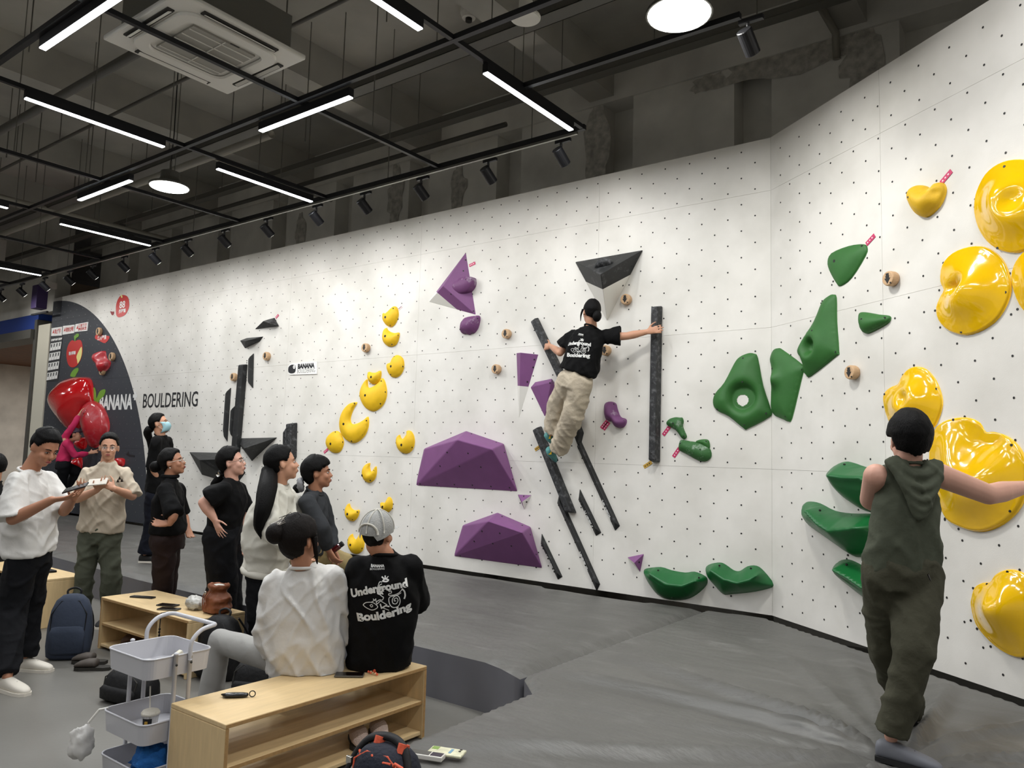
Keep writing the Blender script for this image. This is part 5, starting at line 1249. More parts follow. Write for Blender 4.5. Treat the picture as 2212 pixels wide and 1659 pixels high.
def phone(label, c, X, Y, m, w_=.074, h=.155, th=.009, screen=None):
    X = X.normalized(); Y = (Y - X * Y.dot(X)).normalized(); N = X.cross(Y); t = thing('phone', label, 'phone', c)
    M3 = Matrix((X, Y, N)).transposed(); mesh_obj('case', MB().box(c, (h, w_, th), M3), m, t, bevel=.003)
    mesh_obj('screen', MB().box(c + N * (th / 2 + .0006), (h * .95, w_ * .92, .001), M3), screen or M_eyed, t)
    mesh_obj('camera_bump', MB().box(c - N * (th / 2 + .0012) + X * h * .36 + Y * w_ * .22, (.03, .03, .002), M3), M_slot, t, bevel=.0008)
    return t
phone('dark phone held in both hands by the man in the white T-shirt', A(163, 1054, -.22), dirv(.95, .1, .32), dirv(-.2, .8, .3), M_shoeb)

# ---- man in beige T-shirt and glasses
A = pj(6.9)
J = dict(head=A(235.5, 967), neck=A(231, 1003), shR=A(190, 1023), shL=A(270, 1023), elR=A(166, 1078, -.12), wrR=A(209, 1059, -.36), elL=A(286, 1072, -.06), wrL=A(247, 1056, -.32),
         hip=A(217, 1150), knR=A(183, 1238, -.06), anR=A(176, 1325), knL=A(240, 1240, -.06), anL=A(238, 1325)); J['groundR'] = J['groundL'] = 0.
J['anR'] = V((*A(176, 1325).xy, .09)); J['anL'] = V((*A(238, 1325).xy, .09)); J['base'] = V((J['hip'].x, J['hip'].y, 0))
tm, P, R, F, U_, M, S_, Bk, sp_ = person('person in beige T-shirt, glasses and grey green trousers holding a white phone', J, 1.0, dirv(.42, -.9, -.02), ZU, M_skin, .008, .011, M_tbeige, 'mid', M_green_p, (.105, .085, .08),
    torso=(.20, .188, .185, .172), dep=(.125, .125, .125, .115), shr=.058, slr=(.068, .086), front=dirv(.1, -1), shoes=M_shoeb, glasses=M_metal, hem=A(217, 1146), disp=.03,
    handspec=dict(R=dict(D=dirv(.6, -.3, .5), N=dirv(0, .2, 1), curl=.4, side=1), L=dict(D=dirv(-.75, -.2, .45), N=dirv(-.3, .6, -.2), curl=.55, side=-1)))
haircap(tm, P, 1.0, vol=.97, fringe=-.02, top=1.06); clean(tm)
mesh_obj('wristwatch', MB().tube([A(243, 1054, -.30), A(246.5, 1056, -.30)], .031, 14), M_shoeb, tm)
P1 = atd(258, 1037, 6.9 - .15)
for i_, (dx, dy) in enumerate([(-4, 2), (0, -4), (5, 1)]):
    mesh_obj('shirt_print', MB().prism([A(258 + dx - 3, 1037 + dy + 3, -.135), A(258 + dx + 3, 1037 + dy + 3, -.135), A(258 + dx, 1037 + dy - 4, -.135)], dirv(0, 1) * .01), M_eyed, tm, fix=True)
phone('white phone in the hands of the man in beige', A(211, 1041, -.42), dirv(1, .1, .12), dirv(0, .7, .7), M_shoew, screen=M_shoew)

# ---- climber in pink on the dark wall
A = pj(13.6)
J = dict(head=A(161, 940), neck=A(148, 951), shL=A(139, 946, -.1), shR=A(143, 958, -.3), elL=A(158, 920, -.1), wrL=A(171, 896, 0), elR=A(162, 984, -.25), wrR=A(192, 979, -.05), hip=A(137, 1003, -.1), knL=A(166, 1018, .1), anL=A(150, 1058, .15), knR=A(132, 1045, -.1), anR=A(128, 1085, .1))
J['base'] = V((J['hip'].x, J['hip'].y, .335))
tm, P, R, F, U_, M, S_, Bk, sp_ = person('person in pink long sleeves and purple cap climbing the red apple holds', J, 1.0, dirv(.8, .5, .2), dirv(-.3, 0, 1), M_skin, .014, .018, M_pink_t, 'long', M_black_p, (.1, .085, .07),
    torso=(.145, .14, .15, .155), dep=(.11, .11, .11, .11), front=dirv(.5, .85), shoes=M_shoeb, hem=A(137, 999, -.1), slr=(.056, .06), handspec=dict(L=dict(D=dirv(.3, .2, 1), N=dirv(.8, .6)), R=dict(D=dirv(1, .2, .3), N=dirv(.2, 1))))
haircap(tm, P, 1.0, long=.3, vol=.95)
mb = MB(); strands(mb, smoothpath([P(0, -.09, .0), A(141, 950, -.1), A(128, 938, -.1)]), [.03] * 5 + [.03, .03, .025, .02, .015, .01]); mesh_obj('ponytail', mb, M_hair, tm, smooth=True)
mc = mat('purple_cap', '57505f', .8)
mb = MB(); mb.loft([(P(0, -.005, z), R, .086 * r, F, .106 * r) for z, r in ((.035, 1), (.07, .97), (.105, .8), (.128, .45), (.134, .05))], n=20); c_ = mesh_obj('cap', mb, mc, tm, smooth=True, fix=True)
mesh_obj('brim', MB().loft([(P(0, .09, .042), R, .065, F, .03), (P(0, .155, .036), R, .055, F, .03)], n=14), mc, c_, fix=True)

# ---- woman in black with a face mask, standing on the mat
A = pj(8.45)
J = dict(head=A(345, 916), neck=A(347, 943), shR=A(337, 954, -.16), shL=A(361, 953, .16), elR=A(331, 1012, -.14), wrR=A(346, 1045, -.06), hip=A(337, 1066), knR=A(328, 1130, -.06), anR=A(314, 1196, -.06), knL=A(333, 1130, .08), anL=A(330, 1190, .1), elL=A(362, 1010, .25), wrL=A(352, 1040, .1))
J['groundR'] = J['groundL'] = .335; J['anR'] = V((*J['anR'].xy, .42)); J['anL'] = V((*J['anL'].xy, .42)); J['base'] = V((J['hip'].x, J['hip'].y, .335))
tm, P, R, F, U_, M, S_, Bk, sp_ = person('person in black with a pale blue face mask standing on the mat behind the others', J, .95, dirv(.95, .15, .3), dirv(-.3, 0, 1), M_skin, .009, .013, M_tbk, 'mid', M_navy_p, (.098, .085, .095),
    torso=(.155, .15, .15, .15), dep=(.115, .115, .12, .115), front=dirv(1, .3), shoes=M_shoeb, mask=mat('mask_blue', '8fb5bd', .8), hem=A(338, 1062), slr=(.07, .08), handspec=dict(R=dict(D=dirv(.3, 0, -1), N=dirv(0, 1))))
haircap(tm, P, .97, long=.1); clean(tm)
mb = MB(); strands(mb, smoothpath([P(0, -.105, -.02), P(0, -.15, -.06), A(324, 955, 0), A(322, 975, 0)]), [.032, .038, .04, .04, .04, .038, .036, .034, .032, .03, .028, .026, .02, .014, .008, .004]); mesh_obj('ponytail', mb, M_hair, tm, smooth=True)
mb = MB(); mb.tube([A(350, 1045, -.12), A(350, 1070, -.12)], .003, 5); 

# ---- woman in black turtleneck, brown trousers
A = pj(6.6)
J = dict(head=A(374, 1000), neck=A(367, 1036), shR=A(358, 1058, -.17), shL=A(384, 1056, .17), elR=A(376, 1112, -.30), wrR=A(367, 1131, -.32), elL=A(396, 1110, .25), wrL=A(405, 1140, .15), hip=A(362, 1163), knR=A(352, 1255, -.06), knL=A(360, 1255, .1), anR=A(340, 1340), anL=A(352, 1340, .12))
for k in 'LR': J['an' + k] = V((*J['an' + k].xy, .09)); J['ground' + k] = 0.
J['base'] = V((J['hip'].x, J['hip'].y, 0))
tm, P, R, F, U_, M, S_, Bk, sp_ = person('person with white glasses, black knit top and brown trousers, hand behind back', J, .95, dirv(.95, .05, .28), dirv(-.28, 0, 1), M_skin2, .008, .012, M_tbk, 'mid', M_brown_p, (.112, .09, .085),
    torso=(.17, .155, .155, .15), dep=(.155, .135, .135, .115), front=dirv(1, .15), shoes=M_shoeb, glasses=M_shoew, lips=M_lipr, hem=A(362, 1150), slr=(.066, .078), hips=(.165, .15),
    handspec=dict(R=dict(D=dirv(-1, .1, -.05), N=dirv(0, -.6, .5), curl=.45, side=1)))
haircap(tm, P, .97, long=.15, m=M_hair, vol=1.06, back=1.6); 
mesh_obj('hair_bun', MB().ell(P(0, -.155, .005), (.05, .055, .05), M, 16, 10), M_hair, tm, smooth=True)
mesh_obj('collar_roll', MB().tube([J['neck'] + (S_ * cos(a) * .058 + Bk * sin(a) * .06) + sp_ * .03 for a in [2 * pi * i / 18 for i in range(18)]], .018, 8, closed=True), M_tbk, tm, smooth=True)
mesh_obj('earring', MB().ell(P(.082, -.006, -.045), (.006,) * 3), M_shoew, tm); clean(tm)

# ---- woman with hand on hip
A = pj(6.22)
J = dict(head=A(502, 1000), neck=A(500, 1038), shR=A(481, 1060, -.18), shL=A(514, 1056, .18), elR=A(440, 1086, -.22), wrR=A(463, 1121, -.22), elL=A(524, 1120, .22), wrL=A(528, 1165, .15), hip=A(484, 1150), knR=A(480, 1250, -.06), knL=A(490, 1250, .1), anR=A(474, 1380), anL=A(492, 1375, .12))
for k in 'LR': J['an' + k] = V((*J['an' + k].xy, .09)); J['ground' + k] = 0.
J['base'] = V((J['hip'].x, J['hip'].y, 0))
tm, P, R, F, U_, M, S_, Bk, sp_ = person('person in black T-shirt and wide black trousers, one hand on the hip', J, .98, dirv(.97, .08, .22), dirv(-.22, 0, 1), M_skinp, .008, .012, M_tbk, 'short', M_black_p, (.135, .125, .125),
    torso=(.17, .165, .165, .16), dep=(.13, .14, .14, .12), front=dirv(1, .15), shoes=M_shoeb, glasses=M_metal, hem=A(486, 1143), slr=(.085, .095), hips=(.17, .15), armr=(.052, .044, .028),
    handspec=dict(R=dict(D=dirv(.45, -.1, -.8), N=dirv(.4, .8, .2), curl=.2, spread=.3, side=1)))
haircap(tm, P, 1.0, long=.2, m=M_hair, vol=1.07, back=1.6)
mb = MB(); strands(mb, smoothpath([P(0, -.09, -.06), A(478, 1030, 0), A(463, 1045, 0), A(457, 1058, 0)]), [.035] * 6 + [.034, .034, .033, .03, .028, .025, .02, .015, .01, .006]); mesh_obj('ponytail', mb, M_hair, tm, smooth=True)
mesh_obj('hair_clip', MB().tube([P(-.03, -.115, -.075), P(.03, -.12, -.075)], .018, 8), M_metal, tm, smooth=True); clean(tm)

# ---- woman with the long ponytail
A = pj(5.55)
J = dict(head=A(611, 1003), neck=A(602, 1047), shR=A(580, 1075, -.16), shL=A(622, 1070, .17), elR=A(594, 1150, -.26), wrR=A(640, 1188, -.22), elL=A(655, 1140, .2), wrL=A(660, 1190, .1), hip=A(575, 1222), knR=A(562, 1330, -.08), knL=A(574, 1330, .1), anR=A(556, 1430), anL=A(572, 1430, .12))
for k in 'LR': J['an' + k] = V((*J['an' + k].xy, .09)); J['ground' + k] = 0.
J['base'] = V((J['hip'].x, J['hip'].y, 0))
tm, P, R, F, U_, M, S_, Bk, sp_ = person('person with a very long black ponytail in a cream sweatshirt and black jeans', J, 1.03, dirv(.9, .42, .2), dirv(-.22, 0, 1), M_skin, .008, .012, M_tsw, 'long', M_black_p, (.098, .08, .07),
    torso=(.17, .20, .195, .17), dep=(.14, .175, .165, .135), front=dirv(1, .25), shoes=M_shoeb, hem=A(573, 1228), slr=(.08, .07), shr=.064, hips=(.155, .13), disp=.03)
haircap(tm, P, 1.06, long=.25, back=1.8, vol=1.05)
mb = MB(); strands(mb, smoothpath([P(0, -.10, .0), A(581, 1026, -.08), A(577, 1062, -.22), A(569, 1100, -.30), A(560, 1135, -.31), A(564, 1165, -.30)]), [.035, .04, .045, .048, .05, .052, .054, .056, .058, .06, .06, .06, .058, .056, .054, .052, .05, .046, .042, .038, .034, .028, .02, .012, .005, .002], 14)
mesh_obj('ponytail', mb, M_hair, tm, smooth=True)
mb = MB(); mb.tube([J['hip'] - sp_ * .0 + (S_ * cos(a) * .165 + Bk * sin(a) * .14) * 1.03 - sp_ * .03 for a in [2 * pi * i / 24 for i in range(24)]], .028, 8, closed=True); mesh_obj('hem_band', mb, M_tsw, tm, smooth=True)
mesh_obj('necklace', MB().tube([J['neck'] + (S_ * cos(a) * .07 + Bk * sin(a) * .07) + sp_ * .01 for a in [2 * pi * i / 16 for i in range(16)]], .002, 5, closed=True), M_metal, tm); clean(tm)

# ---- woman with scrunchie leaning on her raised knee
A = pj(5.85)
J = dict(head=A(688, 1023), neck=A(680, 1062), shR=A(664, 1084, -.17), shL=A(692, 1080, .17), elR=A(697, 1140, -.2), wrR=A(709, 1187, -.12), elL=A(712, 1140, .2), wrL=A(722, 1188, .06), hip=A(660, 1192), knR=A(664, 1300, -.12), anR=A(655, 1380, -.1), knL=A(742, 1216, .22), anL=A(748, 1290, .38))
J['anR'] = V((*J['anR'].xy, .09)); J['groundR'] = 0.; J['anL'] = V((*J['anL'].xy, .425)); J['groundL'] = .335; J['base'] = V((J['hip'].x, J['hip'].y, 0))
tm, P, R, F, U_, M, S_, Bk, sp_ = person('person with scrunchie, dark grey top and khaki trousers leaning on a raised knee', J, .97, dirv(.98, .15, .12), dirv(-.12, 0, 1), M_skin2, .008, .012, M_tgrey, 'long', M_khaki_p, (.095, .085, .075),
    torso=(.15, .145, .15, .15), dep=(.12, .125, .13, .12), front=dirv(1, .2), shoes=M_shoeb, hem=A(660, 1196), slr=(.06, .068), handspec=dict(R=dict(D=dirv(.5, .1, -.8), N=dirv(.6, .6), curl=.6, side=-1), L=dict(D=dirv(.4, -.2, -.8), N=dirv(-.5, -.4), curl=.6)))
haircap(tm, P, 1.0, long=.35, fringe=.22, vol=1.14, back=1.5)
mesh_obj('scrunchie', MB().tube([P(.02, -.14, -.075) + (U_ * cos(a) * .035 + R * sin(a) * .04) for a in [2 * pi * i / 16 for i in range(16)]], [.02 + .006 * (i % 2) for i in range(16)], 8, closed=True), mat('scrunchie_grey', '77787c', .7, bump=.6, bscale=60), tm, smooth=True)
mesh_obj('hair_bun', MB().ell(P(.02, -.165, -.10), (.036, .036, .036), M, 14, 8), M_hair, tm, smooth=True); clean(tm)
c = A(726, 1185, -.04); t = thing('bottle', 'small dark red bottle in the hand of the person in khaki trousers', 'bottle', c)
ax = dirv(.6, 0, .5); X_ = ax.orthogonal().normalized(); mesh_obj('bottle_body', MB().loft([(c + ax * q, X_, r, ax.cross(X_), r) for q, r in ((-.05, .02), (.03, .022), (.04, .016))], n=14), mat('dark_red_glass', '4a1013', .2, coat=.5), t, fix=True)
mesh_obj('cap', MB().loft([(c + ax * q, X_, r, ax.cross(X_), r) for q, r in ((.04, .02), (.065, .02))], n=14), M_shoeb, t, fix=True)

# ---- seated woman in white
A = pj(4.2)
J = dict(head=A(651, 1168), neck=A(655, 1228), shL=A(600, 1262, .02), shR=A(722, 1250, .05), elL=A(582, 1382, .06), wrL=A(612, 1405, .30), elR=A(742, 1370, .15), wrR=A(700, 1400, .35), hip=A(656, 1422, .08), knL=A(475, 1384, .30), anL=A(448, 1560, .30), knR=A(610, 1400, .55), anR=A(600, 1530, .60))
J['anL'] = V((*J['knL'].lerp(J['anL'], .9).xy, .09)); J['anR'] = V((*J['anR'].xy, .09)); J['groundL'] = J['groundR'] = 0.; J['base'] = V((J['hip'].x, J['hip'].y, .4))
tm, P, R, F, U_, M, S_, Bk, sp_ = person('person in oversized white sweatshirt and light grey leggings seated on the front bench', J, .98, dirv(.55, .8, .12), dirv(-.1, -.1, 1), M_skin2, .007, .011, M_twh, 'long', M_grey_p, (.09, .07, .075),
    torso=(.21, .215, .205, .19), dep=(.165, .16, .15, .13), front=dirv(-.15, 1), shoes=M_shoeb, hem=A(660, 1452, .06), slr=(.088, .075), shr=.078, hips=(.165, .13), disp=.035, pdisp=.008, armr=(.04, .036, .026))
haircap(tm, P, 1.0, m=M_hairb, long=.3, vol=1.16, back=2.2)
mb = MB(); mb.ell(P(-.035, -.145, .065), (.052, .052, .056), M, 18, 12); mesh_obj('hair_bun', mb, M_hairb, tm, smooth=True)
mb = MB()
for q in range(7): a = -.9 + q * .3; mb.tube([P(-.035 + .05 * sin(a), -.15 + .0, .115), P(-.03 + .045 * sin(a), -.10, .14 - .02 * abs(a)), P(.0 + .06 * sin(a), -.06, .12)], .0022, 5)
mesh_obj('hair_claw', mb, mat('claw_clip', '6a625a', .3), tm)
for q in range(6):
    a = random.uniform(-.5, .5); mb = MB(); mb.tube([P(.02 * q - .05, -.02, .13), P(.02 * q - .05 + a * .02, -.06, .15 + .01 * (q % 3)), P(.02 * q - .04, -.11, .145)], .0016, 4); mesh_obj('hair_wisp', mb, M_hairb, tm)
mb = MB(); strands(mb, smoothpath([P(.075, .03, .02), P(.09, .02, -.05), P(.085, .03, -.13)]), [.016, .016, .015, .014, .013, .012, .011, .009, .007, .005, .003]); mesh_obj('hair_lock', mb, M_hairb, tm, smooth=True); clean(tm)

# ---- seated man with mesh cap
A = pj(4.3)
J = dict(head=A(816, 1155), neck=A(830, 1200), shL=A(775, 1230, -.0), shR=A(886, 1226, .03), elL=A(764, 1305, .16), wrL=A(790, 1350, .38), elR=A(896, 1300, .2), wrR=A(860, 1345, .42), hip=A(823, 1400, .06), knL=A(778, 1392, .52), anL=A(775, 1480, .55), knR=A(866, 1380, .50), anR=A(860, 1480, .52))
J['anL'] = V((*J['anL'].xy, .09)); J['anR'] = V((*J['anR'].xy, .09)); J['groundL'] = J['groundR'] = 0.; J['base'] = V((J['hip'].x, J['hip'].y, .4))
tm, P, R, F, U_, M, S_, Bk, sp_ = person('person in grey mesh cap and printed black T-shirt seated on the front bench', J, 1.0, dirv(.35, .95, .12), dirv(.02, -.12, 1), M_skin2, .0075, .011, M_tbk, 'mid', M_dgrey_p, (.1, .075, .07),
    torso=(.185, .195, .205, .20), dep=(.14, .14, .135, .13), front=dirv(-.1, 1), shoes=M_shoeb, hem=A(821, 1432, .05), slr=(.085, .09), shr=.075, hips=(.17, .13), disp=.018)
haircap(tm, P, 1.0, m=mat('grey_black_hair', '141312', .7, spec=.15, bump=.9, bscale=60, var=.6, vscale=40), long=.35, vol=.95, top=.9, back=0)
mcap = mat('grey_mesh_cap', '9b9b98', .8, bump=.6, bscale=140, bdist=.004, var=.12, vscale=160); mband = mat('white_piping', 'bdbab0', .8)
CP = lambda r, f, u: P(r * 1.0, f - .012, u + .028)
mb = MB(); n, k = 28, 9; vs = []
for i in range(k + 1):
    th = (pi / 2 + .12) * i / k
    for j in range(n):
        ph = 2 * pi * j / n; zz = .113 * cos(th); vs.append(CP(.089 * sin(th) * cos(ph), .112 * sin(th) * sin(ph), zz + .004 - (.035 * (sin(th) * max(0, -sin(ph))) if abs(cos(ph)) > .55 else 0)))
mb.add(vs, [(i * n + j, (i + 1) * n + j, (i + 1) * n + (j + 1) % n, i * n + (j + 1) % n) for i in range(k) for j in range(n)])
c_ = mesh_obj('cap', mb, mcap, tm, smooth=True)
for a in (pi / 2, pi / 6, 5 * pi / 6):
    mesh_obj('cap_seam', MB().tube([CP(.0905 * sin(th) * cos(a), .1135 * sin(th) * sin(a), .114 * cos(th) + .004) for th in [(-pi / 2) + pi * i / 16 for i in range(17)]], .0035, 6), mband, c_, smooth=True)
mesh_obj('cap_button', MB().ell(CP(0, 0, .118), (.01, .01, .005), M), mband, c_)
mesh_obj('cap_strap', MB().tube([CP(.06 * cos(a), -.105 + .012 * abs(cos(a)), -.0 + .055 * sin(a)) for a in [pi * i / 10 for i in range(11)]], .006, 6), mband, c_, smooth=True)
mesh_obj('brim', MB().loft([(CP(0, .09, .0), R, .075, F, .02), (CP(0, .165, -.01), R, .05, F, .025)], n=14), mcap, c_, fix=True)
clean(tm); SEATED = (tm, J, S_, Bk, sp_)

# ---- climber in cream trousers
W = MAIN
def on(x, y, o): return W.px(x, y, o)
J = dict(head=on(1277, 676, .42), neck=on(1277, 709, .40), shL=on(1240, 727, .36), shR=on(1308, 728, .34), elL=on(1210, 762, .42), wrL=on(1190, 748, .16), elR=on(1354, 726, .26), wrR=on(1397, 717, .17),
         hip=on(1243, 822, .42), knL=on(1203, 882, .30), anL=on(1191, 936, .24), knR=on(1238, 898, .36), anR=on(1203, 975, .22), base=on(1243, 822, .30))
tm, P, R, F, U_, M, S_, Bk, sp_ = person('person climbing in black T-shirt and cream trousers, arms spread on black bars', J, .97, dirv(-.2, 1, .12), dirv(.08, -.05, 1), M_skin, .0085, .012, M_tbk, 'short', M_cream_p, (.118, .108, .098),
    torso=(.20, .19, .185, .18), dep=(.13, .13, .13, .12), front=V((0, 1, 0)), hem=on(1247, 806, .42), slr=(.085, .10), shr=.07, hips=(.155, .125), disp=.025,
    handspec=dict(L=dict(D=(W.U * -1 + ZU * .05 + V((0, .3, 0))).normalized(), N=V((0, 1, -.1)), curl=.55, side=-1), R=dict(D=(W.U + ZU * .15).normalized(), N=V((0, 1, 0)), curl=.4, spread=.2, side=1)))
haircap(tm, P, 1.0, long=.05)
mesh_obj('hair_bun', MB().ell(P(.025, -.125, -.035), (.042, .042, .055), M, 16, 10), M_hair, tm, smooth=True)
mb = MB(); strands(mb, smoothpath([P(-.075, .04, .03), P(-.085, .05, -.03), P(-.082, .05, -.09)]), [.010, .010, .009, .009, .008, .007, .006, .005, .004, .003, .002]); mesh_obj('hair_lock', mb, M_hair, tm, smooth=True)
mesh_obj('bracelet', MB().tube([on(1381, 719, .19) + (ZU * cos(a) + V((0, 1, 0)) * sin(a)) * .031 for a in [2 * pi * i / 16 for i in range(16)]], .0025, 6, closed=True), M_metal, tm)
for (a_, b_, lab) in (((1188, 946), (1199, 958), 'L'), ((1190, 978), (1197, 990), 'R')):
    p0 = on(*a_, .20); p1 = on(*b_, .13); D = (p1 - p0).normalized(); X_ = D.cross(V((0, -1, 0))).normalized(); Y_ = D.cross(X_)
    o = mesh_obj('shoe', MB().loft([(p0 - D * .06, X_, .032, Y_, .036), (p0, X_, .04, Y_, .046), (p0.lerp(p1, .5), X_, .042, Y_, .034), (p1, X_, .036, Y_, .026), (p1 + D * .05, X_, .016, Y_, .014)], n=16), M_shoet, tm, smooth=True, fix=True)
    mesh_obj('rand', MB().loft([(p0 - D * .045 + Y_ * .012, X_, .042, Y_, .03), (p1 + D * .04 + Y_ * .008, X_, .03, Y_, .016)], n=12), M_shoeb, o, fix=True)
    mesh_obj('strap', MB().box(p0 + V((0, -.045, 0)) + X_ * -.02, (.035, .006, .03)), M_yel, o)
clean(tm); CLIMB = (tm, J, S_, Bk, sp_)

# ---- man in olive hooded tank top
A = pj(3.5)
J = dict(head=A(1962, 952), neck=A(1963, 1008), shL=A(1893, 1028, .0), shR=A(2027, 1026, .0), elL=A(1880, 1080, .22), wrL=A(1925, 1100, .42), elR=A(2135, 1068, .10), wrR=A(2216, 1052, .22), hip=A(1948, 1228, .0),
         knR=A(1974, 1418, -.14), anR=A(1925, 1590, -.12), knL=A(1918, 1410, .16), anL=A(1966, 1535, .36))
J['groundR'] = .315; J['groundL'] = .33; J['base'] = V((J['hip'].x, J['hip'].y, .33)); J['toeR'] = dirv(.75, -.65); J['toeL'] = dirv(.3, 1)
tm, P, R, F, U_, M, S_, Bk, sp_ = person('person in olive hooded tank top walking on the mat, arm stretched right', J, .97, dirv(.1, 1, 0), ZU, M_skinp, .007, .011, M_olive, 'none', M_olive2, (.108, .088, .082),
    torso=(.175, .163, .152, .128), dep=(.125, .12, .12, .115), front=dirv(0, 1), shoes=M_shoeg, sole=M_shoeb, hem=A(1944, 1236), shr=.055, hips=(.165, .13), armr=(.058, .05, .032), disp=.022, handspec=dict(R=dict(D=dirv(1, .3, .1), N=dirv(0, .3, -1))))
haircap(tm, P, 1.02, long=.12, vol=1.14, back=1.2, seed=4)
mb = MB()
for rr, drop, out, th in ((.092, .03, .080, .034), (.112, .085, .118, .022), (.104, .135, .132, .021), (.082, .180, .136, .020), (.05, .205, .128, .024)):
    pts = []
    for i in range(24):
        a = pi * i / 23
        pts.append(J['neck'] + S_ * rr * cos(a) * 1.0 + Bk * (out * (.35 + .65 * sin(a))) - sp_ * (drop * sin(a) ** 1.3 - .028 * (1 - sin(a)) * 1.0))
    mb.tube(pts, th, 8)
bake(mesh_obj('hood', mb, M_olive, tm), .007, 2, fold_fn('top', S_, Bk, sp_, .008, 3))
mesh_obj('pocket', MB().tube([A(2003, 1240, -.12), A(2012, 1262, -.10), A(2026, 1275, -.03)], .006, 6), M_eyed, tm)
clean(tm)

# ---- person cut by the left edge
A = pj(7.6)
J = dict(head=A(-8, 1010), neck=A(-14, 1046), shR=A(-28, 1062, -.1), shL=A(-2, 1060, .1), elR=A(-30, 1110, -.1), wrR=A(-10, 1130, -.2), elL=A(-4, 1110, .1), wrL=A(6, 1130, 0), hip=A(-18, 1160), knL=A(-14, 1240), anL=A(-14, 1310), knR=A(-22, 1240), anR=A(-24, 1310))
for k in 'LR': J['an' + k] = V((*J['an' + k].xy, .09)); J['ground' + k] = 0.
J['base'] = V((J['hip'].x, J['hip'].y, 0))
tm, P, R, F, U_, M, S_, Bk, sp_ = person('person in black cut off by the left edge, only hair and shoulder showing', J, 1.0, dirv(-.6, .7, 0), ZU, M_skin, .012, .016, M_tbk, 'mid', M_black_p, front=dirv(-.6, .7), shoes=M_shoeb)
haircap(tm, P, 1.0, vol=1.05); clean(tm)

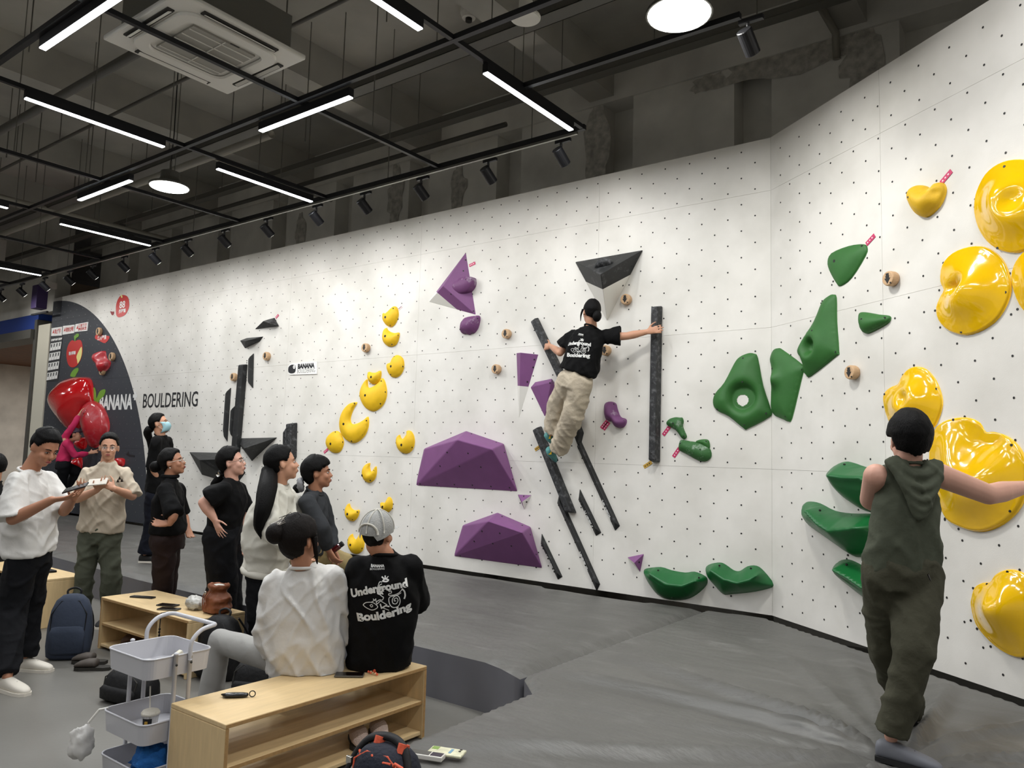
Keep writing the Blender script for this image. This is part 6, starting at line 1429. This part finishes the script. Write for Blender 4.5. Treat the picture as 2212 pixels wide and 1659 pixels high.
# ---- back prints
def back_print(fig, scale, off, m=M_print, neck_label=True, vmul=1., flip=1):
    tm, J, S_, Bk, sp_ = fig
    sh = [o for o in tm.children if o.name.startswith('shirt')][0]
    dg = bpy.context.evaluated_depsgraph_get(); tr = BVHTree.FromObject(sh, dg); O = V(sh['_o'])
    C0 = J['neck'].lerp(J['hip'], off) ; Rr = S_; Uu = sp_
    def put(u, v, d=.0035):
        p = C0 + Rr * (u * scale) + Uu * (v * scale * vmul) + Bk * .5
        h = tr.ray_cast(p - O, -Bk)
        if h[0] is None: return None
        return h[0] + O + Bk * d
    def stroke(pts, w_):
        mb = MB(); k = len(pts)
        for i in range(k - 1):
            a, b = V((*pts[i], 0)), V((*pts[i + 1], 0)); L = (b - a).length
            if L < 1e-6: continue
            n_ = V((-(b - a).y, (b - a).x, 0)) / L * w_ / 2; e = (b - a) / L * w_ * .35
            q = [put(*(c_.xy)) for c_ in (a - n_ - e, b - n_ + e, b + n_ + e, a + n_ - e)]
            if all(x is not None for x in q): mb.add(q, [(0, 1, 2, 3)])
        return mb
    art = thing  # lettering and drawing are parts of the shirt's wearer
    def addp(name, mb): 
        if mb.v: mesh_obj(name, mb, m, tm)
    def sm(p, k=4):
        return [tuple(q.xy) for q in smoothpath([V((*x, 0)) for x in p], k)]
    # drawing measured on the photographed shirt: u right, v up (in shirt units; 1 = .30 m)
    fx = lambda p: [((x - 860) / 1000, -(y - 900) / 1000) for x, y in p]
    for p, w_ in ((sm(fx([(850, 560), (800, 560), (770, 650), (750, 780), (860, 870), (905, 900), (880, 960), (820, 955), (740, 1010)])), .018), (sm(fx([(850, 600), (800, 640), (790, 760), (890, 830), (860, 770), (880, 730), (950, 710), (1010, 730), (1030, 770), (1075, 760), (1080, 810), (1030, 820), (1030, 860), (1150, 860), (1260, 820), (1330, 740)])), .018),
                  (sm(fx([(1330, 740), (1380, 800), (1400, 900), (1385, 965)])), .035), (sm(fx([(1300, 830), (1220, 870), (1060, 900), (1030, 960), (1060, 1070), (1150, 1150), (1250, 1130), (1290, 1040), (1270, 940), (1220, 890), (1150, 900), (1110, 970), (1130, 1050), (1200, 1070), (1240, 1000), (1210, 940), (1160, 950), (1160, 1000), (1190, 1000)])), .018),
                  (sm(fx([(450, 1100), (520, 1050), (680, 1040), (780, 1110), (740, 1170), (650, 1220), (540, 1190), (450, 1130), (450, 1100)])), .018), (sm(fx([(600, 1115), (635, 1085), (665, 1115), (635, 1150), (600, 1115)]), 3), .016), (fx([(640, 1020), (690, 990), (670, 950), (710, 980), (730, 940), (740, 1000), (760, 1060)]), .015),
                  (fx([(770, 1050), (840, 980), (990, 1070), (880, 1140), (1040, 1200)]), .018), (fx([(840, 1060), (870, 1160), (960, 1100), (1040, 1110)]), .03), (fx([(850, 460), (890, 490)]), .03), (fx([(920, 440), (925, 490)]), .03), (fx([(990, 450), (950, 490)]), .02), (sm(fx([(870, 540), (920, 500), (1000, 520), (960, 550), (880, 545)]), 3), .03)):
        addp('shirt_drawing', stroke(p, w_))
    def word(txt, base, size, ang, bold, squash=1.):
        vs, fs = text_mesh(txt, (0, 0, 0), (1, 0, 0), (0, 1, 0), size, 'CENTER', bold, sx=squash)
        mb = MB(); out = []
        W2 = max(v.x for v in vs) or 1
        for v in vs:
            x, y = v.x, v.y; arc = ang * (1 - (x / W2) ** 2); y += arc; y *= 1
            ca, sa = cos(base[2]), sin(base[2]); p = put(base[0] + x * ca - y * sa, base[1] + x * sa + y * ca)
            out.append(p)
        ok = [f for f in fs if all(out[i] is not None for i in f)]
        idx = {}; 
        for f in ok:
            for i in f:
                if i not in idx: idx[i] = len(mb.v); mb.v.append(out[i])
            mb.f.append([idx[i] for i in f]); mb.mi.append(0)
        addp('lettering', mb)
    word('Underground', (-.07, .13, .22), .24, .06, .012, 1.02); word('Bouldering', (.06, -.40, .22), .26, -.02, .012, 1.12)
    if neck_label:
        word('BANANA', (-.13, .66, .04), .075, 0, .004); word('BOULDERING', (-.13, .60, .04), .055, 0, 0)
back_print(SEATED, .235, .34)
back_print(CLIMB, .185, .40)
# ------------------------------------------------------------------ benches, cart, bags and small things
M_ply = mat('birch_plywood', 'd3b88a', .5, var=.07, vscale=3, stretch=(2, 14, 2), bump=.04, bscale=50)
M_plyb = mat('birch_plywood_long', 'd3b88a', .5, var=.07, vscale=3, stretch=(14, 2, 2), bump=.04, bscale=50)
M_plye = mat('plywood_edge_brown', 'a98555', .6, var=.12, vscale=60)
def bench(label, x0, x1, y0, y1, H, along='y', closed=False, mid=True, divider=None, dark=None, grp='birch plywood shelf benches'):
    t = thing('shelf_bench', label, 'bench', ((x0 + x1) / 2, (y0 + y1) / 2, 0), grp); th = .022; m = M_ply if along == 'x' else M_plyb
    B = lambda n, a, b: mesh_obj(n, MB().box2(a, b), m, t, bevel=.004)
    B('top', (x0, y0, H - th), (x1, y1, H))
    if along == 'y':
        B('end_panel', (x0, y0, 0), (x1, y0 + th, H - th)); B('end_panel', (x0, y1 - th, 0), (x1, y1, H - th))
        if mid: B('middle_shelf', (x0 + .01, y0 + th, H * .47), (x1 - .01, y1 - th, H * .47 + th))
        B('bottom_shelf', (x0 + .01, y0 + th, .02), (x1 - .01, y1 - th, .02 + th))
        e = MB(); e.box2((x1 - .001, y0 + .004, H - th + .003), (x1 + .001, y1 - .004, H - .004)); e.box2((x1 - .001, y0 + .003, .01), (x1 + .001, y0 + th - .003, H - th)); e.box2((x1 - .001, y1 - th + .003, .01), (x1 + .001, y1 - .003, H - th)); e.box2((x1 - .011, y0 + th, H * .47 + .003), (x1 - .009, y1 - th, H * .47 + th - .003))
        mesh_obj('ply_edge', e, M_plye, t)
    else:
        B('end_panel', (x0, y0, 0), (x0 + th, y1, H - th)); B('end_panel', (x1 - th, y0, 0), (x1, y1, H - th))
        if mid: B('middle_shelf', (x0 + th, y0 + .01, H * .45), (x1 - th, y1 - .01, H * .45 + th))
        B('bottom_shelf', (x0 + th, y0 + .01, .02), (x1 - th, y1 - .01, .02 + th))
        if divider: B('divider', (divider, y0 + .01, .042), (divider + th, y1 - .01, H - th))
        if closed: B('back_panel', (x0 + th, y1 - .015, .04), (x1 - th, y1 - .005, H - th))
        e = MB(); e.box2((x0 + .004, y0 - .001, H - th + .003), (x1 - .004, y0 + .001, H - .004)); e.box2((x0 + .003, y0 - .001, .01), (x0 + th - .003, y0 + .001, H - th)); e.box2((x0 + th, y0 + .009, H * .45 + .003), (x1 - th, y0 + .011, H * .45 + th - .003))
        mesh_obj('ply_edge', e, M_plye, t)
    return t
bench('long plywood shelf bench in the foreground carrying the two seated people', -1.37, -.925, -4.505, -3.215, .40)
bench('plywood shelf bench behind the white cart, with phones and a brown bag on top', -4.19, -2.92, -3.50, -3.05, .40, 'x', divider=-3.35)
bench('plywood bench at the left edge behind the man in the white T-shirt', -7.0, -5.18, -3.58, -3.18, .42, 'x', closed=True)

# cart
M_cart = mat('white_enamel', 'bdbdc2', .35, coat=.2)
t = thing('utility_cart', 'white metal two tray utility cart with a curved handle, left foreground', 'cart', (-1.57, -4.46, 0))
cx, cy, hx, hy = -1.585, -4.455, .195, .172
def rr(cx, cy, hx, hy, r, z, n=6):
    o = []
    for (sx_, sy_, a0) in ((1, 1, 0), (-1, 1, 90), (-1, -1, 180), (1, -1, 270)):
        for i in range(n + 1):
            a = radians(a0 + 90 * i / n); o.append(V((cx + sx_ * (hx - r) + r * cos(a), cy + sy_ * (hy - r) + r * sin(a), z)))
    return o
def tray(zr, d=.095):
    mb = MB(); a = rr(cx, cy, hx, hy, .05, zr); b = rr(cx, cy, hx - .008, hy - .008, .045, zr - d); c = rr(cx, cy, hx - .004, hy - .004, .047, zr); e = rr(cx, cy, hx - .012, hy - .012, .042, zr - d + .004); n = len(a)
    mb.add(a + b + c + e, [(i, (i + 1) % n, n + (i + 1) % n, n + i) for i in range(n)] + [(2 * n + i, 3 * n + i, 3 * n + (i + 1) % n, 2 * n + (i + 1) % n) for i in range(n)] + [(i, 2 * n + i, 2 * n + (i + 1) % n, (i + 1) % n) for i in range(n)] + [list(range(n, 2 * n)), list(range(3 * n, 4 * n))[::-1]])
    o = mesh_obj('tray', mb, M_cart, t, fix=True, smooth=False)
    mesh_obj('rim', MB().tube(rr(cx, cy, hx, hy, .05, zr), .0045, 8, closed=True), M_cart, o, smooth=True); return o
for z in (.61, .315, .11): tray(z)
for sx_ in (-1, 1):
    X = cx + sx_ * (hx + .010)
    for k in (-.035, .04):
        mesh_obj('post', MB().tube([(X, cy + k, .04), (X, cy + k, .62 if k < 0 else .60)], .0105, 10), M_cart, t, smooth=True)
    for z in (.57, .275, .08):
        for k in (-.035, .04): mesh_obj('screw', MB().ell((X + sx_ * .011, cy + k, z), (.004, .006, .006)), M_slot, t)
    mesh_obj('post_cap', MB().ell((X, cy - .035, .62), (.012, .012, .008)), M_cart, t, smooth=True)
hp = smoothpath([(cx - hx - .01, cy + .04, .58), (cx - hx - .01, cy + .04, .66), (cx - hx - .01, cy + .085, .71), (cx - hx - .01, cy + .145, .725)], 6)
hb = smoothpath([(cx + hx + .01, cy + .145, .725), (cx + hx + .01, cy + .085, .71), (cx + hx + .01, cy + .04, .66), (cx + hx + .01, cy + .04, .58)], 6)
c1_ = [(cx - hx - .01 + .03 * (1 - cos(a)), cy + .145 + .03 * sin(a), .725) for a in [pi / 2 * i / 5 for i in range(1, 6)]]
c2_ = [(cx + hx + .01 - .03 * (1 - sin(a)), cy + .145 + .03 * cos(a), .725) for a in [pi / 2 * i / 5 for i in range(0, 5)]]
mesh_obj('handle', MB().tube(hp + c1_ + c2_ + hb, .0105, 12), M_cart, t, smooth=True)
for dx in (-.17, .17):
    for dy in (-.10, .10):
        w_ = mesh_obj('castor', MB().tube([(cx + dx - .01, cy + dy, .02), (cx + dx + .01, cy + dy, .02)], .02, 14), M_slot, t); mesh_obj('fork', MB().box((cx + dx, cy + dy, .035), (.008, .02, .04)), M_cart, t)
# cup with straw
P = V((-1.50, -4.53, .228)); t = thing('drink_cup', 'clear plastic cup with domed frothy lid and straw in the lower cart tray', 'cup', P)
mcl = mat('clear_plastic', 'c9c6c0', .15, alpha=.45)
L_ = lambda prof, m, n, nm, par=None, N_=20: mesh_obj(nm, MB().loft([(P + V((0, 0, z)), (1, 0, 0), r, (0, 1, 0), r) for r, z in prof], n=N_), m, par or t, smooth=False, fix=True)
L_([(.030, 0), (.037, .085), (.040, .098)], mcl, 0, 'cup_wall'); L_([(.028, .002), (.030, .03)], mat('dark_drink', '4b4542', .3), 0, 'drink'); L_([(.0405, .098), (.043, .102), (.043, .108), (.036, .118), (.02, .124)], mat('frosty_lid', 'd8d3c6', .35, bump=.6, bscale=60), 0, 'lid')
mesh_obj('straw', MB().tube([P + V((0, 0, .03)), P + V((-.02, .0, .225))], .0035, 8), M_white, t, smooth=True)
A0 = [P + V((.0385 * cos(a), .0385 * sin(a), 0)) for a in (-.7, -.4, -.1, .2)]
mb = MB(); 
for z0_, z1_, r0_, r1_ in ((.012, .088, .033, .0385),):
    lo = [P + V((r0_ * cos(a), r0_ * sin(a), z0_)) for a in (-1.5, -1.2, -.9, -.6, -.3)]; hi = [P + V((r1_ * cos(a), r1_ * sin(a), z1_)) for a in (-1.5, -1.2, -.9, -.6, -.3)]
    mb.add(lo + hi, [(i, i + 1, i + 6, i + 5) for i in range(4)])
lb = mesh_obj('cup_label', mb, M_ink, t)
for k in range(3):
    a = -.95; mesh_obj('label_print', MB().box(P + V((.0385 * cos(a), .0385 * sin(a), .03 + .02 * k)), (.012, .012, .012), Matrix.Rotation(a, 3, 'Z')), M_gold, lb)
# things in the upper tray
P = V((-1.62, -4.47, .53)); t = thing('card_box', 'small clear box lying in the upper cart tray', 'box', P); mesh_obj('box_body', MB().box(P, (.11, .08, .02), Matrix.Rotation(.4, 3, 'Z')), mat('clear_box', 'b9b8b4', .3), t, bevel=.003)
P = V((-1.50, -4.40, .55)); t = thing('paper_packet', 'cream paper packet standing in the upper cart tray', 'packet', P); mesh_obj('packet_body', MB().box(P, (.03, .06, .09), Matrix.Rotation(.5, 3, 'X')), M_cream, t, bevel=.004)
# towel, white bag
def blob(name, label, cat, c, r, m, amp=.25, fr=3, n=28, k=20, seed=0, parts=(), flat=0.):
    t = thing(name, label, cat, c); vs = []; mb = MB()
    for i in range(k + 1):
        th = pi * i / k
        for j in range(n):
            ph = 2 * pi * j / n; d = V((sin(th) * cos(ph), sin(th) * sin(ph), cos(th)))
            q = 1 + amp * noise.noise(d * fr + V((seed, 0, 0))) + amp * .5 * noise.noise(d * fr * 2.7 + V((0, seed, 0)))
            p = V((d.x * r[0], d.y * r[1], d.z * r[2])) * q
            if p.z < -r[2] * (1 - flat): p.z = -r[2] * (1 - flat)
            vs.append(V(c) + p)
    mb.add(vs, [(i * n + j, (i + 1) * n + j, (i + 1) * n + (j + 1) % n, i * n + (j + 1) % n) for i in range(k) for j in range(n)])
    mesh_obj(parts or 'body', mb, m, t, smooth=True); return t
blob('towel', 'bright blue crumpled towel in the bottom of the cart', 'towel', (-1.50, -4.50, .10), (.10, .09, .08), mat('blue_towel', '1d62a8', .9, bump=.8, bscale=90), .3, 3, parts='cloth')
t = blob('plastic_bag', 'crumpled white plastic bag hanging at the left side of the cart', 'bag', (-1.80, -4.70, .17), (.05, .055, .075), mat('white_film', 'd2d0cc', .35, alpha=.9), .35, 1.6, seed=3, parts='bag_body')
mesh_obj('bag_handle', MB().tube([(-1.79, -4.68, .26), (-1.775, -4.64, .315), (-1.77, -4.60, .315)], .006, 6), M_white, t)

# backpacks
def backpack(label, c, w_, d, h, m, m2, yaw=0, lean=0, strap=True, name='backpack', cat='backpack', loop=True):
    t = thing(name, label, cat, c); M3 = Matrix.Rotation(yaw, 3, 'Z') @ Matrix.Rotation(lean, 3, 'X'); C_ = V(c); q = lambda x, y, z: C_ + M3 @ V((x, y, z))
    X, Y = M3 @ V((1, 0, 0)), M3 @ V((0, 1, 0)); mb = MB()
    mb.loft([(q(0, 0, z * h + .002), X, w_ / 2 * a, Y, d / 2 * b) for z, a, b in ((0, .8, .8), (.04, .96, .96), (.2, 1.02, 1.05), (.5, 1, 1), (.75, .9, .85), (.9, .72, .66), (.98, .45, .4), (1, .2, .2))], n=26, pw=2.8)
    o = mesh_obj('main_compartment', mb, m, t, smooth=True, fix=True)
    mb = MB(); mb.loft([(q(0, -d * .42, z * h), X, w_ / 2 * a, Y, d * .16 * b) for z, a, b in ((.08, .6, .6), (.12, .8, 1), (.4, .82, 1.05), (.5, .7, .7), (.53, .4, .3))], n=20, pw=3); mesh_obj('front_pocket', mb, m, t, smooth=True, fix=True)
    mesh_obj('zip', MB().tube([q(-w_ * .38, -d * .40, h * .42), q(-w_ * .40, -d * .34, h * .7), q(-w_ * .2, -d * .30, h * .9), q(w_ * .2, -d * .30, h * .9), q(w_ * .40, -d * .34, h * .7), q(w_ * .38, -d * .40, h * .42)], .004, 6), m2, t)
    if loop: mesh_obj('grab_loop', MB().tube(smoothpath([q(-.04, d * .1, h * .97), q(-.045, d * .14, h * 1.05), q(0, d * .18, h * 1.09), q(.045, d * .14, h * 1.05), q(.04, d * .1, h * .97)]), .008, 6), m2, t, smooth=True)
    if strap:
        for k in (-1, 1): mesh_obj('shoulder_strap', MB().tube(smoothpath([q(k * w_ * .2, d * .45, h * .92), q(k * w_ * .36, d * .72, h * .6), q(k * w_ * .4, d * .62, h * .25), q(k * w_ * .3, d * .48, h * .04)]), [.018] * 16, 6, flat=.4), m2, t, smooth=True)
    return t
M_nav = mat('navy_canvas', '2b3445', .85, bump=.4, bscale=20); M_bkn = mat('black_nylon', '0d0d0f', .6, bump=.5, bscale=25, spec=.3)
backpack('navy blue backpack standing on the floor at the end of the middle bench', (-4.06, -3.78, 0), .30, .19, .47, M_nav, M_bkn, .9, -.06)
backpack('black backpack leaning behind the seated woman in white', (-2.80, -3.32, 0), .32, .22, .43, M_bkn, M_shoeb, .3, 0)
t = backpack('black duffel bag lying on the floor behind the cart', (-2.78, -3.95, 0), .36, .24, .20, M_bkn, M_slot, .2, 0, strap=False, name='duffel_bag', cat='bag', loop=False)
backpack('black bag on the floor under the knee of the woman in white', (-2.25, -3.40, 0), .30, .22, .24, M_bkn, M_slot, .5, 0, strap=False, name='sling_bag', cat='bag')
# navy and orange backpack at the bottom edge
M_orn = mat('orange_webbing', 'd4593a', .7, bump=.3, bscale=60); M_dn = mat('dark_navy_fabric', '0f1424', .85, bump=.6, bscale=60)
c = V((-.03, -4.40, .335)); t = backpack('navy backpack with orange trim and black straps at the bottom edge', tuple(c), .26, .20, .165, M_dn, M_orn, .1, 0, strap=False, loop=False)
Q = lambda x, y, z: c + V((x, y, z))
mesh_obj('shoulder_strap', MB().tube(smoothpath([Q(-.17, -.05, .04), Q(-.15, -.02, .11), Q(-.09, 0, .172), Q(.0, .02, .186), Q(.09, .0, .165), Q(.15, -.04, .08)]), [.018] * 26, 6, flat=.5), M_bkn, t, smooth=True)
for x in (-.05, .075): mesh_obj('orange_keeper', MB().tube([Q(x, .0, .150), Q(x, .012, .182)], .022, 8), M_orn, t)
for i in range(4): mesh_obj('orange_trim', MB().tube([Q(-.10 + .06 * i, -.05, .125 + .02 * sin(i + .5)), Q(-.07 + .06 * i, -.07, .13 + .012 * (i % 2)), Q(-.04 + .06 * i, -.06, .13)], .006, 6), M_orn, t, smooth=True)
mesh_obj('buckle', MB().box(Q(-.165, -.04, .08), (.03, .012, .03)), M_metal, t, bevel=.002)
# sandals
def slipper(label, c, yaw, L, w_, h, m, m2, name='sandal', cat='shoe', fluffy=0):
    t = thing(name, label, cat, c); M3 = Matrix.Rotation(yaw, 3, 'Z'); X, Y = M3 @ V((1, 0, 0)), M3 @ V((0, 1, 0)); q = lambda a, b, z: V(c) + X * a + Y * b + V((0, 0, z))
    mesh_obj('sole', MB().prism([q(L * (u - .5), w_ / 2 * v, .001) for u, v in ((0, .5), (.15, .8), (.5, .75), (.8, 1), (.95, .7), (1, 0), (.95, -.7), (.8, -1), (.5, -.75), (.15, -.8), (0, -.5))], V((0, 0, .022))), m2, t, fix=True)
    mb = MB(); mb.loft([(q(L * (u - .5), 0, .02 + h * z * .5), Y, w_ / 2 * a, V((0, 0, 1)), h * z * .5) for u, a, z in ((.38, .8, .9), (.45, .95, 1), (.65, 1, .95), (.85, .9, .7), (.97, .6, .4), (1.0, .2, .15))], n=16); mesh_obj('upper', mb, m, t, smooth=True, fix=True); return t
M_br = mat('brown_rubber', '47403a', .7); M_plu = mat('pinkish_plush', 'c9b3a7', .95, bump=.9, bscale=160)
slipper('brown slip-on sandal beside the navy backpack, left of a pair', (-3.80, -3.74, 0), -2.5, .25, .10, .06, M_br, M_slot); slipper('brown slip-on sandal beside the navy backpack, right of a pair', (-3.62, -3.80, 0), -2.4, .25, .10, .06, M_br, M_slot)
slipper('pinkish plush slipper under the front bench, left of the pair', (-1.06, -3.60, .043), -.6, .23, .10, .085, M_plu, M_slot, 'slipper'); slipper('pinkish plush slipper under the front bench, right of the pair', (-1.04, -3.47, .043), -.6, .23, .10, .085, M_plu, M_slot, 'slipper')
slipper('brown shoe stored under the middle bench at its left end', (-3.95, -3.3, .043), -1.8, .25, .1, .08, mat('brown_leather', '5b4337', .6), M_slot, 'stored_shoe'); slipper('dark shoe stored under the middle bench near its divider', (-3.65, -3.3, .043), -1.5, .25, .1, .08, M_br, M_slot, 'stored_shoe')
# on the middle bench
M_blg = mat('black_gloss_plastic', '111113', .25)
c = V((-3.93, -3.30, .4062)); t = thing('black_case', 'long flat black case at the left end of the middle bench', 'case', c); mesh_obj('case_body', MB().box(c, (.20, .055, .012), Matrix.Rotation(.45, 3, 'Z')), M_blg, t, bevel=.004); mesh_obj('clasp', MB().box(c + V((0, 0, .0066)), (.03, .012, .001), Matrix.Rotation(.45, 3, 'Z')), M_metal, t)
phone('black phone lying on the middle bench, farther one', V((-3.50, -3.33, .406)), V((.9, .4, 0)), V((-.4, .9, 0)), M_blg); phone('grey phone lying on the middle bench beside the tissue packet', V((-3.36, -3.40, .406)), V((.9, .5, 0)), V((-.5, .9, 0)), M_greymetal)
c = V((-3.24, -3.26, .445)); t = blob('tissue_packet', 'crumpled white tissue packet on the middle bench', 'packet', c, (.085, .06, .055), mat('crumpled_white_film', 'b9b8b2', .35, bump=.8, bscale=30), .28, 3.5, seed=8, parts='packet_body', flat=.2)
c = V((-3.02, -3.22, .402)); t = thing('puffy_bag', 'puffy caramel brown drawstring bag on the middle bench', 'bag', c); mpf = mat('caramel_nylon', '7c4424', .55, bump=.5, bscale=18)
mb = MB(); prof = [(.07, 0), (.105, .012), (.118, .045), (.105, .075), (.11, .09), (.108, .115), (.088, .135), (.07, .15), (.072, .165), (.088, .18), (.092, .20), (.08, .212), (.062, .205), (.055, .18)]
mb.loft([(c + V((0, 0, z)), (1, 0, 0), r * (1.0), (0, 1, 0), r * .8) for r, z in prof], n=28); o = mesh_obj('bag_body', mb, mpf, t, smooth=True, fix=True)
bake(o, .006, 1, lambda p: .012 * noise.noise(p * 16) + .006 * noise.noise(p * 38))
mesh_obj('lining', MB().ell(c + V((0, 0, .19)), (.055, .045, .018)), M_white, t, smooth=True)
for k in range(3): mesh_obj('drawstring', MB().tube(smoothpath([c + V((.02 * k - .03, -.075, .16)), c + V((.02 * k - .035, -.10, .12)), c + V((.02 * k - .03, -.10, .03 + .02 * k))]), .004, 6), mpf, t, smooth=True)
mesh_obj('key_charm', MB().ell(c + V((-.01, -.10, .155)), (.012, .006, .012)), M_metal, t)
c = V((-3.28, -3.51, .37)); t = thing('lanyard', 'black beaded lanyard hanging over the front edge of the middle bench', 'lanyard', c)
mesh_obj('cord', MB().tube([(-3.28, -3.45, .405), (-3.28, -3.505, .403), (-3.28, -3.508, .30), (-3.275, -3.508, .16)], .004, 6), M_bkn, t)
mb = MB()
for k in range(6): mesh_obj('bead', MB().ell((-3.28 + .003 * (k % 2), -3.509, .18 + .022 * k), (.008, .008, .009)), M_bkn, t, smooth=True)
c = V((-5.6, -3.33, .43)); t = thing('black_pouch', 'small flat black pouch on the left bench', 'pouch', c); mesh_obj('pouch_body', MB().box(c, (.16, .11, .02)), M_bkn, t, bevel=.006); mesh_obj('zip', MB().box(c + V((0, -.0555, .002)), (.14, .001, .003)), M_metal, t)
t = blob('white_bag', 'white and blue shopping bag on the left bench at the photo edge', 'bag', (-5.75, -3.5, .52), (.11, .08, .10), mat('white_bag_film', 'c6c8d0', .4), .3, 2.5, seed=5, parts='bag_body'); mesh_obj('blue_stripe', MB().box((-5.72, -3.59, .55), (.12, .01, .03)), M_blue, t)
# on the front bench
c = V((-1.22, -4.26, .412)); t = thing('key_case', 'glossy black key case with a ring on the front bench', 'keys', c); D = V((.10, .105, 0)).normalized(); Sx = V((-D.y, D.x, 0))
mesh_obj('case_body', MB().loft([(c + D * q, Sx, a, V((0, 0, 1)), b) for q, a, b in ((-.06, .008, .006), (-.045, .019, .011), (0, .021, .012), (.035, .017, .011), (.055, .012, .009), (.06, .004, .004))], n=16), M_blg, t, smooth=True, fix=True)
mesh_obj('ring', MB().tube([c + D * (.078 + .014 * cos(a)) + V((0, 0, 1)) * (.014 * sin(a) + .004) for a in [2 * pi * i / 14 for i in range(14)]], .0025, 6, closed=True), M_blackmetal, t); mesh_obj('tab', MB().box(c - D * .062 + Sx * .012, (.012, .012, .006)), M_blg, t)
t = phone('dark phone with an orange charm on the front bench behind the man in the cap', V((-1.09, -3.65, .4075)), V((.75, .65, 0)), V((-.65, .75, 0)), M_greymetal)
c = V((-1.02, -3.55, .408)); t = thing('key_charm', 'orange and beige beaded charm beside the phone on the front bench', 'charm', c); 
for k in range(7): mesh_obj('bead', MB().ell(c + V((-.03 + .012 * k, .008 * sin(k * 2), .003)), (.0065, .0065, .006)), M_wood if k % 2 else M_orn, t, smooth=True)
mesh_obj('tassel', MB().tube([c + V((-.01, .02, .004)), c + V((-.02, .05, .012)), c + V((.0, .065, .010))], .008, 6), M_orn, t)
t = blob('folded_cloth', 'folded white cloth between the two seated people on the front bench', 'cloth', (-1.16, -3.50, .414), (.10, .06, .014), M_twh, .15, 3, parts='cloth')
# phones on the mat
c = V((-.10, -4.06, .352)); M3 = Matrix.Rotation(.35, 3, 'Z')
t = thing('phone', 'pale patterned phone case lying on the mat at the bottom edge', 'phone', c + V((.03, .05, 0))); cc = c + V((.03, .05, .002))
mesh_obj('case', MB().box(cc, (.155, .078, .012), M3), mat('pale_case', 'cfcdb0', .4, var=.2, vscale=40), t, bevel=.005)
mesh_obj('green_print', MB().box(cc + M3 @ V((-.055, .015, .0065)), (.03, .03, .001), M3), mat('green_print', '7d9a4a', .5), t); mesh_obj('blue_print', MB().box(cc + M3 @ V((.02, 0, .0065)), (.012, .045, .001), M3), mat('blue_print', '6f97b0', .5), t)
for k in (0, 1): mesh_obj('camera_lens', MB().tube([cc + M3 @ V((.055, .01 + .018 * k, .006)), cc + M3 @ V((.055, .01 + .018 * k, .008))], .006, 10), M_eyed, t)
cc = c + V((-.005, -.035, .004)); t = thing('card_holder', 'white card holder with a dark window leaning on the patterned phone', 'card holder', cc)
mesh_obj('holder_body', MB().box(cc, (.15, .05, .02), M3), M_white, t, bevel=.004); mesh_obj('window', MB().box(cc + M3 @ V((.045, 0, .0105)), (.05, .038, .001), M3), mat('dark_plum', '2c2130', .4), t); mesh_obj('lid', MB().box(cc + M3 @ V((-.03, 0, .0105)), (.09, .04, .001), M3), M_greymetal, t)
